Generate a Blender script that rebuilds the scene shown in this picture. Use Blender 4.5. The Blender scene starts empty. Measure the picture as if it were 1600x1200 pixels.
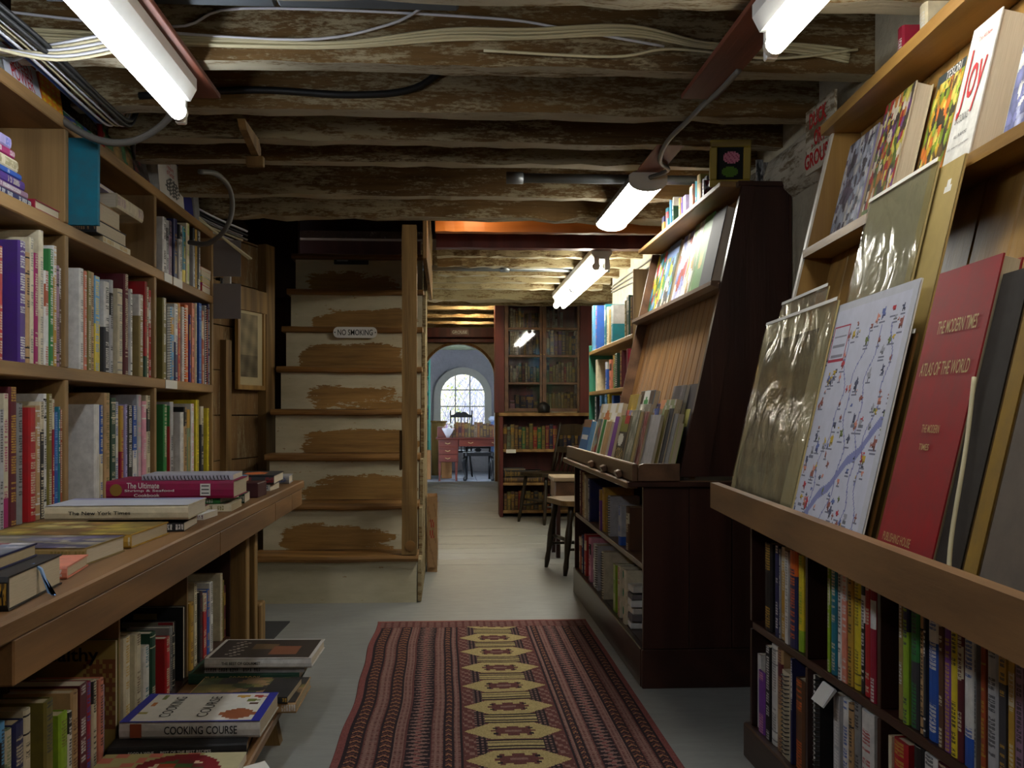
import bpy, math, random
import numpy as np
from mathutils import Matrix, Vector
random.seed(7)
rnd = random.Random(11)
scene = bpy.context.scene
COL = scene.collection
R = math.radians
# ---------------------------------------------------------------- camera
FPX, CH, HOR, YAW = 1650.0, 0.95, 645.0, math.atan(102 / 1650.0)
cam_d = bpy.data.cameras.new('camera')
cam_d.sensor_width = 36.0
cam_d.lens = 36.0 * FPX / 1600.0
cam_d.shift_y = 45.0 / 1600.0
cam_d.clip_start = 0.02
cam_d.clip_end = 200
cam = bpy.data.objects.new('camera', cam_d)
cam.location = (0, 0, CH)
cam.rotation_euler = (R(90), 0, -YAW)
COL.objects.link(cam)
scene.camera = cam
# ---------------------------------------------------------------- world, exposure
world = bpy.data.worlds.new('daylight')
scene.world = world
world.use_nodes = True
wn = world.node_tree
bg = wn.nodes['Background']
bg.inputs['Color'].default_value = (0.72, 0.84, 1.0, 1)
bg.inputs['Strength'].default_value = 3.2
sun_d = bpy.data.lights.new('sun', 'SUN')
sun_d.energy = 1.6
sun_d.angle = R(3)
sun_d.color = (1.0, 0.95, 0.86)
sun = bpy.data.objects.new('sun', sun_d)
sun.rotation_euler = (R(-42), R(18), 0)
COL.objects.link(sun)
scene.view_settings.view_transform = 'Standard'
scene.view_settings.look = 'None'
scene.view_settings.exposure = 1.38
scene.view_settings.gamma = 1.0
scene.view_settings.use_curve_mapping = False
TUBE_COOL, TUBE_WARM, BULB = 9.0, 10.0, 30.0
BULB_FILL = 120.0
DIFFUSER, TUBE_FAR = 16.0, 13.0
scene.cycles.max_bounces = 7
scene.cycles.diffuse_bounces = 4
scene.cycles.glossy_bounces = 3
scene.cycles.transmission_bounces = 6
scene.cycles.transparent_max_bounces = 8
scene.cycles.sample_clamp_indirect = 4.0
scene.cycles.caustics_reflective = False
scene.cycles.caustics_refractive = False
scene.cycles.use_denoising = True

# ---------------------------------------------------------------- picture <-> place
S_, C_ = math.sin(YAW), math.cos(YAW)
def Y_at(px, X):
    a = (px - 800) / FPX
    return X * (C_ - a * S_) / (a * C_ + S_)
def X_at(px, Y):
    a = (px - 800) / FPX
    return Y * (a * C_ + S_) / (C_ - a * S_)
def dep(X, Y):
    return X * S_ + Y * C_
def z_at(py, X, Y):
    return CH + (HOR - py) / FPX * dep(X, Y)
def Y_floor(py, px=698, z=0.0):
    Z = FPX * (CH - z) / (py - HOR)
    a = (px - 800) / FPX
    return Z * C_ - a * Z * S_
def proj(p):
    Z = dep(p[0], p[1])
    return 800 + FPX * (p[0] * C_ - p[1] * S_) / Z, HOR - FPX * (p[2] - CH) / Z

# ---------------------------------------------------------------- colours and materials
def lin(c):
    out = []
    for v in c[:3]:
        v = v / 255.0
        out.append(v / 12.92 if v <= 0.04045 else ((v + 0.055) / 1.055) ** 2.4)
    return tuple(out) + (1.0,)
PAL = dict(white=(222, 220, 214), cream=(214, 203, 172), gray=(138, 138, 136), silver=(180, 180, 182), black=(22, 22, 24),
    navy=(26, 32, 84), blue=(30, 84, 172), skyblue=(96, 164, 214), teal=(0, 112, 132), green=(44, 128, 62), darkgreen=(18, 66, 46),
    lime=(146, 184, 40), yellow=(226, 204, 44), gold=(192, 150, 54), olive=(118, 108, 44), khaki=(150, 130, 78), tan=(186, 150, 104),
    brown=(96, 62, 38), rust=(168, 76, 40), orange=(226, 108, 38), salmon=(226, 138, 112), red=(178, 28, 34), crimson=(152, 18, 50),
    maroon=(92, 20, 34), magenta=(160, 28, 98), pink=(222, 152, 172), purple=(72, 38, 126), lavender=(170, 160, 208), mauve=(150, 116, 140),
    charcoal=(54, 56, 62), sage=(128, 146, 112), violet=(118, 60, 150))
class NT:
    """small helper round a node tree"""
    def __init__(s, name):
        s.m = bpy.data.materials.new(name)
        s.m.use_nodes = True
        s.t = s.m.node_tree
        s.t.nodes.clear()
        s.o = s.t.nodes.new('ShaderNodeOutputMaterial')
        s.b = s.n('ShaderNodeBsdfPrincipled')
        s.t.links.new(s.b.outputs[0], s.o.inputs[0])
    def n(s, typ, props=None, **kw):
        nd = s.t.nodes.new(typ)
        for k, v in (props or {}).items():
            setattr(nd, k, v)
        for k, v in kw.items():
            s.set(nd, k, v)
        return nd
    def set(s, nd, k, v):
        key = int(k[1:]) if k[0] == 'i' and k[1:].isdigit() else k.replace('_', ' ')
        inp = nd.inputs[key]
        if isinstance(v, bpy.types.NodeSocket):
            s.t.links.new(v, inp)
        elif isinstance(v, bpy.types.Node):
            s.t.links.new(v.outputs[0], inp)
        else:
            inp.default_value = v
    def math(s, op, a, b=0.0, c=0.0, clamp=False):
        return s.n('ShaderNodeMath', {'operation': op, 'use_clamp': clamp}, i0=a, i1=b, i2=c).outputs[0]
    def mix(s, f, a, b, blend='MIX'):
        nd = s.n('ShaderNodeMix', {'data_type': 'RGBA', 'blend_type': blend})
        s.set(nd, 'i0', f); s.set(nd, 'i6', a); s.set(nd, 'i7', b)
        return nd.outputs[2]
    def coords(s, scale=(1, 1, 1), kind='Object', seed=True):
        tc = s.n('ShaderNodeTexCoord')
        src = tc.outputs[kind]
        if seed:
            oi = s.n('ShaderNodeObjectInfo')
            sh = s.math('MULTIPLY', oi.outputs['Random'], 37.0)
            src = s.n('ShaderNodeVectorMath', {'operation': 'ADD'}, i0=src, i1=sh).outputs[0]
        return s.n('ShaderNodeVectorMath', {'operation': 'MULTIPLY'}, i0=src, i1=scale).outputs[0]
    def noise(s, vec, scale, detail=4, rough=0.55, dist=0.0):
        return s.n('ShaderNodeTexNoise', Vector=vec, Scale=scale, Detail=detail, Roughness=rough, Distortion=dist).outputs[0]
    def ramp(s, f, stops, interp='LINEAR'):
        r = s.n('ShaderNodeValToRGB', i0=f)
        cr = r.color_ramp
        cr.interpolation = interp
        while len(cr.elements) < len(stops):
            cr.elements.new(0.5)
        for e, (p, c) in zip(cr.elements, stops):
            e.position = p
            e.color = c if len(c) == 4 else tuple(c) + (1,)
        return r.outputs[0]
    def bump(s, h, strength=0.3, dist=0.01):
        b = s.n('ShaderNodeBump', Strength=strength, Distance=dist, Height=h)
        s.set(s.b, 'Normal', b)
    def done(s, col, rough=0.6, spec=0.4, **kw):
        s.set(s.b, 'Base Color', col)
        s.set(s.b, 'Roughness', rough)
        s.set(s.b, 'Specular IOR Level', spec)
        for k, v in kw.items():
            s.set(s.b, k, v)
        return s.m

def m_plain(name, c, rough=0.55, var=0.08, spec=0.4, metal=0.0):
    t = NT(name)
    f = t.noise(t.coords((1, 1, 1)), 14, 3)
    base = lin(c)
    col = t.mix(f, tuple(v * (1 - var) for v in base[:3]) + (1,), tuple(min(1, v * (1 + var)) for v in base[:3]) + (1,))
    return t.done(col, rough, spec, Metallic=metal)
def m_wood(name, dark, light, axis='x', rough=0.55, scale=9.0, spec=0.35, knots=True, bump=0.15):
    t = NT(name)
    st = {'x': (0.12, 1, 1), 'y': (1, 0.12, 1), 'z': (1, 1, 0.12)}[axis]
    v = t.coords(st)
    warp = t.noise(v, scale * 0.8, 3, 0.6, 1.2)
    rings = t.n('ShaderNodeTexWave', {'wave_type': 'BANDS', 'bands_direction': 'DIAGONAL'}, Vector=v, Scale=scale * 0.7, Distortion=7.0, Detail=3.0, Detail_Scale=1.4).outputs['Fac']
    fine = t.noise(t.coords(tuple(a * 0.3 if a < 1 else a for a in st)), 90, 3, 0.7)
    f = t.math('ADD', t.math('MULTIPLY', warp, 0.55), t.math('ADD', t.math('MULTIPLY', rings, 0.22), t.math('MULTIPLY', fine, 0.25)))
    col = t.ramp(f, [(0.25, lin(dark)), (0.75, lin(light))])
    if knots:
        k = t.n('ShaderNodeTexVoronoi', Vector=t.coords(tuple(0.5 if a < 1 else a for a in st)), Scale=3.3).outputs['Distance']
        kf = t.ramp(k, [(0.02, (1, 1, 1)), (0.10, (0, 0, 0))])
        col = t.mix(kf, col, tuple(v * 0.45 for v in lin(dark)[:3]) + (1,))
    t.bump(fine, bump, 0.004)
    return t.done(col, rough, spec)
def m_flaky(name, wood_d, wood_l, paint, amount=0.5, axis='x', scale=5.0, rough=0.8):
    """old timber under the remains of whitewash"""
    t = NT(name)
    st = {'x': (0.28, 1, 1), 'y': (1, 0.28, 1), 'z': (1, 1, 0.28)}[axis]
    v = t.coords(st)
    grain = t.noise(t.coords(tuple(0.05 if a < 1 else a for a in st)), 60, 3, 0.7)
    wood = t.ramp(t.math('ADD', t.math('MULTIPLY', t.noise(v, 4, 4), 0.6), t.math('MULTIPLY', grain, 0.4)), [(0.3, lin(wood_d)), (0.7, lin(wood_l))])
    big = t.noise(v, scale * 0.7, 4, 0.6)
    sv = t.coords(tuple(0.16 if a < 1 else a for a in st))
    small = t.noise(sv, scale * 7.0, 6, 0.75)
    tiny = t.noise(t.coords(tuple(0.3 if a < 1 else a for a in st)), scale * 26.0, 4, 0.7)
    f = t.math('ADD', t.math('MULTIPLY', big, 0.34), t.math('ADD', t.math('MULTIPLY', small, 0.42), t.math('MULTIPLY', tiny, 0.24)))
    mask = t.ramp(f, [(0.585 - 0.2 * amount, (0, 0, 0)), (0.64 - 0.2 * amount, (1, 1, 1))])
    pc = t.mix(t.noise(v, 20, 3), lin(paint), tuple(c * 0.6 for c in lin(paint)[:3]) + (1,))
    col = t.mix(mask, wood, pc)
    t.bump(t.math('ADD', t.math('MULTIPLY', mask, 0.6), grain), 0.5, 0.006)
    return t.done(col, rough, 0.25)
def m_emit(name, c, strength):
    t = NT(name)
    t.set(t.b, 'Base Color', (0.9, 0.9, 0.9, 1))
    t.set(t.b, 'Emission Color', tuple(c) + (1,))
    t.set(t.b, 'Emission Strength', strength)
    return t.m
def m_plaster(name, c, rough=0.9, lump=14, var=0.25, bump=0.8):
    t = NT(name)
    v = t.coords()
    n1 = t.noise(v, lump, 5, 0.6)
    n2 = t.noise(v, 2.0, 3, 0.5)
    f = t.math('ADD', t.math('MULTIPLY', n1, 0.5), t.math('MULTIPLY', n2, 0.5))
    b = lin(c)[:3]
    col = t.ramp(f, [(0.3, tuple(x * (1 - var) for x in b)), (0.7, tuple(min(1, x * (1 + var)) for x in b))])
    t.bump(n1, bump, 0.02)
    return t.done(col, rough, 0.2)
def m_paintattr(name, rough=0.5, spec=0.4, bump=0.0, bscale=200, coat=0.0):
    """colour stored on the faces of the mesh (flat print)"""
    t = NT(name)
    a = t.n('ShaderNodeAttribute', {'attribute_name': 'paint'})
    v = t.coords()
    f = t.noise(v, 30, 4, 0.6)
    col = t.mix(t.math('MULTIPLY', f, 0.25), a.outputs['Color'], (0.02, 0.02, 0.02, 1))
    if bump:
        t.bump(t.noise(v, bscale, 3, 0.6), bump, 0.003)
    return t.done(col, rough, spec, Coat_Weight=coat, Coat_Roughness=0.08)
def m_cover():
    """book cloth or jacket: face colours plus rows of small lettering on the spine"""
    t = NT('book_cover')
    a = t.n('ShaderNodeAttribute', {'attribute_name': 'paint'}).outputs['Color']
    ac = t.n('ShaderNodeAttribute', {'attribute_name': 'accent'}).outputs['Color']
    uv = t.n('ShaderNodeUVMap', {'uv_map': 'UVMap'}).outputs[0]
    sep = t.n('ShaderNodeSeparateXYZ', Vector=uv)
    u, v = sep.outputs[0], sep.outputs[1]
    mask = t.n('ShaderNodeAttribute', {'attribute_name': 'lettering'}).outputs['Fac']
    rv = t.n('ShaderNodeObjectInfo').outputs['Random']
    cell = t.math('FLOOR', t.math('DIVIDE', v, 0.0068))
    wv = t.n('ShaderNodeCombineXYZ', X=cell, Y=t.math('MULTIPLY', rv, 91.7), Z=0.0)
    on = t.math('GREATER_THAN', t.n('ShaderNodeTexWhiteNoise', {'noise_dimensions': '3D'}, Vector=wv).outputs['Value'], 0.16)
    fr = t.math('FRACT', t.math('DIVIDE', v, 0.0068))
    lw = t.math('GREATER_THAN', fr, 0.28)
    word = t.math('GREATER_THAN', t.noise(t.n('ShaderNodeCombineXYZ', X=t.math('MULTIPLY', v, 14.0), Y=t.math('MULTIPLY', rv, 53.0), Z=0.0).outputs[0], 1.0, 0), 0.42)
    band = t.math('LESS_THAN', t.math('ABSOLUTE', t.math('SUBTRACT', u, 0.5)), 0.22)
    cut = t.math('GREATER_THAN', t.noise(t.n('ShaderNodeCombineXYZ', X=t.math('MULTIPLY', v, 430.0), Y=t.math('MULTIPLY', u, 5.0), Z=rv).outputs[0], 1.0, 1), 0.4)
    f = t.math('MULTIPLY', t.math('MULTIPLY', on, lw), t.math('MULTIPLY', t.math('MULTIPLY', word, band), t.math('MULTIPLY', mask, cut)))
    wear = t.noise(t.coords(), 26, 5, 0.65)
    col = t.mix(t.math('MULTIPLY', f, 0.85), a, ac)
    col = t.mix(t.ramp(wear, [(0.35, (0.32, 0.32, 0.32)), (0.7, (0, 0, 0))]), col, (0.05, 0.045, 0.04, 1))
    return t.done(col, t.math('ADD', 0.42, t.math('MULTIPLY', rv, 0.3)), 0.3)
def m_pages():
    t = NT('page_paper')
    v = t.coords((1, 0.02, 0.02), seed=False)
    lines = t.noise(v, 900, 2, 0.7)
    rv = t.n('ShaderNodeObjectInfo').outputs['Random']
    tone = t.mix(rv, lin((226, 218, 200)), lin((188, 172, 140)))
    col = t.mix(t.math('MULTIPLY', lines, 0.55), tone, lin((120, 108, 88)))
    return t.done(col, 0.85, 0.1)
MAT = {}
MAT['cover'] = m_cover()
MAT['pages'] = m_pages()
MAT['art'] = m_paintattr('printed_art', 0.55, 0.3)
MAT['artmatte'] = m_paintattr('printed_paper', 0.75, 0.2)
MAT['rug'] = m_paintattr('rug_wool', 0.95, 0.08, 0.9, 260)
MAT['pine'] = m_wood('pine_shelf', (108, 80, 46), (164, 128, 78), 'y', 0.55, 7)
MAT['pine_z'] = m_wood('pine_upright', (102, 78, 46), (158, 126, 80), 'z', 0.55, 7)
MAT['table'] = m_wood('table_wood', (90, 64, 38), (140, 102, 62), 'y', 0.5, 6)
MAT['dark'] = m_wood('dark_stained_wood', (38, 20, 16), (60, 34, 27), 'z', 0.34, 6, 0.4, False)
MAT['dark_y'] = m_wood('dark_stained_rail', (38, 21, 16), (62, 36, 28), 'y', 0.34, 6, 0.4, False)
MAT['walnut'] = m_wood('brown_stained_wood', (66, 46, 32), (112, 80, 56), 'y', 0.4, 6, 0.4, False)
MAT['plank'] = m_wood('beadboard_wood', (98, 66, 36), (150, 108, 62), 'z', 0.4, 6, 0.4, False)
MAT['ochre'] = m_wood('varnished_pine', (120, 86, 40), (172, 134, 72), 'z', 0.4, 7)
MAT['ochre_y'] = m_wood('varnished_pine_shelf', (120, 86, 40), (172, 134, 72), 'y', 0.4, 7)
MAT['redwood'] = m_wood('red_stained_wood', (70, 24, 20), (104, 38, 30), 'z', 0.45, 6, 0.4, False)
MAT['mahogany'] = m_wood('mahogany', (72, 27, 18), (112, 46, 30), 'x', 0.35, 6, 0.5, False)
MAT['redboard'] = m_wood('red_brown_board', (86, 44, 30), (120, 66, 46), 'y', 0.6, 6)
MAT['joist'] = m_flaky('old_joist', (66, 47, 24), (118, 90, 50), (164, 150, 118), 0.47)
MAT['joist_pale'] = m_flaky('whitewashed_joist', (88, 68, 40), (130, 104, 66), (172, 156, 118), 0.62)
MAT['joist_edge'] = m_flaky('whitewashed_underside', (84, 66, 40), (126, 102, 66), (182, 172, 146), 0.8)
MAT['deck'] = m_flaky('ceiling_boards', (44, 30, 18), (76, 54, 34), (120, 110, 94), 0.2, 'y')
MAT['oldboard'] = m_flaky('old_wall_board', (92, 68, 40), (146, 112, 70), (160, 140, 102), 0.34, 'z', 4)
MAT['post'] = m_wood('old_post', (88, 66, 36), (148, 116, 68), 'z', 0.7, 8, 0.3, True, 0.5)
MAT['tread'] = m_wood('worn_tread', (92, 64, 32), (152, 110, 58), 'x', 0.5, 8)
MAT['plaster'] = m_plaster('rough_plaster', (168, 160, 140))
MAT['stone'] = m_plaster('dark_stone', (78, 70, 58), 0.95, 7, 0.4, 1.0)
MAT['backwall'] = m_plaster('grey_plaster', (182, 178, 182), 0.9, 9, 0.12, 1.0)
MAT['white'] = m_plain('white_enamel', (226, 226, 222), 0.35)
MAT['offwhite'] = m_plain('off_white_paint', (206, 200, 186), 0.5)
MAT['card'] = m_plain('white_card', (222, 220, 212), 0.7)
MAT['greycard'] = m_plain('grey_card', (112, 106, 104), 0.7)
MAT['black'] = m_plain('black_paint', (16, 16, 17), 0.35)
MAT['iron'] = m_plain('dark_metal', (40, 40, 42), 0.4, 0.1, 0.5, 0.6)
MAT['steel'] = m_plain('galvanised_steel', (130, 136, 140), 0.45, 0.2, 0.5, 0.7)
MAT['ink'] = m_plain('black_ink', (14, 14, 16), 0.6)
MAT['redink'] = m_plain('red_ink', (178, 24, 30), 0.6)
MAT['whiteink'] = m_plain('white_ink', (226, 222, 216), 0.6)
MAT['goldink'] = m_plain('gold_ink', (186, 158, 104), 0.45)
MAT['greenpaint'] = m_plain('green_paint', (48, 122, 98), 0.5)
MAT['cardboard'] = m_plain('cardboard', (164, 116, 68), 0.8)

# ---------------------------------------------------------------- mesh building
class MB:
    def __init__(s):
        s.v, s.f = [], []
    def box(s, x0, x1, y0, y1, z0, z1):
        b = len(s.v)
        s.v += [(x0, y0, z0), (x1, y0, z0), (x1, y1, z0), (x0, y1, z0), (x0, y0, z1), (x1, y0, z1), (x1, y1, z1), (x0, y1, z1)]
        s.f += [tuple(b + i for i in q) for q in ((0, 3, 2, 1), (4, 5, 6, 7), (0, 1, 5, 4), (1, 2, 6, 5), (2, 3, 7, 6), (3, 0, 4, 7))]
        return s
    def cbox(s, x0, x1, y0, y1, z0, z1, c=0.004):
        """box with its edges cut off"""
        b = len(s.v)
        c = min(c, (x1 - x0) * .45, (y1 - y0) * .45, (z1 - z0) * .45)
        idx = {}
        for i, (X, sx) in enumerate(((x0, 1), (x1, -1))):
            for j, (Y, sy) in enumerate(((y0, 1), (y1, -1))):
                for k, (Z, sz) in enumerate(((z0, 1), (z1, -1))):
                    for a in range(3):
                        p = [X + sx * c, Y + sy * c, Z + sz * c]
                        p[a] = (X, Y, Z)[a]
                        idx[(i, j, k, a)] = len(s.v)
                        s.v.append(tuple(p))
        def q(*ks):
            s.f.append(tuple(idx[k] for k in ks))
        for i in (0, 1):
            o = [(i, 0, 0, 0), (i, 0, 1, 0), (i, 1, 1, 0), (i, 1, 0, 0)]
            q(*(o if i == 0 else o[::-1]))
            o = [(0, i, 0, 1), (1, i, 0, 1), (1, i, 1, 1), (0, i, 1, 1)]
            q(*(o if i == 0 else o[::-1]))
            o = [(0, 0, i, 2), (0, 1, i, 2), (1, 1, i, 2), (1, 0, i, 2)]
            q(*(o if i == 0 else o[::-1]))
        for i in (0, 1):
            for j in (0, 1):
                q((i, j, 0, 0), (i, j, 1, 0), (i, j, 1, 1), (i, j, 0, 1))
                q((i, 0, j, 0), (i, 1, j, 0), (i, 1, j, 2), (i, 0, j, 2))
                q((0, i, j, 1), (1, i, j, 1), (1, i, j, 2), (0, i, j, 2))
                for k in (0, 1):
                    q((i, j, k, 0), (i, j, k, 1), (i, j, k, 2))
        return s
    def prism(s, poly, a0, a1, axis='y'):
        """closed outline in the plane across the axis, drawn out along it (y: poly is (x,z); x: (y,z); z: (x,y))"""
        b, n = len(s.v), len(poly)
        for a in (a0, a1):
            for p, q in poly:
                s.v.append({'y': (p, a, q), 'x': (a, p, q), 'z': (p, q, a)}[axis])
        s.f.append(tuple(b + i for i in range(n)))
        s.f.append(tuple(b + n + i for i in reversed(range(n))))
        for i in range(n):
            j = (i + 1) % n
            s.f.append((b + i, b + n + i, b + n + j, b + j))
        return s
    def tube(s, pts, r, n=8, cap=True):
        pts = [Vector(p) for p in pts]
        rs = r if isinstance(r, (list, tuple)) else [r] * len(pts)
        b = len(s.v)
        up = Vector((0.13, 0.27, 1)).normalized()
        for i, p in enumerate(pts):
            d = (pts[min(i + 1, len(pts) - 1)] - pts[max(i - 1, 0)])
            d = d.normalized() if d.length > 1e-9 else Vector((0, 0, 1))
            u = d.cross(up)
            if u.length < 1e-3:
                u = d.cross(Vector((1, 0, 0)))
            u.normalize()
            w = d.cross(u).normalized()
            for k in range(n):
                a = 2 * math.pi * k / n
                s.v.append(tuple(p + (u * math.cos(a) + w * math.sin(a)) * rs[i]))
        for i in range(len(pts) - 1):
            for k in range(n):
                k2 = (k + 1) % n
                s.f.append((b + i * n + k, b + i * n + k2, b + (i + 1) * n + k2, b + (i + 1) * n + k))
        if cap:
            s.f.append(tuple(b + k for k in reversed(range(n))))
            s.f.append(tuple(b + (len(pts) - 1) * n + k for k in range(n)))
        return s
    def lathe(s, prof, c=(0, 0, 0), n=16):
        """prof: (radius, z) from bottom to top"""
        b = len(s.v)
        for r, z in prof:
            for k in range(n):
                a = 2 * math.pi * k / n
                s.v.append((c[0] + r * math.cos(a), c[1] + r * math.sin(a), c[2] + z))
        for i in range(len(prof) - 1):
            for k in range(n):
                k2 = (k + 1) % n
                s.f.append((b + i * n + k, b + i * n + k2, b + (i + 1) * n + k2, b + (i + 1) * n + k))
        s.f.append(tuple(b + k for k in reversed(range(n))))
        s.f.append(tuple(b + (len(prof) - 1) * n + k for k in range(n)))
        return s
    def mesh(s, name, smooth=False):
        me = bpy.data.meshes.new(name)
        me.from_pydata(s.v, [], s.f)
        if smooth:
            me.polygons.foreach_set('use_smooth', [True] * len(me.polygons))
        me.update()
        return me
def ob(name, mb, mat, parent=None, smooth=False, M=None):
    me = mb if isinstance(mb, bpy.types.Mesh) else mb.mesh(name, smooth)
    if mat is not None and not me.materials:
        me.materials.append(MAT[mat] if isinstance(mat, str) else mat)
    o = bpy.data.objects.new(name, me)
    COL.objects.link(o)
    if parent is not None:
        o.parent = parent
    if M is not None:
        o.matrix_local = M
    return o
def tag(o, label, cat, group=None):
    o['label'] = label
    o['category'] = cat
    if group:
        o['group'] = group
    return o
def thing(name, label, cat, M=None, group=None):
    o = bpy.data.objects.new(name, None)
    o.empty_display_size = 0.1
    COL.objects.link(o)
    if M is not None:
        o.matrix_world = M
    return tag(o, label, cat, group)
def struct(name, mb, mat, smooth=False):
    o = ob(name, mb, mat, None, smooth) if mb is not None else bpy.data.objects.new(name, None)
    if mb is None:
        COL.objects.link(o)
    o['kind'] = 'structure'
    return o
def T(x, y, z):
    return Matrix.Translation((x, y, z))
def RZ(d):
    return Matrix.Rotation(R(d), 4, 'Z')
def RY(d):
    return Matrix.Rotation(R(d), 4, 'Y')
def RX(d):
    return Matrix.Rotation(R(d), 4, 'X')
_txt = {}
def text_points(body, bold=0.0, shear=0.0):
    key = (body, bold, shear)
    if key not in _txt:
        cu = bpy.data.curves.new('lettering', 'FONT')
        cu.body = body
        cu.offset = bold
        cu.shear = shear
        cu.resolution_u = 3
        o = bpy.data.objects.new('lettering', cu)
        COL.objects.link(o)
        me = bpy.data.meshes.new_from_object(o.evaluated_get(bpy.context.evaluated_depsgraph_get()))
        vs = [tuple(v.co) for v in me.vertices]
        fs = [tuple(p.vertices) for p in me.polygons]
        bpy.data.objects.remove(o)
        bpy.data.curves.remove(cu)
        bpy.data.meshes.remove(me)
        _txt[key] = (vs, fs)
    return _txt[key]
def lettering(parent, body, centre, xd, yd, w, h, mat, bold=0.012, keep=False, name='lettering'):
    """flat print: text fitted into w x h, lying on the surface spanned by xd, yd at centre (parent's own space)"""
    vs, fs = text_points(body, bold)
    if not vs:
        return None
    xs = [v[0] for v in vs]; ys = [v[1] for v in vs]
    cx, cy, sx, sy = (min(xs) + max(xs)) / 2, (min(ys) + max(ys)) / 2, max(xs) - min(xs), max(ys) - min(ys)
    kx, ky = w / sx, h / sy
    if keep:
        kx = ky = min(kx, ky)
    c, xd, yd = Vector(centre), Vector(xd).normalized(), Vector(yd).normalized()
    mb = MB()
    mb.v = [tuple(c + xd * ((v[0] - cx) * kx) + yd * ((v[1] - cy) * ky)) for v in vs]
    mb.f = fs
    return ob(name, mb, mat, parent)
def art(parent, centre, xd, yd, w, h, nx, ny, fn, mat='art', name='cover_print'):
    """flat print: fn(u, v) gives the colour (sRGB 0-255) at u, v in 0..1"""
    c, xd, yd = Vector(centre), Vector(xd).normalized(), Vector(yd).normalized()
    mb = MB()
    for j in range(ny + 1):
        for i in range(nx + 1):
            mb.v.append(tuple(c + xd * ((i / nx - .5) * w) + yd * ((j / ny - .5) * h)))
    cols = []
    for j in range(ny):
        for i in range(nx):
            a = j * (nx + 1) + i
            mb.f.append((a, a + 1, a + nx + 2, a + nx + 1))
            cols.extend(lin(fn((i + .5) / nx, (j + .5) / ny)))
    me = mb.mesh(name)
    at = me.attributes.new('paint', 'FLOAT_COLOR', 'FACE')
    at.data.foreach_set('color', cols)
    return ob(name, me, mat, parent)
def collage(cols, seed, cells=7, top=None, bottom=None, band=None):
    """patches of colour like a photograph on a jacket"""
    r = random.Random(seed)
    pts = [(r.random(), r.random(), r.choice(cols), 0.6 + r.random()) for _ in range(cells * cells)]
    def fn(u, v):
        if top and v > 1 - top[0]:
            return top[1]
        if bottom and v < bottom[0]:
            return bottom[1]
        if band and band[0] < v < band[1]:
            return band[2]
        b, c = 9, (0, 0, 0)
        for x, y, k, wgt in pts:
            d = ((u - x) ** 2 + (v - y) ** 2) * wgt
            if d < b:
                b, c = d, k
        sh = 0.75 + 0.35 * math.exp(-b * 180)
        return tuple(min(255, q * sh) for q in c)
    return fn
# ================================================================ the setting
WL, WR = -1.45, 1.20           # long walls
ZJ, ZD = 1.90, 2.13            # underside of joists, underside of the boards above
def m_floor():
    t = NT('grey_floor_paint')
    v = t.coords(seed=False)
    n1 = t.noise(v, 1.3, 4, 0.6)
    n2 = t.noise(t.coords((0.35, 1, 1), seed=False), 26, 5, 0.7)
    f = t.math('ADD', t.math('MULTIPLY', n1, 0.6), t.math('MULTIPLY', n2, 0.4))
    col = t.ramp(f, [(0.3, lin((116, 118, 116))), (0.72, lin((150, 152, 148)))])
    worn = t.ramp(t.noise(t.coords((0.5, 1, 1), seed=False), 3.1, 5, 0.75), [(0.70, (0, 0, 0)), (0.76, (1, 1, 1))])
    col = t.mix(t.math('MULTIPLY', worn, 0.35), col, lin((128, 108, 84)))
    t.bump(n2, 0.15, 0.004)
    return t.done(col, t.math('ADD', 0.34, t.math('MULTIPLY', n1, 0.25)), 0.4)
MAT['floor'] = m_floor()
def m_tile():
    t = NT('stone_tile')
    n1 = t.noise(t.coords(), 5, 4, 0.6)
    return t.done(t.ramp(n1, [(0.3, lin((120, 126, 138))), (0.7, lin((158, 162, 170)))]), 0.4, 0.4)
MAT['tile'] = m_tile()
fl = struct('floor', MB().box(-1.8, 2.2, -2.6, 6.6, -0.12, 0.0), 'floor')
far_under = ob('subfloor', MB().box(-1.8, 2.2, 6.6, 14.62, -0.16, -0.025), 'floor', fl)
yy = 6.6
while yy < 14.6:                                    # painted boards laid across the far aisle
    w = 0.235 + rnd.random() * 0.05
    e = min(yy + w, 14.62)
    ob('plank', MB().cbox(-0.45, 1.45, yy, e - 0.004, -0.024, rnd.random() * 0.002, 0.003), 'floor', fl)
    yy += w
sub = ob('tile_bed', MB().box(-2.0, 2.4, 14.62, 20.2, -0.22, -0.165), 'stone', fl)
tm = None
for i in range(9):
    for j in range(17):
        x, y = -0.75 + i * 0.31, 14.64 + j * 0.31
        if tm is None:
            tm = MB().cbox(0, 0.304, 0, 0.304, -0.015, 0, 0.002).mesh('tile')
        o = ob('tile', tm, 'tile', fl)
        o.location = (x, y, -0.15 + rnd.random() * 0.002)
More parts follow.
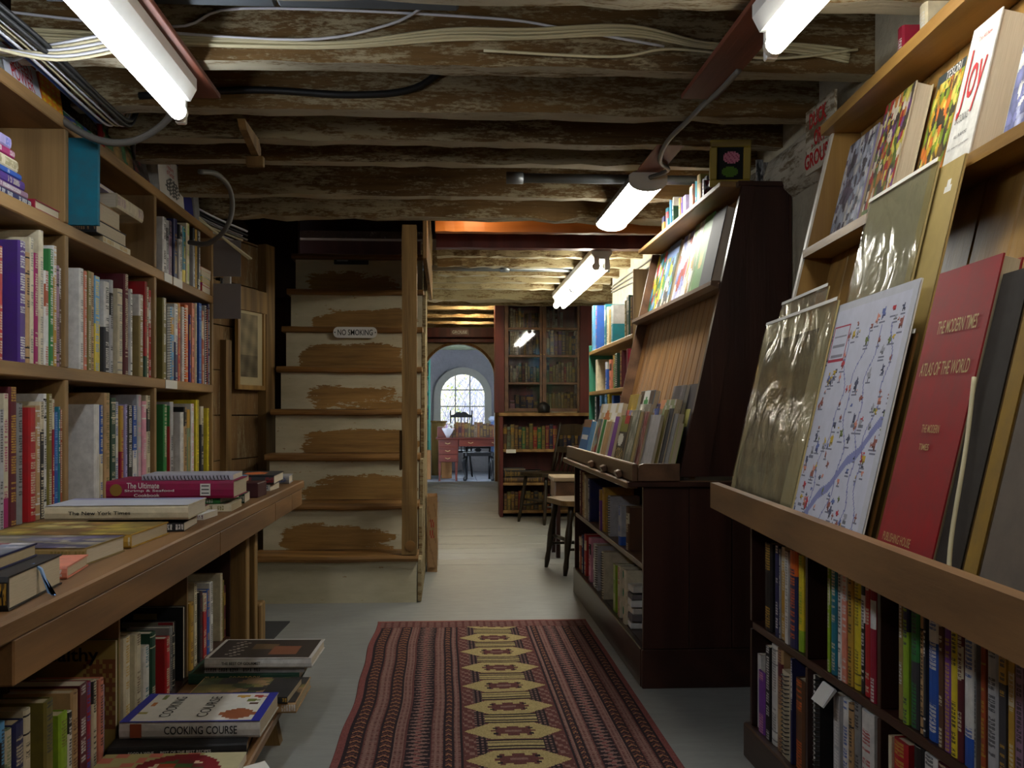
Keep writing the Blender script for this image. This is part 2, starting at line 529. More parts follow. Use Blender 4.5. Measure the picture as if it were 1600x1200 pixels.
# ceiling: boards, and the joists under them
ce = struct('ceiling', MB().box(-1.8, 2.2, -2.6, 5.45, ZD, ZD + 0.05), 'deck')
ob('ceiling_boards', MB().box(-0.06, 2.2, 5.45, 7.2, ZD, ZD + 0.05), 'deck', ce)
ob('ceiling_boards', MB().box(-1.8, -1.2, 5.45, 7.2, ZD, ZD + 0.05), 'deck', ce)
ob('ceiling_boards', MB().box(-1.8, 2.2, 7.2, 14.8, ZD, ZD + 0.05), 'deck', ce)
near_joists = [-2.2, -1.75, -1.3, -0.85, -0.4, 0.05, 0.5, 0.95, 1.40, 1.85, 2.42, 2.93, 3.38, 3.745, 4.06, 4.68, 5.21]
def wavy_joist(y, x0, x1, z0, z1, th, mat, rough=0.006):
    mb = MB()
    n = 24
    q = random.Random(int(y * 1000))
    for i in range(n + 1):
        x = x0 + (x1 - x0) * i / n
        d = [q.uniform(-rough, rough) for _ in range(4)]
        mb.v += [(x, y - th / 2 + d[0], z0 + d[1]), (x, y + th / 2 + d[2], z0 + d[3]), (x, y + th / 2, z1), (x, y - th / 2, z1)]
    for i in range(n):
        a = i * 4
        for k in range(4):
            k2 = (k + 1) % 4
            mb.f.append((a + k, a + k2, a + 4 + k2, a + 4 + k))
    mb.f.append((3, 2, 1, 0))
    mb.f.append(tuple(n * 4 + k for k in range(4)))
    me = mb.mesh('joist')
    me.materials.append(MAT[mat])
    if mat in ('joist', 'joist_pale'):
        me.materials.append(MAT['joist_edge'])
        for i in range(0, n * 4, 4):
            me.polygons[i].material_index = 1
    return ob('joist', me, None, ce)
for i, y in enumerate(near_joists):
    th, r = (0.075, 0.005)
    if abs(y - 5.21) < .01:
        th, r = 0.12, 0.012
    wavy_joist(y, -1.16 if y < 5.2 else WL, WR, ZJ, ZD, th, 'joist', r)
MAT['orange'] = m_wood('bulb_lit_timber', (150, 84, 34), (206, 130, 62), 'x', 0.5, 6)  # the warm bulb's light is put into this beam's colour
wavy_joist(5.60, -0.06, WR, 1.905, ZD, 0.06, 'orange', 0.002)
wavy_joist(6.02, -0.06, WR, 1.885, ZD, 0.09, 'redwood', 0.002)
for y in (6.45, 6.89, 7.33, 7.72, 8.12):
    wavy_joist(y, -0.06 if y < 7.5 else -0.4, WR, ZJ, ZD, 0.075, 'joist_pale')
wavy_joist(8.78, -0.4, 1.42, 1.88, ZD, 0.17, 'joist_pale', 0.01)
for k in range(8):
    wavy_joist(9.25 + k * 0.41, -0.4, 1.42, 1.93, ZD, 0.075, 'joist_pale')
ob('ledger', MB().cbox(WL, WL + 0.07, -2.6, 5.1, 1.92, ZD, 0.004), 'joist', ce)
# walls
struct('wall_left', MB().box(WL - 0.15, WL, -2.6, 7.0, -0.02, ZD), 'oldboard')
struct('wall_right', MB().box(WR, WR + 0.3, -2.6, 7.6, -0.02, ZD), 'plaster')
struct('wall_hall_right', MB().box(1.42, 1.6, 7.6, 14.8, -0.02, ZD), 'plaster')
struct('wall_back', MB().box(-1.8, 2.2, -2.75, -2.6, -0.02, ZD), 'oldboard')
def log_beam():
    mb = MB()
    n, m = 50, 10
    q = random.Random(5)
    for i in range(n + 1):
        y = -2.5 + (8.0) * i / n
        for k in range(m):
            a = 2 * math.pi * k / m
            rr = 0.105 + q.uniform(-0.007, 0.007)
            mb.v.append((WR + 0.05 - abs(1) * 0 + math.cos(a) * rr * 1.0, y, 1.79 + math.sin(a) * rr * 1.05))
    for i in range(n):
        for k in range(m):
            k2 = (k + 1) % m
            mb.f.append((i * m + k, i * m + k2, (i + 1) * m + k2, (i + 1) * m + k))
    return mb
MAT['whitelog'] = m_flaky('whitewashed_log', (96, 82, 60), (130, 114, 88), (200, 192, 172), 0.85, 'y', 3)
o = struct('trim_1', log_beam(), 'whitelog', True)
# boards lining the wall between the long bookcase and the stairs: a slanted partition
part_d = Vector((0.286, 1.0, 0)).normalized()
PA = Vector((-1.255, 5.31, 0))
pw = struct('wall_partition', None, None)
def along(u, n, z):
    p = PA + part_d * u + Vector((-part_d.y, part_d.x, 0)) * n
    return (p.x, p.y, z)
def obox(mbx, f, u0, u1, n0, n1, z0, z1):
    b = len(mbx.v)
    for z in (z0, z1):
        for u, n in ((u0, n0), (u1, n0), (u1, n1), (u0, n1)):
            mbx.v.append(f(u, n, z))
    mbx.f += [tuple(b + i for i in q) for q in ((0, 3, 2, 1), (4, 5, 6, 7), (0, 1, 5, 4), (1, 2, 6, 5), (2, 3, 7, 6), (3, 0, 4, 7))]
    return mbx
for k in range(9):
    ob('plank', obox(MB(), along, -0.1 + 0.003, 0.86, 0, 0.03, k * 0.235, min(k * 0.235 + 0.229, 1.89)), 'oldboard', pw)
ob('corner_post', obox(MB(), along, 0.72, 0.83, -0.05, 0.0, 0, 1.895), 'post', pw)
ob('upright', obox(MB(), along, 0.28, 0.34, -0.035, 0.0, 0, 1.33), 'post', pw)
ob('ledger', obox(MB(), along, 0.0, 0.715, -0.06, 0.0, 1.50, 1.62), 'post', pw)
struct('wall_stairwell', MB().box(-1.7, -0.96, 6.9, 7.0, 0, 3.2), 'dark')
ws = struct('wall_stair_top', MB().box(-1.1, -0.18, 7.3, 7.4, 0, 3.2), 'dark')  # shaft walls in dark wood: the stairwell's shade put into the colour
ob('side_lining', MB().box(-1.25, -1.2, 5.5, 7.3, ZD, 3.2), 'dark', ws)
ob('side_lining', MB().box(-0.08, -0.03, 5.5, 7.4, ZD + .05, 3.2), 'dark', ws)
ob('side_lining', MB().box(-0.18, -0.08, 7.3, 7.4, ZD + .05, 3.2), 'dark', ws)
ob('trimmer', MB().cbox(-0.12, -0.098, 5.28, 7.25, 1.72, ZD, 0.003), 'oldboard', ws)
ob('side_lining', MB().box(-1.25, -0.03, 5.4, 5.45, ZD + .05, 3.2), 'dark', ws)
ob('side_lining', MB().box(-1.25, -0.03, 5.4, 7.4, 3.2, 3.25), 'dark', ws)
# hall beyond the stairs
struct('wall_hall', MB().box(-0.46, -0.36, 7.4, 14.6, -0.02, ZD), 'plaster')
# arch wall at the end of the aisle
def arch_wall(x0, x1, z0, z1, cx, r, zs, y0, y1, n=20):
    pts = [(cx - r, z0), (cx - r, zs)] + [(cx - r * math.cos(math.pi * k / n), zs + r * math.sin(math.pi * k / n)) for k in range(1, n)] + [(cx + r, zs), (cx + r, z0)]
    mb = MB()
    mb.box(x0, cx - r, y0, y1, z0, z1)
    mb.box(cx + r, x1, y0, y1, z0, z1)
    arc = pts[1:-1]
    for (xa, za), (xb, zb) in zip(arc[:-1], arc[1:]):
        b = len(mb.v)
        for y in (y0, y1):
            mb.v += [(xa, y, za), (xb, y, zb), (xb, y, z1), (xa, y, z1)]
        mb.f += [(b, b + 1, b + 2, b + 3), (b + 7, b + 6, b + 5, b + 4), (b, b + 4, b + 5, b + 1)]
    return mb, pts
mb, apts = arch_wall(-0.46, 1.3, -0.2, ZD, 0.165, 0.50, 1.40, 14.6, 14.8)
aw = struct('wall_arch', mb, 'plaster')
def arch_band(pts, y0, y1, w):
    mb = MB()
    n = len(pts)
    cx = (pts[0][0] + pts[-1][0]) / 2
    for i, (x, z) in enumerate(pts):
        if i == 0 or i == n - 1:
            dx, dz = (-1 if i == 0 else 1), 0
        else:
            a, b = Vector(pts[i - 1]), Vector(pts[i + 1])
            t = (b - a).normalized()
            dx, dz = -t.y, t.x
        for y in (y0, y1):
            mb.v += [(x, y, z), (x + dx * w, y, z + dz * w)]
    for i in range(n - 1):
        a = i * 4
        mb.f += [(a, a + 4, a + 5, a + 1), (a + 2, a + 3, a + 7, a + 6), (a + 1, a + 5, a + 7, a + 3), (a, a + 2, a + 6, a + 4)]
    mb.f += [(0, 1, 3, 2), tuple((n - 1) * 4 + k for k in (0, 2, 3, 1))]
    return mb
ob('arch_trim', arch_band(apts, 14.57, 14.6, 0.035), 'oldboard', aw)
lint = struct('trim_2', MB().cbox(-0.36, 0.95, 14.42, 14.57, 1.98, 2.12, 0.008), 'redwood')
struct('trim_3', MB().cbox(-0.36, 0.95, 14.48, 14.57, 1.915, 1.965, 0.006), 'redwood')
# back room with the arched window
mb = MB().box(-2.1, -1.9, 14.8, 15.6, -0.22, 2.45).box(-2.1, -1.9, 17.5, 20.2, -0.22, 2.45).box(-2.1, -1.9, 15.6, 17.5, -0.22, 0.6).box(-2.1, -1.9, 15.6, 17.5, 2.1, 2.45)
struct('wall_room_left', mb, 'backwall')
mb = MB().box(2.0, 2.2, 14.8, 15.6, -0.22, 2.45).box(2.0, 2.2, 18.9, 20.2, -0.22, 2.45).box(2.0, 2.2, 15.6, 18.9, -0.22, 0.6).box(2.0, 2.2, 15.6, 18.9, 2.1, 2.45)
struct('wall_room_right', mb, 'backwall')
WCX, WRR, WZS, WZ0, WY = X_at(723, 20.0), 0.415, 1.265, 0.70, 20.0
mb, wpts = arch_wall(-2.1, 2.2, -0.22, 2.45, WCX, WRR + 0.03, WZS, WY, WY + 0.25)
mb.box(WCX - WRR - 0.03, WCX + WRR + 0.03, WY, WY + 0.25, -0.22, WZ0 - 0.02)
struct('wall_window', mb, 'backwall')
ce2 = struct('ceiling_far', MB().box(-2.1, 2.2, 14.8, 20.2, 2.40, 2.46), 'deck')
MAT['palegreen'] = m_plain('pale_green_paint', (176, 182, 150), 0.7)
for k in range(11):
    ob('joist', MB().cbox(-1.9, 2.0, 15.0 + k * 0.46, 15.09 + k * 0.46, 2.12, 2.40, 0.006), 'palegreen', ce2)
w1 = struct('window_1', None, None)
wp = [(WCX - WRR, WZ0), (WCX - WRR, WZS)] + [(WCX - WRR * math.cos(math.pi * k / 20), WZS + WRR * math.sin(math.pi * k / 20)) for k in range(1, 20)] + [(WCX + WRR, WZS), (WCX + WRR, WZ0)]
ob('window_surround', arch_band(wp, WY - 0.03, WY + 0.02, 0.13), 'offwhite', w1)
ob('window_frame', arch_band(wp, WY + 0.06, WY + 0.11, 0.03), 'offwhite', w1)
ob('window_sill', MB().cbox(WCX - 0.58, WCX + 0.58, WY - 0.08, WY + 0.12, WZ0 - 0.05, WZ0, 0.006), 'offwhite', w1)
zx = [WZ0, 1.07, 1.385, WZS + WRR]
xx = [WCX - WRR, WCX - WRR / 3, WCX + WRR / 3, WCX + WRR]
def rise(x):
    return WZS + math.sqrt(max(0, WRR ** 2 - (x - WCX) ** 2))
for x in xx[1:3]:
    ob('muntin', MB().box(x - 0.011, x + 0.011, WY + 0.07, WY + 0.10, WZ0, rise(x)), 'offwhite', w1)
for z in zx[1:3]:
    hw = WRR if z < WZS else math.sqrt(WRR ** 2 - (z - WZS) ** 2)
    ob('muntin', MB().box(WCX - hw, WCX + hw, WY + 0.072, WY + 0.098, z - 0.011, z + 0.011), 'offwhite', w1)
t = NT('window_glass')
gl = t.n('ShaderNodeBsdfGlass', Roughness=0.0, IOR=1.02, Color=(0.96, 0.98, 1, 1))
tr = t.n('ShaderNodeBsdfTransparent', Color=(0.97, 0.98, 1, 1))
gs = t.n('ShaderNodeBsdfGlossy', Roughness=0.03)
fr = t.n('ShaderNodeFresnel', IOR=1.45)
mx = t.n('ShaderNodeMixShader', i0=fr.outputs[0], i1=tr.outputs[0], i2=gs.outputs[0])
t.t.links.new(mx.outputs[0], t.o.inputs[0])
MAT['glass'] = t.m
for i in range(3):
    for j in range(3):
        xa, xb, za, zb = xx[i], xx[i + 1], zx[j], zx[j + 1]
        poly = [(xa, za), (xb, za)]
        if j < 2:
            poly += [(xb, min(zb, rise(xb - 1e-4) if zb > WZS else zb)), (xa, min(zb, rise(xa + 1e-4) if zb > WZS else zb))]
            if zb > WZS and i != 1:
                hw = math.sqrt(WRR ** 2 - (zb - WZS) ** 2)
                poly = [(xa, za), (xb, za), (xb, zb), (WCX - hw, zb), (xa, WZS)] if i == 0 else [(xa, za), (xb, za), (xb, WZS), (WCX + hw, zb), (xa, zb)]
        else:
            top = []
            for k in range(9):
                x = xb + (xa - xb) * k / 8
                if rise(x) > za:
                    top.append((x, rise(x)))
            hw = math.sqrt(WRR ** 2 - (za - WZS) ** 2)
            if i == 0: poly = [(WCX - hw, za), (xb, za)] + top
            elif i == 2: poly = [(xa, za), (WCX + hw, za)] + top
            else: poly = [(xa, za), (xb, za)] + top
        ob('pane', MB().prism(poly, WY + 0.083, WY + 0.087, 'y'), 'glass', w1)
w2 = struct('window_added_right', None, None)  # unseen side window, added to let more daylight into the back room
for y in (15.6, 16.67, 17.77, 18.86):
    ob('window_frame', MB().box(2.06, 2.12, y, y + 0.04, 0.6, 2.1), 'offwhite', w2)
for z in (0.6, 1.33, 2.06):
    ob('window_frame', MB().box(2.07, 2.11, 15.64, 18.86, z, z + 0.04), 'offwhite', w2)
for k in range(3):
    for z in (0.64, 1.37):
        ob('pane', MB().box(2.085, 2.089, 15.64 + k * 1.1, 16.67 + k * 1.095, z, z + 0.69), 'glass', w2)
w3 = struct('window_added_left', None, None)  # mirrored unseen window, added for still more daylight
for y in (15.6, 16.53, 17.46):
    ob('window_frame', MB().box(-2.02, -1.96, y, y + 0.04, 0.6, 2.1), 'offwhite', w3)
for z in (0.6, 1.33, 2.06):
    ob('window_frame', MB().box(-2.01, -1.97, 15.64, 17.46, z, z + 0.04), 'offwhite', w3)
for k in range(2):
    for z in (0.64, 1.37):
        ob('pane', MB().box(-1.989, -1.985, 15.64 + k * 0.93, 16.53 + k * 0.93, z, z + 0.69), 'glass', w3)
# garden outside the window
MAT['earth'] = m_plaster('leaf_litter', (150, 140, 110), 0.95, 6, 0.4, 0.6)
struct('ground', MB().prism([(20.3, -0.3), (23.0, 0.2), (32.0, 3.2), (32.0, -0.5), (20.3, -0.5)], -8, 8, 'x'), 'earth')
MAT['bark'] = m_plaster('pale_bark', (150, 148, 160), 0.9, 30, 0.4, 0.6)
MAT['springleaf'] = m_plain('spring_leaf', (168, 188, 76), 0.6, 0.3)
mb = MB()
q = random.Random(4)
for k in range(330):
    x, y = q.uniform(-2.4, 3.2), q.uniform(21.2, 24.5)
    z = 0.0 if y < 22 else (y - 22) * 0.25
    pts = [Vector((x, y, z - 0.2))]
    d = Vector((q.uniform(-.7, .7), q.uniform(-.3, .3), 1)).normalized()
    for s in range(7):
        pts.append(pts[-1] + d * 0.42)
        d = (d + Vector((q.uniform(-.35, .35), q.uniform(-.2, .2), q.uniform(-.2, .15)))).normalized()
    r0 = q.choice([0.006, 0.008, 0.012, 0.018])
    mb.tube(pts, [r0 * (1 - 0.11 * i) for i in range(len(pts))], 5, False)
o = ob('shrub_stems', mb, 'bark')
o['kind'] = 'stuff'; tag(o, 'tangle of bare grey shrub stems outside the arched window', 'shrubs')
mb = MB()
for k in range(4200):
    x, y, z = q.uniform(-2.4, 3.2), q.uniform(21.0, 24.2), q.uniform(0.2, 3.4)
    if q.random() < 0.55 and x > 0.3: continue
    a, s = q.uniform(0, 6.28), q.uniform(0.012, 0.03)
    b = len(mb.v)
    ca, sa = math.cos(a) * s, math.sin(a) * s
    mb.v += [(x - ca, y, z - sa), (x + sa * .6, y + .02, z - ca * .6), (x + ca, y, z + sa), (x - sa * .6, y - .02, z + ca * .6)]
    mb.f.append((b, b + 1, b + 2, b + 3))
o = ob('shrub_foliage', mb, 'springleaf')
o['kind'] = 'stuff'; tag(o, 'fresh yellow-green leaves of the shrubs outside the window', 'leaves')
def nth(n):
    return '%d%s' % (n, 'th' if 10 <= n % 100 <= 20 else {1: 'st', 2: 'nd', 3: 'rd'}.get(n % 10, 'th'))
# ================================================================ staircase
RISE, RUN, SY = 0.243, 0.195, 5.31
SX0, SX1 = -0.943, -0.15
def m_riser(width, name):
    t = NT(name)
    tc = t.n('ShaderNodeTexCoord').outputs['Object']
    sp = t.n('ShaderNodeSeparateXYZ', Vector=tc)
    x, z = sp.outputs[0], sp.outputs[2]
    rv = t.n('ShaderNodeObjectInfo').outputs['Random']
    v = t.coords((0.35, 1, 1))
    edge = t.noise(t.coords((0.22, 1, 1)), 26, 6, 0.75)
    low = t.noise(v, 5, 2, 0.5)
    xs = t.math('SUBTRACT', x, t.math('MULTIPLY', t.math('SUBTRACT', rv, 0.4), 0.12))
    dx = t.math('POWER', t.math('ABSOLUTE', t.math('DIVIDE', xs, 0.30)), 4.0)
    dz = t.math('POWER', t.math('ABSOLUTE', t.math('DIVIDE', t.math('ADD', z, 0.075), 0.085)), 3.0)
    d = t.math('ADD', t.math('ADD', dx, dz), t.math('ADD', t.math('MULTIPLY', t.math('SUBTRACT', edge, 0.5), 2.6), t.math('MULTIPLY', t.math('SUBTRACT', low, 0.5), 3.2)))
    d = t.math('ADD', d, t.math('MULTIPLY', t.math('SUBTRACT', t.noise(t.coords((0.3, 1, 1)), 95, 3, 0.7), 0.5), 1.3))
    bare = t.math('MULTIPLY', t.ramp(d, [(0.93, (1, 1, 1)), (0.97, (0, 0, 0))]), width)
    chip = t.ramp(t.noise(t.coords((0.4, 1, 1)), 42, 4, 0.75), [(0.665, (0, 0, 0)), (0.69, (1, 1, 1))])
    bare = t.math('MAXIMUM', bare, t.math('MULTIPLY', chip, 0.8))
    grain = t.noise(t.coords((0.06, 1, 1)), 55, 4, 0.7)
    wood = t.ramp(t.math('ADD', t.math('MULTIPLY', grain, 0.6), t.math('MULTIPLY', low, 0.4)), [(0.3, lin((106, 78, 40))), (0.7, lin((174, 134, 74)))])
    dirt = t.noise(v, 9, 4, 0.6)
    paint = t.ramp(dirt, [(0.3, lin((178, 170, 140))), (0.7, lin((208, 200, 172)))])
    t.bump(t.math('SUBTRACT', grain, t.math('MULTIPLY', bare, 0.6)), 0.3, 0.004)
    return t.done(t.mix(bare, paint, wood), 0.55, 0.35)
MAT['riser'] = m_riser(1.0, 'worn_cream_paint')
MAT['riser_whole'] = m_riser(0.0, 'chipped_cream_paint')
st = thing('staircase', 'steep wooden staircase with cream risers worn to bare wood', 'stairs', T((SX0 + SX1) / 2, SY, 0))
for k in range(8):
    y = k * RUN
    o = ob('riser', MB().box(-(SX1 - SX0) / 2, (SX1 - SX0) / 2, 0, 0.022, -RISE / 2, RISE / 2 - 0.036), 'riser' if k else 'riser_whole', st)
    o.location = (0, y, k * RISE + RISE / 2)
    if k < 8:
        q = random.Random(k)
        mb = MB()
        n = 14
        zt = (k + 1) * RISE
        prof = [(-0.036, -0.018), (-0.030, -0.003), (-0.018, 0.0), (RUN + 0.02, 0.0), (RUN + 0.02, -0.034), (-0.026, -0.034), (-0.034, -0.028)]
        for i in range(n + 1):
            x = (SX0 - SX1) / 2 - 0.022 + (SX1 - SX0 + 0.03) * i / n
            dip = -0.004 * math.exp(-((x - 0.02) / 0.2) ** 2) + q.uniform(-0.0012, 0.0012)
            for a, b in prof:
                mb.v.append((x, y + a + q.uniform(-.0015, .0015), zt + b + dip))
        m = len(prof)
        for i in range(n):
            for j in range(m):
                j2 = (j + 1) % m
                mb.f.append((i * m + j, i * m + j2, (i + 1) * m + j2, (i + 1) * m + j))
        mb.f.append(tuple(range(m)))
        mb.f.append(tuple(n * m + j for j in reversed(range(m))))
        ob('tread', mb, 'tread', st)
# painted boards closing the side of the stairs
for k in range(8):
    ob('side_board', MB().cbox(0.4, 0.42, 0.0 + k * RUN, 0.19 + k * RUN, 0.005, (k + 1) * RISE - 0.03, 0.002), 'joist_pale', st)
s0 = (SX0 + SX1) / 2
pt = thing('newel_post', 'square rough-sawn post rising from the lowest stair to the beam', 'post', T(-0.186, 5.315, RISE))
q = random.Random(3)
mb = MB()
n = 20
for i in range(n + 1):
    z = (ZJ - RISE - 0.014) * i / n
    for a, b in ((-1, -1), (1, -1), (1, 1), (-1, 1)):
        mb.v.append((a * 0.037 + q.uniform(-.002, .002), b * 0.037 + q.uniform(-.002, .002), z))
for i in range(n):
    for k in range(4):
        mb.f.append((i * 4 + k, i * 4 + (k + 1) % 4, i * 4 + 4 + (k + 1) % 4, i * 4 + 4 + k))
mb.f += [(3, 2, 1, 0), tuple(n * 4 + k for k in range(4))]
ob('post_shaft', mb, 'post', pt)
ob('patch_board', MB().cbox(-0.05, -0.038, -0.02, 0.03, 0.42, 0.62, 0.003), 'post', pt)
ob('plug', MB().tube([(0.005, -0.041, 0.045), (0.005, -0.036, 0.045)], 0.026, 12), 'tread', pt)
# NO SMOKING plate on the sixth riser
def rounded(w, h, r, n=5):
    pts = []
    for cx, cz, a0 in ((w / 2 - r, -h / 2 + r, -90), (w / 2 - r, h / 2 - r, 0), (-w / 2 + r, h / 2 - r, 90), (-w / 2 + r, -h / 2 + r, 180)):
        for k in range(n + 1):
            a = R(a0 + 90 * k / n)
            pts.append((cx + r * math.cos(a), cz + r * math.sin(a)))
    return pts
ky = SY + 5 * RUN
sg = thing('no_smoking_sign', 'white enamel plate reading NO SMOKING on a stair riser', 'sign', T(X_at(556, ky), ky - 0.0385, z_at(519.5, -0.5, ky - 0.04)))
ob('plate', MB().prism(rounded(0.255, 0.064, 0.028), -0.005, 0.0, 'y'), 'white', sg)
lettering(sg, 'NO SMOKING', (0, -0.0056, 0), (1, 0, 0), (0, 0, 1), 0.205, 0.034, 'ink', 0.01)
for x in (-0.118, 0.118):
    ob('screw', MB().tube([(x, -0.0055, 0), (x, -0.0075, 0)], 0.004, 8), 'iron', sg)
ky = SY + 7 * RUN
o = thing('dark_plate', 'small dark metal plate high on the topmost visible riser', 'plate', T(X_at(549, ky), ky - 0.0015, z_at(406, -0.5, ky)))
ob('plate', MB().prism(rounded(0.215, 0.062, 0.004, 2), -0.006, 0, 'y'), 'iron', o)
ob('slot', MB().cbox(-0.09, -0.02, -0.009, -0.006, -0.012, 0.012, 0.001), 'steel', o)

# ================================================================ lamps
MAT['tube_cool'] = m_emit('cool_tube', (0.86, 0.92, 1.0), TUBE_COOL)
MAT['tube_warm'] = m_emit('neutral_tube', (1.0, 0.97, 0.88), TUBE_WARM)
MAT['tube_far'] = m_emit('far_tube', (1.0, 0.96, 0.80), TUBE_FAR)
MAT['diffuser'] = m_emit('lit_diffuser', (1.0, 0.97, 0.88), DIFFUSER)
MAT['bulb'] = m_emit('warm_bulb', (1.0, 0.74, 0.42), BULB)
MAT['bulb_fill'] = m_emit('warm_fill_bulb', (1.0, 0.76, 0.46), BULB_FILL)
MAT['spot'] = m_emit('spot_lens', (1.0, 0.93, 0.8), 40.0)
def strip_lamp(label, x, y0, y1, z, tubes, mat, w=0.09, backboard=None, split=False):
    L = thing('fluorescent_lamp', label, 'lamp', T(x, y0, z))
    d = y1 - y0
    ob('housing', MB().prism([(-w / 2, 0.0), (w / 2, 0.0), (w / 2, -0.03), (w * 0.3, -0.062), (-w * 0.3, -0.062), (-w / 2, -0.03)], 0, d, 'y'), 'white', L)
    for e in ((0, d) if not split else (0, d / 2, d)):
        for tx in tubes:
            ob('lamp_holder', MB().cbox(tx - 0.014, tx + 0.014, e - 0.012, e + 0.012, -0.125, -0.05, 0.003), 'white', L)
    segs = [(0.014, d - 0.014)] if not split else [(0.014, d / 2 - 0.014), (d / 2 + 0.014, d - 0.014)]
    for tx in tubes:
        for a, b in segs:
            tb = ob('tube', MB().tube([(tx, a + 0.02, -0.10), (tx, b - 0.02, -0.10)], 0.0225, 14), mat, L, True)
            for p, s in ((a, 1), (b, -1)):
                ob('end_cap', MB().tube([(tx, p, -0.10), (tx, p + s * 0.021, -0.10)], 0.023, 14), 'offwhite', tb)
    if backboard:
        ob('backing_board', MB().cbox(backboard[0] - x, backboard[1] - x, backboard[2] - y0, backboard[3] - y0, 0.0, 0.014, 0.002), 'redboard', L)
    return L
strip_lamp('fluorescent strip lamp with one bare cool tube above the long table', -0.735, 0.45, 2.98, 1.876, [0.0], 'tube_cool', 0.085, (-0.80, -0.665, 0.4, 3.16), True)  # out-of-view half with a second tube added for front light
strip_lamp('bare-tube strip lamp overhead at the top of the photo near the cookbook display', 0.735, -0.15, 2.36, 1.876, [0.0], 'tube_warm', 0.085, (0.69, 0.80, -0.2, 3.08), True)  # lengthened out of view, the extra tube added for front light
strip_lamp('twin-tube strip lamp over the far wall shelves, before the glazed cabinet', 0.895, 6.06, 8.35, 1.9, [-0.03, 0.03], 'tube_far', 0.12, None, True)
L = thing('wraparound_lamp', 'lamp with a rounded glowing diffuser and grey end caps above the magazine rack', 'lamp', T(0.795, 4.13, 1.9))
hw = 0.072
ob('body', MB().prism([(-hw, -0.012), (-hw * 0.8, 0.0), (hw * 0.8, 0.0), (hw, -0.012), (hw, -0.036), (-hw, -0.036)], 0.012, 0.93, 'y'), 'steel', L)
arc = [(hw * math.cos(R(180 + 18 * k)), -0.036 + 0.034 * math.sin(R(180 + 18 * k))) for k in range(11)]
ob('diffuser', MB().prism(arc, 0.014, 0.928, 'y'), 'diffuser', L)
for a in (0.0, 0.93):
    cap = [(hw * 1.06 * math.cos(R(180 + 18 * k)), -0.036 + 0.038 * math.sin(R(180 + 18 * k))) for k in range(11)] + [(hw * 1.06, -0.01), (hw * 0.85, 0.0), (-hw * 0.85, 0.0), (-hw * 1.06, -0.01)]
    ob('end_cap', MB().prism(cap, a, a + 0.013, 'y'), 'offwhite', L)
ob('backing_board', MB().cbox(-0.05, 0.05, -0.42, 0.5, 0.0, 0.004, 0.001), 'redboard', L)
def bulb(label, x, y, z, ceil=ZD, r=0.03, mat='bulb_fill'):
    B = thing('light_bulb', label, 'bulb', T(x, y, ceil))
    ob('socket', MB().lathe([(0.02, -0.05), (0.024, -0.03), (0.03, 0.0)], (0, 0, 0), 12), 'black', B, True)
    ob('flex', MB().tube([(0, 0, -0.05), (0, 0, z + r - ceil)], 0.006, 6), 'black', B)
    ob('globe', MB().lathe([(0.004, -r), (r * .7, -r * .72), (r, 0), (r * .7, r * .72), (r * .4, r)], (0, 0, z - ceil), 12), mat, B, True)
bulb('warm bare bulb between the beams just past the post', 0.13, 5.42, 1.99, mat='bulb')
for i_, y_ in enumerate((9.04, 9.86, 10.68, 11.5)):  # hidden bulbs added so the joist faces of each bay look lit
    bulb('unseen warm bulb added between the far aisle joists, %s one past the thick beam' % nth(i_ + 1), 0.25, y_, 2.0)
bulb('unseen warm bulb added before the lintel of the arch', 0.25, 13.25, 2.075)  # hidden bulb added to brighten the arch wall and lintel
o = thing('spot_lamp', 'small white clip spot on the plaster wall past the stairs', 'lamp', T(-0.36, 9.0, z_at(517, -0.3, 9.0)))
ob('arm', MB().tube([(0, 0, 0.03), (0.05, -0.02, 0.03)], 0.008, 6), 'white', o)
ob('shade', MB().tube([(0.03, -0.03, 0.04), (0.10, -0.06, 0.0)], [0.022, 0.036], 12), 'white', o, True)
ob('lens', MB().tube([(0.098, -0.0592, 0.0012), (0.106, -0.0625, -0.0034)], 0.032, 12), 'spot', o)

# ================================================================ cables, pipes, signs under the ceiling
def cable(name, label, pts, r, mat, group=None, cat='cable', n=6, sub=6):
    P = [Vector(p) for p in pts]
    out = []
    for i in range(len(P) - 1):
        a, b, c, d = P[max(i - 1, 0)], P[i], P[i + 1], P[min(i + 2, len(P) - 1)]
        for s in range(sub):
            u = s / sub
            out.append(0.5 * ((2 * b) + (c - a) * u + (2 * a - 5 * b + 4 * c - d) * u * u + (3 * b - a - 3 * c + d) * u ** 3))
    out.append(P[-1])
    o = ob(name, MB().tube(out, r, n), mat, None, True)
    return tag(o, label, cat, group)
MAT['creamcable'] = m_plain('cream_cable', (196, 186, 150), 0.5)
MAT['whitecable'] = m_plain('white_cable', (204, 204, 210), 0.5)
MAT['blackcable'] = m_plain('black_cable', (26, 26, 26), 0.5)
MAT['bluecable'] = m_plain('blue_cable', (44, 92, 176), 0.5)
MAT['greycable'] = m_plain('grey_cable', (98, 96, 90), 0.5)
q = random.Random(21)
for k in range(9):                       # bundle stapled along the near face of the second joist in view
    pts = []
    for j, x in enumerate([-1.40, -0.95, -0.62, -0.30, 0.0, 0.22, 0.5, 0.72, 0.95, 1.12]):
        base = [0.02, 0.005, 0.0, 0.0, 0.035, 0.04, 0.055, 0.02, 0.02, 0.0][j]
        sp = [0.02, 0.012, 0.008, 0.006, 0.012, 0.012, 0.012, 0.004, 0.010, 0.014][j]
        pts.append((x, 2.885 - 0.004 * (k % 3) - (0.0 if j else 0), 1.945 + base + (k - 4) / 4 * sp + q.uniform(-.003, .003)))
    cable('joist_cable', 'cream cable in the bundle stapled along a whitewashed joist', pts, 0.0042, 'creamcable', 'cables bundled along the joist')
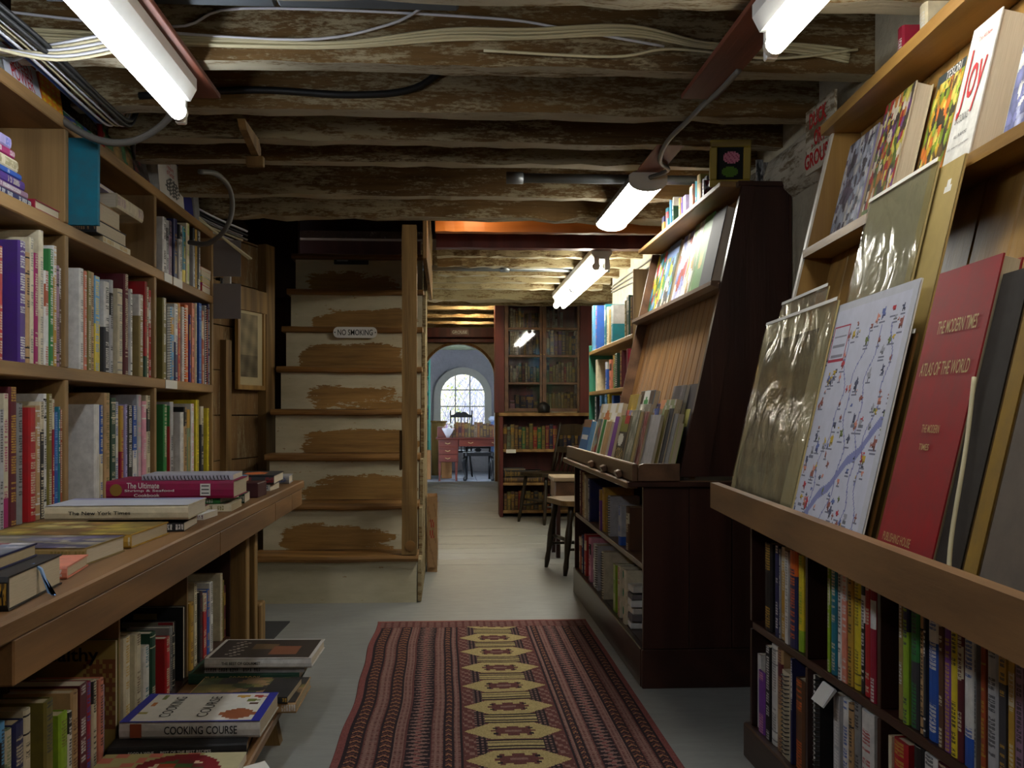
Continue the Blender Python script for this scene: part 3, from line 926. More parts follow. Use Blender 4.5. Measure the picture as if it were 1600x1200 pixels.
cable('joist_cable', 'single white cable looping above the cream bundle on the joist', [(-1.3, 2.885, 2.03), (-0.75, 2.885, 1.985), (-0.55, 2.885, 2.04), (0.1, 2.885, 2.03), (0.35, 2.885, 2.0), (0.6, 2.885, 1.962)], 0.004, 'whitecable')
cable('joist_cable', 'pale cable sagging off the joist from a high staple', [(-0.9, 2.875, 1.975), (-0.4, 2.875, 1.955), (-0.16, 2.875, 2.0), (-0.05, 2.875, 2.06)], 0.004, 'whitecable')
cable('joist_cable', 'loose cream cable drooping under the bundle beside the display lamp', [(0.1, 2.87, 1.935), (0.45, 2.87, 1.925), (0.62, 2.87, 1.95), (0.9, 2.87, 1.93), (1.14, 2.87, 1.96)], 0.0042, 'creamcable')
cable('black_hose', 'black flexible hose running along the third joist', [(-0.95, 3.33, 1.93), (-0.6, 3.33, 1.955), (-0.3, 3.33, 1.945), (-0.1, 3.33, 1.97), (0.02, 3.32, 2.06)], 0.011, 'blackcable', None, 'hose')
cable('conduit_cable', 'dark armoured conduit dropping from the brown board to the diffuser lamp', [(0.785, 2.80, 1.872), (0.78, 2.98, 1.872), (0.775, 3.15, 1.882), (0.775, 3.35, 1.89), (0.76, 3.6, 1.886), (0.79, 3.88, 1.885), (0.85, 4.02, 1.885), (0.80, 4.125, 1.878)], 0.009, 'greycable', None, 'cable')
cable('conduit_cable', 'ribbed grey conduit looping from the cool tube lamp to the wall', [(-0.76, 2.99, 1.85), (-0.80, 3.10, 1.80), (-0.92, 3.17, 1.75), (-1.05, 3.2, 1.765), (-1.2, 3.2, 1.86)], 0.011, 'greycable', None, 'cable')
# tangle on the wall over the long bookcase
cols = ['whitecable', 'blackcable', 'creamcable', 'greycable', 'creamcable', 'blackcable', 'whitecable']
words_ = {'whitecable': 'white', 'blackcable': 'black', 'creamcable': 'cream', 'greycable': 'grey'}
path = [(-1.27, 1.8, 2.075), (-1.265, 2.3, 2.07), (-1.27, 2.75, 2.078), (-1.27, 3.15, 2.07), (-1.265, 3.6, 2.072), (-1.27, 4.0, 2.06), (-1.30, 4.5, 2.02), (-1.31, 4.95, 1.96), (-1.16, 5.13, 1.878), (-1.0, 5.26, 1.82)]
for k in range(14):
    c = cols[k % 7]
    ox, oz = (k % 5 - 2) * 0.023, (k // 5 - 1) * 0.022
    rr_ = q.choice([0.004, 0.005, 0.006])
    pts = []
    for j, (x, y, z) in enumerate(path):
        w_ = 1.0
        pts.append((x + ox * w_ + q.uniform(-.0012, .0012), y, z + oz * w_ + q.uniform(-.0012, .0012) + (0.012 * math.sin(j * 1.7) if j < 6 else 0)))
    if k % 5 == 4:
        pts = pts[:8] + [(pts[8][0] + 0.03, pts[8][1], 1.80), (-0.95 - 0.012 * (k // 5), 5.22, 1.70)]
    cable('tangled_cable', words_[c] + ' cable in the tangle above the long wall bookcase', pts, rr_, c, 'tangled ' + words_[c] + ' cables over the bookcase')
cable('tangled_cable', 'black hose bent down in a loop at the stairs end of the bookcase', [(-0.93, 4.05, 1.86), (-0.90, 4.2, 1.885), (-0.88, 4.35, 1.86), (-0.88, 4.4, 1.78), (-0.91, 4.4, 1.70), (-1.0, 4.5, 1.66), (-1.10, 4.6, 1.68)], 0.011, 'greycable')
for k in range(8):
    c = ['whitecable', 'creamcable', 'whitecable', 'blackcable', 'greycable', 'whitecable', 'creamcable', 'blackcable'][k]
    ox, oz = (k % 4) * 0.019, (k // 4) * 0.016
    pts = [(x_ + ox * w_ + q.uniform(-.002, .002), y_, z_ + oz + q.uniform(-.0015, .0015)) for x_, y_, z_, w_ in ((-1.08, 1.7, 1.868, 1), (-1.075, 2.3, 1.862, 1), (-1.07, 2.75, 1.866, 1), (-1.075, 3.2, 1.862, 1), (-1.08, 3.46, 1.872, 1), (-1.08, 3.55, 1.93, 1), (-1.08, 3.60, 2.02, 1), (-1.08, 3.61, 2.10, 1))]
    cable('hung_cable', words_[c] + ' cable hung under the joists between the cool lamp and the bookcase top', pts, 0.0042 if c != 'blackcable' else 0.007, c, 'hung ' + words_[c] + ' cables by the lamp')
cable('blue_cable', 'bright blue cable sweeping over the books on the bookcase top', [(-1.10, 1.7, 1.888), (-1.095, 2.3, 1.885), (-1.095, 2.8, 1.882), (-1.10, 3.25, 1.874), (-1.105, 3.45, 1.88), (-1.11, 3.54, 1.96), (-1.11, 3.58, 2.09)], 0.0075, 'bluecable')
for k in range(6):                      # strands that cross from the wall to the joist bundle
    a = 2.35 + k * 0.09
    cable('tangled_cable', 'slack pale cable crossing from the bookcase top to the joist bundle', [(-1.2, a - .2, 2.06), (-1.172, a + 0.05, 1.845 + 0.009 * k), (-1.02, 2.72 + 0.01 * k, 1.84 + 0.0098 * k), (-0.85, 2.86, 1.915 + 0.0098 * k), (-0.80, 2.868, 1.925 + .0098 * k)], 0.0045, 'whitecable' if k % 2 else 'creamcable', 'cables crossing to the joist')
MAT['duct'] = m_plain('dull_galvanised_steel', (86, 92, 96), 0.65, 0.3, 0.3, 0.3)
dct = thing('metal_duct', 'galvanised metal duct running between the first two joists', 'duct', T(0, 2.50, 1.955))
ob('duct_section', MB().cbox(-0.98, -0.42, -0.03, 0.15, 0.0, 0.12, 0.006), 'duct', dct)
ob('duct_section', MB().cbox(-0.415, 0.03, -0.03, 0.15, 0.0, 0.12, 0.006), 'duct', dct)
pp = thing('grey_pipe', 'grey plastic pipe crossing under the joists behind the diffuser lamp', 'pipe', T(0, 4.42, 1.935))
ob('pipe_length', MB().tube([(0.28, 0, 0), (1.15, 0, 0)], 0.02, 12), 'steel', pp, True)
ob('coupling', MB().tube([(0.25, 0, 0), (0.32, 0, 0)], 0.025, 12), 'steel', pp, True)
pp2 = thing('blue_grey_pipe', 'thin grey pipe crossing the far whitewashed joists', 'pipe', T(0, 7.1, 1.92))
ob('pipe_length', MB().tube([(-0.34, 0, 0), (1.1, 0, 0)], 0.018, 10), 'steel', pp2, True)
ob('coupling', MB().tube([(0.36, 0, 0), (0.42, 0, 0)], 0.024, 10), 'steel', pp2, True)
br = thing('hanging_bracket', 'small slanting wooden bracket nailed under the joists beyond the cool lamp', 'bracket', T(-0.66, 3.44, 1.84))
ob('bracket_board', MB().prism([(0.0, 0.055), (0.26, 0.055), (0.30, 0.03), (0.30, -0.01), (0.04, 0.03)], -0.012, 0.012, 'x'), 'post', br)
ob('bracket_block', MB().cbox(-0.03, 0.03, 0.24, 0.27, -0.04, -0.005, 0.003), 'post', br)
sb_ = thing('socket_box', 'black electrical box with a white plate on the beam by the partition', 'socket', T(*along(0.20, -0.062, 1.60)) @ RZ(-16))
ob('box', MB().cbox(-0.03, 0.0, -0.03, 0.0, -0.03, 0.04, 0.003), 'black', sb_)
ob('plate', MB().cbox(0.005, 0.045, -0.012, 0.0, -0.03, 0.045, 0.002), 'card', sb_)
# DUCK OR GROUSE and GROUSE
sx = WR + 0.05 - 0.112
sy = Y_at(1282, sx)
o = thing('duck_or_grouse_sign', 'white board lettered DUCK OR GROUSE on the whitewashed log', 'sign', T(sx, sy, z_at(212, sx, sy)))
ob('board', MB().cbox(-0.008, 0.0, -0.14, 0.11, -0.10, 0.10, 0.001), 'whitelog', o)
for i, wtxt in enumerate(('DUCK', '. OR .', 'GROUSE')):
    lettering(o, wtxt, (-0.0086, -0.0, 0.06 - i * 0.06), (0, -1, 0), (0, 0, 1), (0.15, 0.11, 0.235)[i], 0.048, 'redink', 0.03)
o = thing('grouse_sign', 'small dark board lettered GROUSE on the red lintel over the arch', 'sign', T(X_at(718, 14.4), 14.415, z_at(519, 0.17, 14.42)))
ob('board', MB().cbox(-0.125, 0.125, -0.012, 0.0, -0.035, 0.035, 0.002), 'mahogany', o)
lettering(o, 'GROUSE', (0, -0.0128, 0), (1, 0, 0), (0, 0, 1), 0.20, 0.042, 'whiteink', 0.012)
# ================================================================ books
N_ORD = {}
def cover_mesh(t, h, d, col, acc, style, soft=False):
    """jacket: back board, rounded spine, front board; thickness x, depth y (spine at 0), height z"""
    b = 0.0012 if soft else min(0.0026, t * 0.16)
    bulge = min(0.006, t * 0.16) if not soft else 0.0005
    prof = []
    ns = 4
    for k in range(ns + 1):
        a = math.pi * k / ns
        prof.append((-t / 2 * math.cos(a), -bulge * math.sin(a) + bulge))
    outer = [(-t / 2, d)] + prof + [(t / 2, d)]
    inner = [(t / 2 - b, d), (t / 2 - b, bulge + b), (-t / 2 + b, bulge + b), (-t / 2 + b, d)]
    segs = [0.0, 1.0]
    bands = []
    if style == 'bands':
        bands = [(0.04, 0.055), (0.13, 0.145), (0.80, 0.815), (0.945, 0.96)]
    elif style == 'label':
        bands = [(0.62, 0.86)]
    elif style == 'topband':
        bands = [(0.74, 1.0)]
    elif style == 'foot':
        bands = [(0.0, 0.22)]
    elif style == 'half':
        bands = [(0.0, 0.5)]
    for a, c in bands:
        segs += [a, c]
    segs = sorted(set(segs))
    v, f, cols, accs, let, uvs = [], [], [], [], [], []
    ni = len(outer)
    for s in segs:
        for x, y in outer:
            v.append((x, y, s * h))
    lcol, lacc = lin(col), lin(acc)
    def add(face, c, a, l, uv):
        f.append(face); cols.extend(c); accs.extend(a); let.append(l); uvs.extend(uv)
    for si in range(len(segs) - 1):
        mid = (segs[si] + segs[si + 1]) / 2
        inb = any(a <= mid <= c for a, c in bands)
        for k in range(ni - 1):
            a0, a1 = si * ni + k, si * ni + k + 1
            spine = 1 <= k <= ns
            c = lacc if (inb and (spine or style in ('topband', 'foot', 'half'))) else lcol
            ac = lcol if inb else lacc
            l = 1.0 if spine and (mid > 0.16 or style == 'plain') and (segs[si + 1] - segs[si]) * h > 0.03 else 0.0
            u0, u1 = (k - 1) / ns, k / ns
            z0, z1 = segs[si] * h, segs[si + 1] * h
            add((a0, a1, a1 + ni, a0 + ni), c, ac, l if style != 'blank' else 0, [u0, z0, u1, z0, u1, z1, u0, z1])
    base = len(v)
    for z in (0.0, h):
        for x, y in inner:
            v.append((x, y, z))
    for k in range(3):
        a0, a1 = base + k, base + k + 1
        add((a0, a1, a1 + 4, a0 + 4), lcol, lacc, 0, [0] * 8)
    top = (len(segs) - 1) * ni
    for o0, b0, flip in ((0, base, True), (top, base + 4, False)):
        ring = [o0 + k for k in range(ni)] + [b0 + k for k in range(4)]
        # left board, spine, right board as three caps
        q1 = [o0, o0 + 1, b0 + 2, b0 + 3]
        q2 = [o0 + k for k in range(1, ni - 1)] + [b0 + 1, b0 + 2]
        q3 = [o0 + ni - 2, o0 + ni - 1, b0 + 0, b0 + 1]
        for qd in (q1, q2, q3):
            add(tuple(reversed(qd)) if flip else tuple(qd), lcol, lacc, 0, [0] * (2 * len(qd)))
    for a, c in ((0, base + 3), (ni - 1, base + 0)):
        for si in range(len(segs) - 1):
            pass
    add((0, base + 3, base + 7, top), lcol, lacc, 0, [0] * 8)
    add((ni - 1, top + ni - 1, base + 4, base), lcol, lacc, 0, [0] * 8)
    me = bpy.data.meshes.new('cover')
    me.from_pydata(v, [], f)
    at = me.attributes.new('paint', 'FLOAT_COLOR', 'FACE'); at.data.foreach_set('color', cols)
    at = me.attributes.new('accent', 'FLOAT_COLOR', 'FACE'); at.data.foreach_set('color', accs)
    at = me.attributes.new('lettering', 'FLOAT', 'FACE'); at.data.foreach_set('value', let)
    uvl = me.uv_layers.new(name='UVMap')
    uvl.data.foreach_set('uv', uvs)
    me.materials.append(MAT['cover'])
    return me
def book(label, t, h, d, M, col='cream', acc='black', kind='hard', style='plain', group=None, simple=False, cat='book', name=None):
    c = PAL[col] if isinstance(col, str) else col
    a = PAL[acc] if isinstance(acc, str) else acc
    if kind == 'old':                       # faded cloth
        c = tuple(v * 0.62 + 14 for v in c)
        a = tuple(v * 0.75 for v in a)
    nm = name or {'hard': 'hardback_book', 'soft': 'paperback_book', 'spiral': 'spiral_bound_book', 'old': 'old_hardback', 'mag': 'magazine'}[kind]
    soft = kind in ('soft', 'spiral', 'mag')
    me = cover_mesh(t, h, d, c, a, style if kind != 'spiral' else 'blank', soft)
    if simple:
        o = bpy.data.objects.new(nm, me)
        COL.objects.link(o)
        o.matrix_world = M
        return tag(o, label, cat, group)
    B = thing(nm, label, cat, M, group)
    ob('cover', me, None, B)
    e = 0.0 if soft else 0.003
    bd = 0.0012 if soft else min(0.0026, t * 0.16)
    ob('pages', MB().box(-t / 2 + bd, t / 2 - bd, 0.008 if not soft else 0.002, d - max(e, 0.0004), max(e, 0.0004), h - max(e, 0.0004)), 'pages', B)
    if kind == 'spiral':
        pts = []
        n = max(8, int(h / 0.011))
        for k in range(n * 6 + 1):
            an = 2 * math.pi * k / 6
            pts.append((math.cos(an) * (t / 2 - 0.0018), 0.003 + math.sin(an) * min(0.012, t / 2 + 0.002), 0.006 + (h - 0.012) * k / (n * 6)))
        ob('wire_coil', MB().tube(pts, 0.0016, 4), 'black' if acc != 'white' else 'white', B)
    return B
M_RIGHTSPINE = RZ(90)      # spine looks towards +X  (long bookcase)
M_LEFTSPINE = RZ(-90)      # spine looks towards -X  (units on the other wall)
def row(spec, Xf, z, zmax, where, end, group, side, back, tcap=0.048, simple=False, dmax=0.24, seed=1, ylim=(0.0, 99.0)):
    """standing books given by where their spines show in the photo: x0,x1,top,colour[,accent[,style[,kind]]]"""
    q = random.Random(seed)
    items = []
    for s in spec.replace('\n', ' ').split(';'):
        s = s.strip()
        if not s:
            continue
        p = [a.strip() for a in s.split(',')]
        items.append((float(p[0]), float(p[1]), float(p[2]), p[3], p[4] if len(p) > 4 else '', p[5] if len(p) > 5 else '', p[6] if len(p) > 6 else ''))
    res = []
    last = None
    seq = items if side > 0 else items[::-1]        # always from near to far
    tmp = []
    for (x0, x1, top, col, acc, style, kind) in seq:
        kind = kind or q.choice(['hard', 'hard', 'soft'])
        setb = q.uniform(0.003, 0.012)
        X = Xf - side * setb
        ya, yb = sorted((Y_at(x0, X), Y_at(x1, X)))
        ya = max(ya, ylim[0] + 0.001)
        yb = max(yb, ya + 0.006)
        if last is not None:
            ya = max(ya, last + 0.0006)
            yb = max(yb, ya + 0.006)
        t = min(yb - ya, tcap)
        ym = yb - t / 2
        last = yb
        h = z_at(top, X, ym) - z
        h = max(0.10, min(h, zmax - z - 0.006))
        d = max(0.11, min(dmax, abs(back - X) - 0.01, h * q.uniform(0.68, 0.8)))
        tmp.append((X, ym, t, h, d, col, acc, style, kind))
    n = len(tmp)
    lim = ylim[1] - 0.001
    for i in range(n - 1, -1, -1):          # keep the row clear of the upright at its far end
        X, ym, t = tmp[i][:3]
        if ym + t / 2 > lim:
            t = min(t, 0.03)
            ym = lim - t / 2
        tmp[i] = (X, ym, t) + tmp[i][3:]
        lim = min(lim, ym - t / 2 - 0.0006)
    for i, (X, ym, t, h, d, col, acc, style, kind) in enumerate(tmp):
        acc = acc or ('black' if sum(PAL[col]) > 400 else q.choice(['cream', 'gold', 'white']))
        style = style or q.choice(['plain', 'plain', 'bands', 'label', 'topband'])
        size = ('thick ' if t > 0.036 else 'slim ' if t < 0.012 else '')
        what = {'hard': 'hardback', 'soft': 'paperback', 'spiral': 'spiral book', 'old': 'old hardback', 'mag': 'magazine'}[kind]
        lab = '%s%s %s, %s from %s, %s' % (size, col, what, nth(i + 1), end, where)
        M = T(X, ym, z + 0.0005) @ (M_RIGHTSPINE if side > 0 else M_LEFTSPINE)
        res.append(book(lab, t, h, d, M, col, acc, kind, style, group, simple))
    return res
# ================================================================ long bookcase on the near wall
BX, BB = -1.13, WL + 0.005       # face and back
SH = [0.65, 1.085, 1.515, 1.83]  # tops of the boards
bc = thing('long_bookcase', 'long pine bookcase of cookbooks along the wall beside the stairs', 'bookcase', T(0, 0, 0))
ob('back_panel', MB().box(BB, BB + 0.008, 1.5, 5.2, 0.65, 1.83), 'pine_z', bc)
BY0, BY1 = 1.5, 5.20
for z in SH[1:]:
    ob('shelf', MB().cbox(BB + 0.008, BX, BY0, BY1, z - 0.038, z, 0.003), 'pine', bc)
for a, b in ((1.5, 1.53), (2.2, 2.23), (3.205, 3.235), (4.165, 4.195), (5.17, 5.20)):
    for z0, z1 in ((0.65, 1.047), (1.085, 1.477), (1.515, 1.792)):
        ob('divider', MB().cbox(BB + 0.008, BX + 0.001, a, b, z0, z1, 0.002), 'pine_z', bc)
for x0, x1, y0, y1, zc in ((256, 268, 424, 436, 1.515), (270, 284, 428, 441, 1.515), (258, 276, 590, 603, 1.085)):
    ya, yb = Y_at(x0, BX), Y_at(x1, BX)
    ob('shelf_label', MB().box(BX + 0.001, BX + 0.003, ya, yb, zc - 0.036, zc - 0.002), 'card', bc)
for i, (z0, z1) in enumerate(((z_at(432, -1.1, 5.2), z_at(375, -1.1, 5.2)), (z_at(498, -1.1, 5.2), z_at(443, -1.1, 5.2)))):
    o = thing('grey_card_panel', ('upper' if i == 0 else 'lower') + ' of two grey cards fixed to the far end of the bookcase', 'card', T(-1.065, 5.2, z0))
    ob('card', MB().box(-0.067, 0.067, 0.001, 0.006, 0, z1 - z0), 'greycard', o)
    ob('tab', MB().box(-0.066, 0.0, 0.006, 0.012, 0.02, z1 - z0 - 0.02), 'greycard', o)
NE = 'near end'
# middle row
row('0,5,385,red;5,42,377,purple,white,plain,hard;42,48,395,tan;48,54,372,cream,gray;55,61,396,magenta,cream;61,74,362,cream,gray,plain,hard;75,86,426,white,rust,label;86,96,394,green,white,plain,hard;97,102,390,gold;102,106,420,mauve;106,109,424,brown',
    BX, SH[1], 1.477, 'middle row, nearest bay of wall bookcase', NE, 'cookbooks in the middle row', 1, BB, seed=2, ylim=(2.231, 3.204))
row('126,132,420,white,gray;132,136,424,salmon,white;136,143,424,olive;143,148,426,tan;148,156,432,skyblue,yellow,half;156,172,441,white,charcoal,half,hard;172,178,438,silver;178,193,452,cream,gray,bands,hard;193,202,429,maroon,cream;202,207,452,white;207,225,461,khaki,white,topband,hard;226,232,441,red,darkgreen,foot;232,247,454,cream,darkgreen,plain,hard;248,252,460,red',
    BX, SH[1], 1.477, 'middle row, middle bay of wall bookcase', NE, 'cookbooks in the middle row', 1, BB, seed=3, ylim=(3.236, 4.164))
row('256,261,466,olive;261,266,478,gray,white,plain,spiral;266,273,480,skyblue,gold;273,279,475,white,navy,half;279,283,474,red;283,288,480,white,white,plain,spiral;288,295,477,orange,cream;295,299,492,purple;299,304,474,salmon;304,308,474,cream;308,315,474,blue,skyblue;315,320,486,rust,cream,label;320,328,480,silver,black,plain,spiral;329,332,486,crimson;332,335,476,navy,white',
    BX, SH[1], 1.477, 'middle row, bay by stairs of wall bookcase', NE, 'cookbooks in the middle row', 1, BB, seed=4, ylim=(4.196, 5.169))
# lower row, standing on the table
row('0,6,640,silver;6,13,615,cream,magenta,foot;13,28,605,maroon,gold,plain,hard;28,37,630,gray;37,58,637,red,cream,plain,hard;58,67,634,tan,white;67,82,628,black,cream,topband,hard;82,86,616,white;86,96,616,olive,cream,plain,hard;96,99,624,crimson;99,106,644,blue,skyblue,plain,hard;106,109,636,teal;109,112,640,rust',
    BX, SH[0] + 0.001, 1.047, 'row above table, nearest bay of wall bookcase', NE, 'cookbooks standing on the table', 1, BB, seed=5, ylim=(2.231, 3.204))
row('126,157,632,white,silver,blank,hard;157,162,633,blue,cream,half;162,173,614,tan,olive,plain,hard;173,181,622,darkgreen,cream;181,186,628,white,blue;186,194,634,gold,crimson,half;194,200,632,lavender;200,207,634,black;207,214,634,blue,white,half;213,222,617,silver,pink,plain,hard;222,230,627,pink,white;230,236,618,cream',
    BX, SH[0] + 0.001, 1.047, 'row above table, middle bay of wall bookcase', NE, 'cookbooks standing on the table', 1, BB, seed=6, ylim=(3.236, 4.164))
row('257,262,632,green,cream;262,266,634,red,green;266,272,628,silver;272,288,644,white,silver,plain,hard;288,293,636,tan;293,298,640,sage;298,304,631,white,pink;304,312,625,yellow,olive,plain,hard;312,319,635,charcoal;319,336,638,yellow,olive,plain,hard',
    BX, SH[0] + 0.001, 1.047, 'row above table, bay by stairs of wall bookcase', NE, 'cookbooks standing on the table', 1, BB, seed=7, ylim=(4.196, 5.169))
# upper row in the bay by the stairs
row('256,261,340,white;261,265,345,silver;265,270,346,mauve;270,278,343,navy,gold;278,286,352,white;286,291,355,teal,yellow,foot;291,297,336,cream,lime;297,306,356,silver;306,313,340,gold,olive;313,318,360,black;318,323,358,white',
    BX, SH[2], 1.792, 'upper row, bay by stairs of wall bookcase', NE, 'cookbooks in the upper row', 1, BB, seed=8, ylim=(4.196, 4.98))
def flat(label, x0, x1, y0, y1, z, t, col, acc='black', kind='hard', style='plain', spin=0.0, spine='near', group=None, text=None, tcol='whiteink', cat='book'):
    """a book lying flat; spine towards the viewer ('near') or towards +X ('aisle')"""
    cx, cy = (x0 + x1) / 2, (y0 + y1) / 2
    if spine == 'near':
        h, d = x1 - x0, y1 - y0
        L = Matrix(((0, 0, -1, h / 2), (0, 1, 0, -d / 2), (1, 0, 0, t / 2), (0, 0, 0, 1)))
    elif spine == 'far':
        h, d = x1 - x0, y1 - y0
        L = Matrix(((0, 0, 1, -h / 2), (0, -1, 0, d / 2), (1, 0, 0, t / 2), (0, 0, 0, 1)))
    else:
        h, d = y1 - y0, x1 - x0
        L = Matrix(((0, -1, 0, d / 2), (0, 0, -1, h / 2), (1, 0, 0, t / 2), (0, 0, 0, 1)))
    B = book(label, t, h, d, T(cx, cy, z + 0.0004) @ RZ(spin) @ L, col, acc, kind, style, group, False, cat)
    B['dims'] = (t, h, d)
    if text:
        for body, frac, w, hh in text:
            lettering(B, body, (0, -0.0008, h * frac), (0, 0, -1), (1, 0, 0), w, hh, tcol, 0.01)
    return B
def print_on(B, fn, nx=26, ny=34, inset=0.0, mat='art', side=1):
    """print on the upward (front) cover of a flat or displayed book"""
    t, h, d = B['dims']
    # seen from outside the +x face: to read upright, x runs from spine (y=0) to fore-edge
    return art(B, (side * (t / 2 + 0.0006), d / 2, h / 2), (0, 1, 0), (0, 0, 1), d - inset, h - inset, nx, ny, fn, mat)
# flat stacks on the upper shelf
z = SH[2]
for i, (col, acc, t, l, w) in enumerate((('navy', 'white', 0.018, 0.25, 0.22), ('mauve', 'white', 0.016, 0.24, 0.2), ('purple', 'cream', 0.024, 0.26, 0.22), ('blue', 'white', 0.014, 0.25, 0.2), ('cream', 'olive', 0.032, 0.23, 0.19), ('magenta', 'white', 0.02, 0.21, 0.19), ('lavender', 'blue', 0.03, 0.19, 0.17))):
    y1 = 2.985 - 0.022 * i
    flat('%s book lying %s from the bottom of the pile in the nearest upper bay' % (col, nth(i + 1)), BX - 0.012 - w, BX - 0.012, y1 - l, y1, z, t, col, acc, 'hard', 'plain', 0, 'aisle', 'pile in the upper bay')
    z += t + 0.0006
flat('thin white book lying alone beside the pile in the upper bay', BX - 0.2, BX - 0.005, 2.99, 3.18, SH[2], 0.026, 'crimson', 'white', 'hard', 'plain', 0, 'near')
B = book('teal-blue book standing out beyond the shelf edge of the bookcase', 0.02, 0.262, 0.19, T(BX + 0.083, 3.262, SH[2] + 0.0005) @ M_RIGHTSPINE, (0, 104, 126), (0, 84, 104), 'hard', 'blank')
z = SH[2]
for i, (col, acc, t, l, w, y, kind) in enumerate((('cream', 'gold', 0.02, 0.30, 0.2, 3.72, 'soft'), ('charcoal', 'tan', 0.045, 0.33, 0.24, 3.66, 'hard'), ('tan', 'brown', 0.06, 0.31, 0.235, 3.60, 'hard'), ('cream', 'mauve', 0.048, 0.30, 0.235, 3.78, 'hard'), ('lavender', 'white', 0.012, 0.22, 0.2, 3.62, 'soft'))):
    flat('%s%s book lying %s from the bottom beside the teal book' % ('thick ' if t > .04 else '', col, nth(i + 1)), BX - 0.004 - w, BX - 0.004 + (0.03 if i == 3 else 0), y - l / 2, y + l / 2, z, t, col, acc, kind, 'plain', 0, 'aisle' if i in (0, 3) else 'near', 'pile beside the teal book')
    z += t + 0.0006
z = SH[2]
for i, (col, t) in enumerate((('red', 0.03), ('magenta', 0.012), ('yellow', 0.026), ('teal', 0.006), ('cream', 0.024), ('salmon', 0.014))):
    flat('%s booklet lying %s from the bottom at the stairs end of the upper row' % (col, nth(i + 1)), BX - 0.2, BX - 0.006, 4.985, 5.165, z, t, col, 'white', 'soft', 'plain', q.uniform(-2, 2), 'near', 'booklets at the end of the upper row')
    z += t + 0.0006
# books standing on top of the bookcase
def lean_cover(label, px0, px1, top, col, acc, fn=None, X=BX - 0.045, lean=-12, t=0.02, texts=(), turn=90, name=None):
    """a book stood with its front cover towards the room on the bookcase top"""
    y0, y1 = Y_at(px0, X), Y_at(px1, X)
    ym = (y0 + y1) / 2
    h = min(z_at(top, X, ym) - SH[3], ZD - SH[3] - 0.02) / math.cos(R(lean))
    d = y1 - y0
    # front (+x) looks to +X; spine at the near end
    M = T(X, y0, SH[3] + 0.004) @ RY(lean) @ T(0, 0, 0)
    B = book(label, t, h, d, M, col, acc, 'hard', 'blank')
    B['dims'] = (t, h, d)
    if fn:
        print_on(B, fn, 20, 26)
    for body, fz, w, hh, mat in texts:
        lettering(B, body, (t / 2 + 0.0012, d / 2, h * fz), (0, 1, 0), (0, 0, 1), w, hh, mat, 0.01)
    return B
lean_cover('white cover with red lettering stood on the bookcase top', 4, 63, 80, 'white', 'red', lambda u, v: (200, 40, 46) if 0.86 < v < 0.89 and u > .05 else (214, 216, 226), texts=(('QUEEN', 0.6, 0.16, 0.038, 'redink'), ('POWER', 0.33, 0.16, 0.038, 'redink')))
def dots(u, v):
    a, b = (u * 4) % 1 - .5, (v * 6) % 1 - .5
    return (226, 196, 40) if a * a + b * b < 0.09 else (232, 136, 28)
lean_cover('orange cover patterned with yellow dots on the bookcase top', 62, 95, 128, 'orange', 'yellow', dots, lean=-8)
lean_cover('slim green and blue picture cover on the bookcase top', 98, 150, 196, 'green', 'blue', collage([(40, 120, 70), (80, 160, 70), (50, 80, 170), (200, 180, 60), (220, 220, 210)], 3, 6), lean=-15)
lean_cover('tan portrait cover with a red spine leaning on the bookcase top', 160, 205, 172, 'red', 'tan', collage([(150, 120, 70), (110, 84, 50), (180, 150, 96), (60, 110, 70), (200, 190, 170), (150, 50, 50)], 9, 6), lean=-6)
lean_cover('dark narrow cover beside the portrait book on the bookcase top', 208, 232, 230, 'charcoal', 'red', collage([(60, 50, 48), (120, 40, 44), (90, 84, 80)], 19, 5), lean=-12)
lean_cover('thick white book with red lettering on the bookcase top', 240, 279, 250, 'white', 'red', lambda u, v: (60, 60, 58) if ((u - .55) / .28) ** 2 + ((v - .32) / .22) ** 2 < 1 and (int(u * 37) * 7 + int(v * 41) * 5) % 3 else (210, 206, 196), lean=-5, t=0.05, texts=(('A', 0.88, 0.03, 0.02, 'redink'), ('Treasury', 0.76, 0.12, 0.025, 'redink'), ('of Great', 0.64, 0.12, 0.022, 'redink')))
lean_cover('blue book leaning at the stairs end of the bookcase top', 281, 300, 268, 'navy', 'white', lambda u, v: (150, 150, 200) if 0.5 < v < 0.85 and int(v * 30) % 3 == 0 else (44, 46, 120), lean=-7)
lean_cover('grey book last at the stairs end of the bookcase top', 302, 310, 288, 'gray', 'white', None, lean=-4)
# ================================================================ long table in front of the bookcase
TX = -0.637
tb = thing('long_table', 'long wooden table with a deep front rail under the bookcase', 'table', T(0, 0, 0))
ob('table_top', MB().cbox(BB + 0.01, TX + 0.006, 1.45, 4.74, 0.616, 0.65, 0.004), 'table', tb)
for a, b in ((1.6, 3.02), (3.023, 3.98), (3.983, 4.40), (4.403, 4.70)):
    ob('front_rail', MB().cbox(TX - 0.03, TX, a, b, 0.545, 0.6155, 0.003), 'table', tb)
ob('end_rail', MB().cbox(-1.1, TX - 0.031, 4.66, 4.69, 0.545, 0.6155, 0.003), 'table', tb)
ob('leg', MB().cbox(-0.74, -0.67, 1.50, 1.58, 0.0, 0.6155, 0.004), 'dark', tb)
for y in (4.10, 4.28):
    ob('leg', MB().cbox(-0.835, -0.765, y + 0.0, y + 0.06, 0.0, 0.6155, 0.004), 'post', tb)
ob('leg', MB().cbox(-1.12, -1.05, 4.60, 4.66, 0.0, 0.6155, 0.004), 'post', tb)
ob('foot_block', MB().cbox(-0.86, -0.755, 4.345, 4.46, 0.0, 0.17, 0.006), 'post', tb)
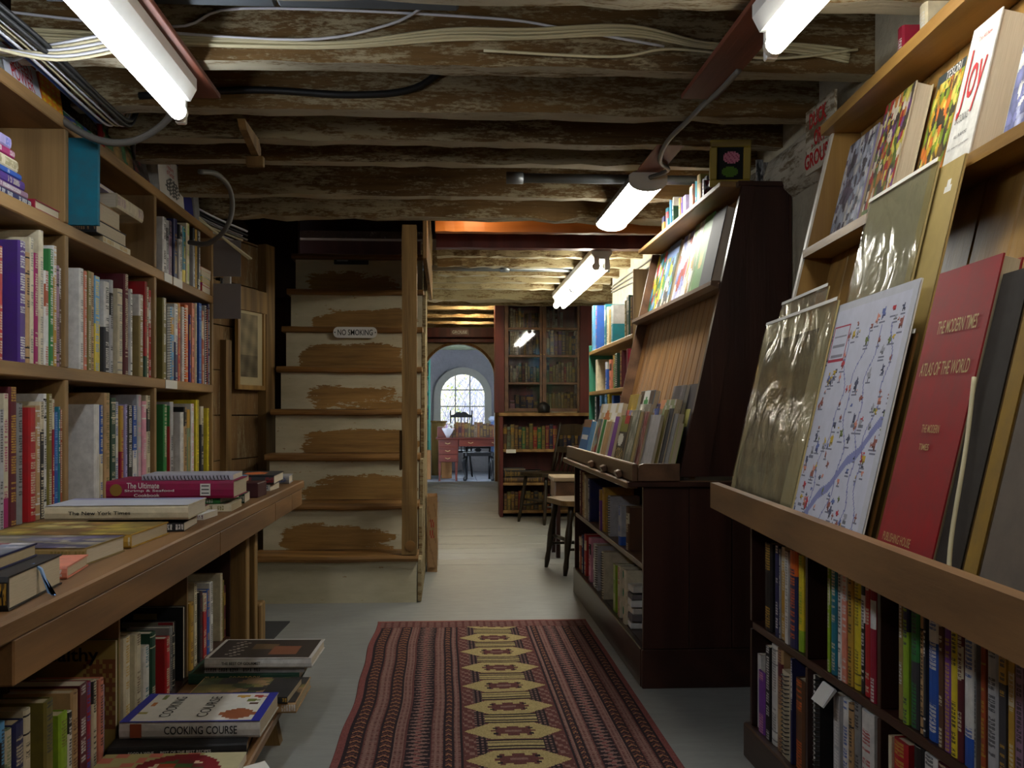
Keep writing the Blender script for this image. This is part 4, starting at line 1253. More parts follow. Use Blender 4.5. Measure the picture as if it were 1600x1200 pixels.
# shelf unit under the table
UX = -0.83
us = thing('under_table_shelf', 'low dark shelf of standing books beneath the long table', 'shelf', T(0, 0, 0))
ob('plinth', MB().cbox(-1.13, UX + 0.01, 1.5, 4.08, 0.0, 0.10, 0.004), 'dark_y', us)
ob('back_panel', MB().box(-1.145, -1.132, 1.5, 4.08, 0.0, 0.60), 'dark', us)
for px in (188, 294):
    y = Y_at(px, UX)
    ob('divider', MB().cbox(-1.13, UX - 0.002, y - 0.006, y + 0.006, 0.10, 0.60, 0.001), 'pine_z', us)
ob('end_panel', MB().cbox(-1.13, UX + 0.005, 4.08, 4.095, 0.0, 0.60, 0.001), 'dark', us)
row('2,9,1128,skyblue;9,20,1140,sage;22,40,1128,navy,cream,plain,hard;40,50,1108,cream;50,86,1094,olive,charcoal,plain,hard;88,108,1114,lime,olive,plain,hard;108,114,1112,white;114,124,1080,tan,brown,plain,hard;125,136,1068,maroon;136,144,1066,crimson,blue;144,153,1064,cream;153,164,1060,salmon;164,186,1056,lavender,gray,plain,hard',
    UX, 0.1005, 0.545, 'nearest bay under the long table', NE, 'books under the table', 1, -1.13, seed=12, tcap=0.05, ylim=(1.5, Y_at(188, UX) - 0.08))
row('192,205,995,cream,gold,plain,hard;205,222,990,cream,brown,plain,hard;223,235,1010,white,teal,plain,hard;235,245,988,darkgreen;246,267,996,red,cream,plain,hard;267,278,975,gray;278,286,980,black',
    UX, 0.1005, 0.545, 'second bay under the long table', NE, 'books under the table', 1, -1.13, seed=13, ylim=(Y_at(188, UX) + 0.006, Y_at(294, UX) - 0.115))
row('298,304,942,gold,brown;304,308,910,cream;308,318,925,black,maroon,plain,hard;318,323,928,red;323,329,922,blue;329,334,910,white;334,354,893,cream,tan,plain,hard;355,360,900,olive;360,365,906,maroon',
    UX, 0.1005, 0.545, 'bay under the table end by the stairs', NE, 'books under the table', 1, -1.13, seed=14, ylim=(Y_at(294, UX) + 0.006, 4.079))
# large books whose covers face the aisle end in the second bay
def facing(label, px0, px1, top, y, zb, col, acc, fn=None, texts=(), t=0.02, name=None):
    x0, x1 = X_at(px0, y), X_at(px1, y)
    h = z_at(top, (x0 + x1) / 2, y) - zb
    d = x1 - x0
    # front (+x) towards the viewer: +x -> -Y, spine (y=0) at x0
    M = T(x0, y, zb) @ RZ(-90)
    M = Matrix(((0, 1, 0, x0), (-1, 0, 0, y), (0, 0, 1, zb), (0, 0, 0, 1)))
    B = book(label, t, h, d, M, col, acc, 'hard', 'blank')
    B['dims'] = (t, h, d)
    if fn:
        print_on(B, fn, 24, 24)
    for body, fx, fz, w, hh, mat in texts:
        lettering(B, body, (t / 2 + 0.0012, d * fx, h * fz), (0, 1, 0), (0, 0, 1), w, hh, mat, 0.016)
    return B
yH = Y_at(188, UX) - 0.035
facing('book with Healthy in bold letters on its cream cover, under the table', 62, 183, 1000, yH, 0.1005, 'olive', 'navy', lambda u, v: (120, 72, 40) if u > .6 and v > .2 and v < .85 and (int(u * 30) + int(v * 30)) % 3 else (150, 128, 66), (('Healthy', 0.36, 0.86, 0.16, 0.045, 'ink'),), 0.026)
yB = Y_at(294, UX) - 0.03
facing('large black book with a small pale label facing out under the table', 190, 288, 948, yB, 0.1005, 'black', 'gold', lambda u, v: (132, 120, 60) if .2 < u < .58 and .84 < v < .9 else (18, 18, 20), (), 0.03)
facing('second black book with a red-edged top, standing before the other black one', 192, 272, 972, yB - 0.05, 0.1005, 'charcoal', 'red', lambda u, v: (140, 24, 36) if v > .95 and u > .7 else (120, 116, 100) if v > .92 else (46, 42, 44), (), 0.024)
# ---------------------------------------------------------------- flat books on the table
def tz(px, py, zz):     # point on the table level zz from a pixel
    Z = FPX * (CH - zz) / (py - HOR)
    a = (px - 800) / FPX
    return (a * Z * C_ + Z * S_, Z * C_ - a * Z * S_)
TZ = 0.6505
# nearest pile
flat('thick dark book with cut pages lying lowest at the near end of the table', -0.98, -0.665, 1.62, 1.885, TZ, 0.052, 'black', 'gold', 'hard', 'label', 3, 'near')
B = flat('blue-grey picture book on top at the near end of the table', -1.0, -0.70, 1.66, 1.86, TZ + 0.053, 0.022, 'navy', 'white', 'hard', 'plain', 2, 'near')
print_on(B, collage([(170, 170, 178), (140, 146, 160), (190, 186, 186), (150, 80, 92), (120, 130, 150)], 5, 5), 24, 30, 0.004)
rb = tag(ob('bookmark_ribbon', MB().prism([(-0.68, 0.7025), (-0.675, 0.7035), (-0.662, 0.695), (-0.650, 0.662), (-0.646, 0.6515), (-0.640, 0.6512), (-0.6515, 0.655), (-0.664, 0.692), (-0.676, 0.7018)], 1.77, 1.778, 'y'), m_plain('ribbon', (120, 160, 208), 0.5)), 'pale blue bookmark ribbon hanging from the near pile over the table edge', 'ribbon')
flat('pale book with a reddish cover lying under the olive one', -0.95, -0.69, 1.93, 2.10, TZ, 0.022, 'salmon', 'white', 'hard', 'plain', 6, 'near')
B = flat('olive-spined book with a bowed dark cover, second pile on the table', -1.0, -0.70, 2.12, 2.34, TZ, 0.034, 'khaki', 'olive', 'hard', 'plain', -3, 'near')
print_on(B, collage([(110, 100, 130), (140, 136, 150), (90, 84, 110), (160, 150, 130)], 6, 5), 20, 26, 0.004)
B = flat('large yellow picture book lying flat beyond the olive one', -1.02, -0.69, 2.38, 2.66, TZ, 0.03, 'gold', 'cream', 'hard', 'plain', -2, 'near')
print_on(B, collage([(186, 160, 70), (160, 130, 60), (200, 180, 110), (150, 110, 60)], 8, 5), 20, 26, 0.004)
flat('black paperback showing its white pages at the table edge', -0.92, -0.668, 2.70, 2.90, TZ, 0.022, 'black', 'white', 'soft', 'plain', 4, 'near')
B = flat('white book with small black spine lettering on top of the yellow one', -1.0, -0.652, 2.69, 2.93, TZ + 0.031, 0.036, 'cream', 'white', 'hard', 'blank', 2, 'near', None, [('The New York Times', 0.62, 0.15, 0.009)], 'ink')
print_on(B, lambda u, v: (150, 150, 190) if u > .8 else (196, 198, 206), 10, 10, 0.004)
flat('small paperback stack base with a white spine on the table', -0.88, -0.672, 3.0, 3.14, TZ, 0.017, 'white', 'maroon', 'soft', 'plain', -4, 'near')
flat('small maroon paperback lying on the white one', -0.90, -0.69, 3.01, 3.14, TZ + 0.0178, 0.014, 'maroon', 'white', 'soft', 'plain', 3, 'near')
flat('cream book with dark lettering overhanging under the wine-red one', -0.93, -0.655, 3.24, 3.44, TZ, 0.022, 'cream', 'olive', 'soft', 'plain', 2, 'near')
flat('green-edged book lying between the cream and the wine-red one', -0.98, -0.68, 3.26, 3.50, TZ + 0.0228, 0.018, 'green', 'white', 'hard', 'plain', -3, 'near')
B = flat('thick wine-red book with The Ultimate on its spine', -1.02, -0.645, 3.23, 3.48, TZ + 0.0416, 0.052, (150, 22, 74), 'white', 'hard', 'blank', 1, 'near', None, [('The Ultimate', 0.71, 0.095, 0.017), ('Shrimp & Seafood', 0.66, 0.145, 0.009), ('Cookbook', 0.68, 0.075, 0.009)], 'whiteink')
kids = [k for k in B.children if k.name.startswith('lettering')]
for k, dz in zip(kids, (0.013, -0.003, -0.016)):
    k.location.x += dz
ob('spine_emblem', MB().tube([(0, -0.0005, 0.345), (0, -0.0016, 0.345)], 0.018, 14), m_plain('gold_emblem', (140, 108, 44), 0.5), B)
ob('price_label', MB().box(-0.018, 0.018, -0.0014, 0.0, 0.068, 0.098), 'card', B)
for k in range(3):
    ob('label_line', MB().box(-0.012 + k * 0.011, -0.009 + k * 0.011, -0.0019, -0.0012, 0.072, 0.094), 'ink', B)
B = book('white spiral-bound notebook on the wine-red book', 0.016, 0.27, 0.2, T(-0.79, 3.36, TZ + 0.0416 + 0.053 + 0.0085) @ RZ(3) @ Matrix(((0, 0, -1, 0.135), (0, 1, 0, -0.1), (1, 0, 0, 0), (0, 0, 0, 1))), (190, 190, 204), 'black', 'spiral')
flat('green paperback at the far side of the wine-red book', -0.90, -0.672, 3.53, 3.68, TZ, 0.03, 'darkgreen', 'white', 'soft', 'plain', 4, 'near')
o = thing('slipcase', 'maroon slipcase box lying by the table edge', 'box', T(-0.78, 3.84, TZ) @ RZ(-2))
ob('case', MB().cbox(-0.12, 0.12, -0.075, 0.075, 0.0, 0.052, 0.003), m_plain('maroon_card', (62, 20, 26), 0.5), o)
ob('label', MB().box(-0.02, 0.05, -0.0765, -0.075, 0.012, 0.04), m_plain('maroon_label', (80, 34, 38), 0.5), o)
flat('small blue-spined book with an orange cover on the slipcase', -0.93, -0.72, 3.79, 3.91, TZ + 0.0525, 0.02, 'orange', 'skyblue', 'soft', 'half', 3, 'near')
flat('white book lying under the dark grey book near the table end', -0.93, -0.672, 4.10, 4.28, TZ, 0.024, 'white', 'navy', 'soft', 'plain', -2, 'near')
B = flat('dark grey book with orange fruit on its cover near the table end', -1.02, -0.665, 4.08, 4.40, TZ + 0.0248, 0.034, 'charcoal', 'red', 'hard', 'plain', 2, 'near')
print_on(B, lambda u, v: (224, 120, 60) if ((u - .5) / .3) ** 2 + ((v - .25) / .12) ** 2 < 1 else (196, 140, 110) if ((u - .6) / .2) ** 2 + ((v - .8) / .1) ** 2 < 1 else (150, 156, 160) if abs(v - .52) < .07 and u > .55 else (54, 58, 62), 22, 30, 0.004)
flat('small grey-blue book last at the far end of the table', -0.80, -0.668, 4.50, 4.68, TZ, 0.032, 'silver', 'blue', 'hard', 'plain', 3, 'near')
# ---------------------------------------------------------------- low bench with flat books
bn = thing('low_bench', 'low plank bench on short feet beside the table, covered with books', 'bench', T(0, 0, 0))
ob('seat_plank', MB().cbox(-0.815, -0.475, 1.60, 3.64, 0.078, 0.105, 0.004), 'table', bn)
for y in (1.7, 3.05):
    mb = MB().prism([(-0.80, 0.0), (-0.50, 0.0), (-0.475, 0.0), (-0.49, 0.0775), (-0.79, 0.0775)], y, y + 0.05, 'y')
    ob('foot', mb, 'post', bn)
BZ = 0.1055
B = flat('mixed fruit cover with a round red plate, nearest on the low bench', -0.82, -0.485, 2.31, 2.60, BZ, 0.02, 'cream', 'red', 'soft', 'blank', 0, 'near')
def plate(u, v):
    r = ((u - .55) / .42) ** 2 + ((v - .42) / .3) ** 2
    if r < 0.45: return [(60, 90, 40), (170, 60, 30), (220, 200, 170), (110, 30, 34)][(int(u * 11) * 3 + int(v * 9) * 5) % 4]
    if r < 1: return (128, 20, 30)
    return (190, 180, 140) if v < .3 else (200, 110, 90) if (int(u * 9) + int(v * 12)) % 3 == 0 else (176, 166, 110)
print_on(B, plate, 30, 34)
B = flat('black book with white spine lettering under the blue-edged one on the bench', -0.83, -0.50, 2.625, 2.86, BZ, 0.03, 'black', 'gray', 'hard', 'blank', 4, 'near', None, [('FOOD & WINE', 0.76, 0.06, 0.008), ('BEST OF THE BEST RECIPES', 0.44, 0.12, 0.007)], 'whiteink')
B = flat('thick blue-edged book titled COOKING COURSE on the low bench', -0.812, -0.465, 2.68, 2.95, BZ + 0.0308, 0.042, (208, 204, 196), 'navy', 'hard', 'blank', -1, 'near', None, [('COOKING COURSE', 0.42, 0.18, 0.02)], 'ink')
def course(u, v):
    if u < .04 or u > .96 or v < .06 or v > .94: return (34, 40, 150)
    for cu, cv, ru, rv, c in ((.25, .2, .17, .12, (150, 84, 50)), (.72, .16, .05, .05, (120, 130, 60)), (.86, .25, .05, .05, (200, 150, 60)), (.6, .14, .05, .04, (90, 60, 50)), (.86, .12, .05, .04, (180, 60, 40)), (.3, .9, .05, .05, (150, 140, 60)), (.6, .88, .06, .03, (190, 120, 60)), (.85, .85, .08, .03, (120, 130, 70))):
        if ((u - cu) / ru) ** 2 + ((v - cv) / rv) ** 2 < 1: return c
    return (214, 210, 200)
pr = print_on(B, course, 30, 30)
t_, h_, d_ = B['dims']
for k, (txt, yy) in enumerate((('COOKING', 0.72), ('COURSE', 0.45))):
    lettering(B, txt, (t_ / 2 + 0.0014, d_ * 0.5, h_ * yy), (0, 1, 0), (0, 0, 1), 0.19, 0.028, 'ink', 0.0)
ob('spine_picture', MB().box(-0.017, 0.017, -0.0014, 0.0, h_ * 0.84, h_ * 0.84 + 0.028), m_plain('spine_picture', (140, 70, 44), 0.5), B)
B = flat('picture book with a dark food photograph, under a wooden-edged one on the bench', -0.745, -0.42, 3.0, 3.29, BZ, 0.03, 'tan', 'white', 'hard', 'plain', -1, 'near')
print_on(B, collage([(52, 48, 44), (70, 80, 46), (120, 110, 60), (150, 120, 84), (84, 90, 60), (40, 36, 34)], 14, 7), 30, 34, 0.006)
flat('small dark book with golden letters at the edge of the bench', -0.52, -0.44, 2.99, 3.2, BZ + 0.0306, 0.018, 'black', 'gold', 'soft', 'plain', -3, 'near')
flat('yellow and green soup cookbook lying under the gourmet book', -0.80, -0.46, 3.33, 3.57, BZ, 0.032, 'darkgreen', 'yellow', 'hard', 'blank', 0, 'near', None, [('THE Soup COOKBOOK', 0.6, 0.17, 0.018)], 'goldink')
flat('grey paperback between the soup cookbook and the gourmet book', -0.75, -0.44, 3.34, 3.57, BZ + 0.0326, 0.018, 'silver', 'black', 'soft', 'plain', -2, 'near')
B = flat('white-spined book with a dark dinner scene on top of the far bench pile', -0.745, -0.415, 3.32, 3.60, BZ + 0.0512, 0.03, 'white', 'gray', 'hard', 'blank', -2, 'near', None, [('THE BEST OF GOURMET', 0.66, 0.12, 0.009)], 'ink')
def dinner(u, v):
    if u < .03 or u > .97 or v < .03 or v > .97: return (200, 196, 190)
    if .2 < u < .6 and .18 < v < .45: return (130, 78, 52)
    if .45 < u < .75 and .4 < v < .66: return (104, 80, 52)
    if .1 < u < .9 and .7 < v < .86 and (int(u * 21) + int(v * 34)) % 4 == 0: return (180, 170, 160)
    return (52, 42, 36)
print_on(B, dinner, 26, 34)
tag(ob('paper_sheet', MB().prism([(-0.483, 2.44), (-0.42, 2.54), (-0.44, 2.59), (-0.483, 2.55)], BZ + 0.0005, BZ + 0.0015, 'z'), 'card'), 'folded white paper sticking out over the bench edge', 'paper')
# black mat on the floor by the table end
mt = thing('floor_mat', 'dark grey rubber mat lying on the floor at the table end', 'mat', T(0, 0, 0))
p1, p2, p3, p4 = [tz(a, b, 0.004) for a, b in ((350, 1003), (425, 1000), (453, 971), (380, 971))]
ob('mat_sheet', MB().prism([p1, p2, p3, p4], 0.0005, 0.006, 'z'), m_plain('rubber', (52, 53, 56), 0.8), mt)
# framed print on the partition
fr_ = thing('framed_print', 'tall framed sepia print hung on the board partition beside the stairs', 'picture', T(0, 0, 0))
u0, u1, z0, z1 = 0.375, 0.70, z_at(609, -1.07, 5.8), z_at(460, -1.07, 5.8)
for a, b, c, d in ((u0, u1, z0, z0 + 0.025), (u0, u1, z1 - 0.025, z1), (u0, u0 + 0.022, z0 + 0.025, z1 - 0.025), (u1 - 0.022, u1, z0 + 0.025, z1 - 0.025)):
    ob('frame_rail', obox(MB(), along, a, b, -0.055, -0.036, c, d), 'ochre', fr_)
ob('mount', obox(MB(), along, u0 + 0.02, u1 - 0.02, -0.046, -0.042, z0 + 0.02, z1 - 0.02), m_plain('mount_board', (176, 160, 122), 0.7), fr_)
def sepia(u, v):
    n = math.sin(u * 9 + v * 7) * math.sin(v * 13 - u * 4)
    b = 132 + 22 * n - 30 * (v < .35)
    return (b, b * .9, b * .7)
cpt = Vector(along((u0 + u1) / 2 - 0.02, -0.048, (z0 + z1) / 2 - 0.02))
art(fr_, cpt, part_d, (0, 0, 1), 0.2, 0.34, 16, 26, sepia, 'artmatte', 'print')
# ================================================================ magazine rack (middle unit on the other wall)
MX, MY0, MY1 = 0.675, 3.60, 5.56       # face of the lower case, near and far ends
MYC = 5.19
rk = thing('magazine_rack', 'dark-stained display rack with sloping beadboard back and open shelves below', 'display rack', T(0, 0, 0))
LEAN = math.degrees(math.atan2(0.215, 0.965))
def slope_x(z):
    return 0.805 + (z - 0.77) * 0.215 / 0.965
side = [(MX, 0.10), (MX, 0.70), (0.63, 0.705), (0.63, 0.755), (0.66, 0.772), (0.805, 0.772), (1.02, 1.735), (1.185, 1.735), (1.185, 0.10)]
for k, (x0, x1) in enumerate(((MX, 0.835), (0.837, 0.985), (0.987, 1.185))):       # near side: three dark boards
    ob('side_board', MB().cbox(x0, x1, MY0 - 0.0, MY0 + 0.02, 0.135, 0.695, 0.002), 'dark', rk)
ob('side_cheek', MB().prism([(0.80, 0.73), (slope_x(1.735), 1.735), (slope_x(1.735) + 0.045, 1.735), (0.90, 0.73)], MY0 - 0.006, MY0 + 0.02, 'y'), 'dark', rk)
ob('side_panel', MB().prism([(0.901, 0.73), (slope_x(1.735) + 0.046, 1.735), (1.185, 1.735), (1.185, 0.73)], MY0, MY0 + 0.018, 'y'), 'dark', rk)
ob('cap_board', MB().cbox(1.005, 1.19, MY0 - 0.01, MY0 + 0.03, 1.735, 1.752, 0.002), 'dark_y', rk)
ob('side_cheek', MB().prism([(0.80, 0.73), (slope_x(1.735), 1.735), (slope_x(1.735) + 0.06, 1.735), (0.93, 0.73)], MYC, MYC + 0.02, 'y'), 'walnut', rk)
ob('side_board', MB().cbox(MX, 1.185, MY1 - 0.02, MY1, 0.12, 0.695, 0.002), 'dark', rk)
ob('base_board', MB().cbox(MX - 0.004, 1.185, MY0 - 0.003, MY0 + 0.02, 0.0, 0.134, 0.003), 'dark_y', rk)
ob('base_board', MB().cbox(MX - 0.006, MX + 0.016, MY0 + 0.021, MY1, 0.0, 0.134, 0.003), 'dark_y', rk)
ob('bottom_shelf', MB().box(MX + 0.016, 1.185, MY0 + 0.02, MY1 - 0.02, 0.115, 0.134), 'dark_y', rk)
ob('middle_shelf', MB().cbox(MX + 0.003, 1.185, MY0 + 0.02, MY1 - 0.02, 0.405, 0.425, 0.002), 'walnut', rk)
ob('back_panel', MB().box(1.186, 1.195, MY0, MY1, 0.0, 1.735), 'dark', rk)
ob('tray_floor', MB().box(0.655, 1.185, MY0 + 0.0, MY1, 0.697, 0.715), 'walnut', rk)
ob('tray_ledge', MB().cbox(0.615, 0.654, MY0 - 0.012, MY1 + 0.02, 0.690, 0.712, 0.003), 'walnut', rk)
ob('tray_front', MB().cbox(0.636, 0.655, MY0 - 0.012, MY1 + 0.012, 0.7125, 0.775, 0.004), 'walnut', rk)
arcp = [(0.656, 0.716), (0.80, 0.716), (0.80, 0.775), (0.675, 0.775), (0.66, 0.77), (0.656, 0.758)]
ob('tray_end', MB().prism(arcp, MY0 - 0.012, MY0 + 0.006, 'y'), 'walnut', rk)
ob('tray_end', MB().prism(arcp, MY1 - 0.006, MY1 + 0.012, 'y'), 'walnut', rk)
ob('side_moulding', MB().cbox(0.62, 1.186, MY0 - 0.016, MY0 - 0.0065, 0.695, 0.712, 0.002), 'dark_y', rk)
npl = 17
for k in range(npl):                                 # beadboard planks of the sloping back
    ya = MY0 + 0.021 + (MYC - 0.001 - MY0 - 0.021) * k / npl
    yb = MY0 + 0.021 + (MYC - 0.001 - MY0 - 0.021) * (k + 1) / npl
    mb = MB()
    off = 0.05
    for y, w in ((ya + 0.0005, 0.005), (ya + 0.005, 0), (yb - 0.005, 0), (yb - 0.0005, 0.005)):
        for z in (0.72, 1.735):
            mb.v += [(slope_x(z) + off + w, y, z), (slope_x(z) + off + 0.016, y, z)]
    for j in range(3):
        a = j * 4
        mb.f += [(a, a + 2, a + 6, a + 4), (a + 1, a + 5, a + 7, a + 3)]
    mb.f += [(0, 1, 3, 2), (12, 14, 15, 13)]
    ob('plank', mb, 'plank', rk)
ob('display_shelf', MB().prism([(slope_x(1.385), 1.385), (slope_x(1.385) + 0.01 + 0.04, 1.385), (slope_x(1.41) + 0.05, 1.41), (slope_x(1.41) - 0.03, 1.41), (slope_x(1.40) - 0.03, 1.395)], MY0 + 0.021, MYC - 0.001, 'y'), 'walnut', rk)
ob('top_shelf', MB().cbox(0.948, 1.19, MY0 + 0.02, MYC, 1.736, 1.756, 0.003), 'pine', rk)
def clip_block(i, px):
    y = Y_at(px, 0.62)
    o = thing('wooden_block', '%s wooden block on the ledge of the magazine rack' % ('nearest', 'middle', 'furthest')[i], 'block', T(0.632, y, 0.7125) @ RY(-24))
    ob('block', MB().cbox(-0.011, 0.011, -0.028, 0.028, 0.004, 0.03, 0.003), 'walnut', o)
    ob('pad', MB().box(-0.011, 0.011, -0.02, 0.02, 0.0, 0.004), 'black', o)
for i, px in enumerate((964, 941, 922)):
    clip_block(i, px)
NR = 'near end'
row('905,909,735,maroon,cream;909,913,738,tan;913,918,742,cream;918,935,748,navy,white,plain,hard;936,940,765,violet;940,949,762,gold,maroon,plain,hard;950,961,775,silver,black,plain,spiral;965,976,790,silver,blue,foot,hard;977,984,792,brown,cream',
    MX + 0.004, 0.4255, 0.690, 'upper shelf under the magazine rack', NR, 'books in the rack, upper shelf', -1, 1.18, seed=31, tcap=0.06, ylim=(MY0 + 0.02, MY1 - 0.02))
row('904,908,838,rust;908,913,836,navy,cream;912,919,835,red;919,925,840,pink;926,931,850,white;931,938,852,silver,black,plain,spiral;940,947,862,cream,black,plain,spiral;958,963,882,lime,cream,plain,soft;964,971,884,cream,red,plain,hard;972,986,890,cream,green,blank,hard',
    MX + 0.004, 0.1345, 0.404, 'bottom shelf of the magazine rack', NR, 'books in the rack, bottom shelf', -1, 1.18, seed=32, tcap=0.06, ylim=(MY0 + 0.02, MY1 - 0.02))
hexo = [o for o in bpy.data.objects if o.get('label', '').endswith('1st from near end, bottom shelf of the magazine rack')][0]
hexo['label'] = 'cream book with green hexagons down its spine, nearest on the bottom rack shelf'
for k in range(3):
    ob('spine_hexagon', MB().prism([(0.013 * math.sin(R(60 * a)), 0.05 + k * 0.07 + 0.016 * math.cos(R(60 * a))) for a in range(6)], -0.0012, 0.0, 'y'), m_plain('hexagon_green', (18, 118, 74), 0.5), hexo)
# loose papers lying between the spiral books
pz = 0.1345
for k in range(6):
    o = tag(ob('paper_bundle', MB().cbox(-0.10, 0.10, -0.085, 0.085, 0, 0.022 + 0.004 * (k % 2), 0.003), ['card', 'greycard', 'offwhite'][k % 3]), '%s lying bundle of papers from the bottom in the rack' % nth(k + 1), 'papers', 'papers on the bottom rack shelf')
    o.matrix_world = T(MX + 0.12, 4.02 + 0.006 * (k % 3), pz) @ RZ((k % 3 - 1) * 3)
    pz += 0.027
# ---------------------------------------------------------------- books displayed cover-out
def display(label, y0, y1, xb, zb, h, t, lean, col, acc='black', fn=None, texts=(), kind='hard', mat='art', nx=20, ny=26, yaw=0.0):
    """cover towards the aisle (-X), leaning back; fore-edge towards the viewer, spine at the far end"""
    d = y1 - y0
    M = T(xb, y1, zb) @ RZ(yaw) @ RY(lean) @ T(-t / 2, 0, 0) @ RZ(180)
    B = book(label, t, h, d, M, col, acc, kind, 'blank')
    B['dims'] = (t, h, d)
    if fn:
        print_on(B, fn, nx, ny, 0.002, mat)
    for body, fy, fz, w, hh, m in texts:
        lettering(B, body, (t / 2 + 0.0014, d * fy, h * fz), (0, 1, 0), (0, 0, 1), w, hh, m, 0.008)
    return B
G = [(70, 120, 60), (150, 160, 60), (200, 190, 170), (180, 60, 60), (90, 130, 170), (60, 60, 60)]
P1 = [(60, 100, 160), (200, 180, 90), (150, 60, 60), (80, 120, 80), (210, 206, 200)]
DS = slope_x(1.41) + 0.046
def disp_row(items, xb, zb, seed0, group=None):
    for i, (px0, px1, top, t, col, label, fn, texts, dx) in enumerate(items):
        X = xb - dx
        ya, yb = sorted((Y_at(px0, X), Y_at(px1, X)))
        zt = z_at(top, X + 0.05, (ya + yb) / 2)
        h = min(0.314, max(0.12, (zt - zb) / math.cos(R(LEAN))))
        yb = min(yb, MYC - 0.004)
        display(label, ya, yb, X, zb, h, t, LEAN, col, 'black', fn, texts)
disp_row([
    (1014, 1031, 390, 0.016, 'skyblue', 'bright garden picture book furthest on the rack shelf', collage([(80, 150, 190), (200, 190, 60), (60, 110, 70), (190, 70, 70), (220, 220, 216)], 41, 7), (), 0),
    (1032, 1049, 372, 0.022, 'sage', 'garden book with an arched gate on its cover', collage(G, 42, 6, top=(0.2, (90, 110, 150))), (), 0),
    (1053, 1072, 352, 0.018, 'lavender', 'blue and red illustrated cover on the rack shelf', collage([(170, 170, 210), (150, 60, 50), (220, 214, 206), (120, 130, 180)], 43, 5), (), 0),
    (1073, 1088, 340, 0.03, 'cream', 'pale pictured cover before the green book on the shelf', collage([(200, 190, 160), (160, 120, 60), (220, 216, 208), (110, 140, 90)], 44, 5), (), 0),
    (1090, 1104, 330, 0.034, 'green', 'thick green book with a gold oval on the rack shelf', lambda u, v: (170, 150, 80) if ((u - .5) / .22) ** 2 + ((v - .45) / .16) ** 2 < 1 else (74, 118, 60), (), 0),
    (1106, 1126, 332, 0.04, 'charcoal', 'plain slate-grey book nearest on the rack shelf', None, (), 0),
], DS, 1.4105, 40)
# standing books along the top of the rack
row('1034,1039,340,gold,navy;1039,1046,326,teal,red;1046,1050,312,skyblue;1050,1060,308,darkgreen,white,topband;1060,1063,310,gold;1063,1067,308,purple;1067,1077,306,lavender,crimson;1077,1081,292,cream;1081,1085,288,salmon;1085,1088,284,teal;1088,1096,274,tan,olive;1096,1100,280,navy;1100,1104,276,lavender',
    0.99, 1.7565, 2.12, 'top of the magazine rack', NR, 'books along the top of the rack', -1, 1.19, seed=45, tcap=0.05)
yk = Y_at(1112, 1.0)
B = facing('white book with a dark pink flower leaning by the picture frame', 1099, 1117, 282, 3.93, 1.7565, 'white', 'crimson', collage([(130, 40, 60), (90, 30, 44), (200, 200, 200), (60, 90, 60)], 47, 5), (), 0.012)
# picture frame with a rose
fx, fy = X_at(1140, 3.72), 3.72
o = thing('rose_picture_frame', 'gilt-framed picture of a pink rose standing on the rack top', 'picture', T(fx, fy, 1.757) @ RZ(-6) @ RX(8))
w, h = 0.145, 0.165
for a, b, c, d in ((-w / 2, w / 2, 0, 0.026), (-w / 2, w / 2, h - 0.026, h), (-w / 2, -w / 2 + 0.026, 0.026, h - 0.026), (w / 2 - 0.026, w / 2, 0.026, h - 0.026)):
    ob('frame_rail', MB().cbox(a, b, -0.008, 0.01, c, d, 0.003), m_plain('gilt_frame', (150, 128, 44), 0.4), o)
ob('backing', MB().box(-w / 2 + 0.01, w / 2 - 0.01, 0.003, 0.008, 0.01, h - 0.01), 'black', o)
def rose(u, v):
    r = ((u - .55) / .32) ** 2 + ((v - .68) / .18) ** 2
    if r < 1: return (210, 130, 150) if (int(u * 25) + int(v * 25)) % 4 else (170, 84, 110)
    if ((u - .5) / .3) ** 2 + ((v - .25) / .16) ** 2 < 1: return (84, 120, 40)
    return (24, 26, 24)
art(o, (0, 0.002, h / 2), (1, 0, 0), (0, 0, 1), w - 0.05, h - 0.05, 20, 22, rose, 'artmatte', 'print')
for i, px in enumerate((1186, 1198, 1210)):
    y = 3.68 + 0.0 * i
    x = X_at(px, y)
    facing('%s leaning grey pamphlet beside the rose picture' % nth(i + 1), px - 5, px + 6, 250 + 4 * i, 3.74 + i * 0.03, 1.7525 if i else 1.757, 'silver', 'charcoal', collage([(150, 152, 156), (60, 62, 66), (190, 190, 192)], 60 + i, 5), (), 0.008)
# magazines standing in the tray: back rank then front rank
def tray(px0, px1, top, xb, t, col, label, fn=None, texts=(), kind='soft'):
    xt = 0.722 + ((px0 + px1) / 2 - 920) / 158 * 0.112 + xb
    xb = xt - 0.052
    ya, yb = sorted((Y_at(px0, xt), Y_at(px1, xt)))
    ya = max(ya, MY0 + 0.024)
    yb = min(max(yb, ya + 0.05), MY1 - 0.02)
    zt = z_at(top, xt, (ya + yb) / 2)
    h = max(0.15, (zt - 0.7155) / math.cos(R(LEAN)))
    t = min(t, 0.021)
    return display(label, ya, yb, xb, 0.7155, h, t, LEAN + 0.2, col, 'black', fn, texts, kind)
XB0, XB1, XB2 = 0.048, 0.025, 0.0
tray(986, 999, 618, XB0, 0.02, 'yellow', 'yellow card in the back rank of the rack tray', collage([(200, 180, 60), (180, 150, 50)], 70, 3))
tray(1002, 1024, 612, XB0, 0.02, 'skyblue', 'sky-blue book with a green crest standing tallest in the tray', lambda u, v: (60, 130, 70) if ((u - .5) / .16) ** 2 + ((v - .84) / .07) ** 2 < 1 else (70, 54, 44) if v > .8 and (u < .3 or u > .7) else (120, 176, 214) if v < .8 else (200, 200, 196))
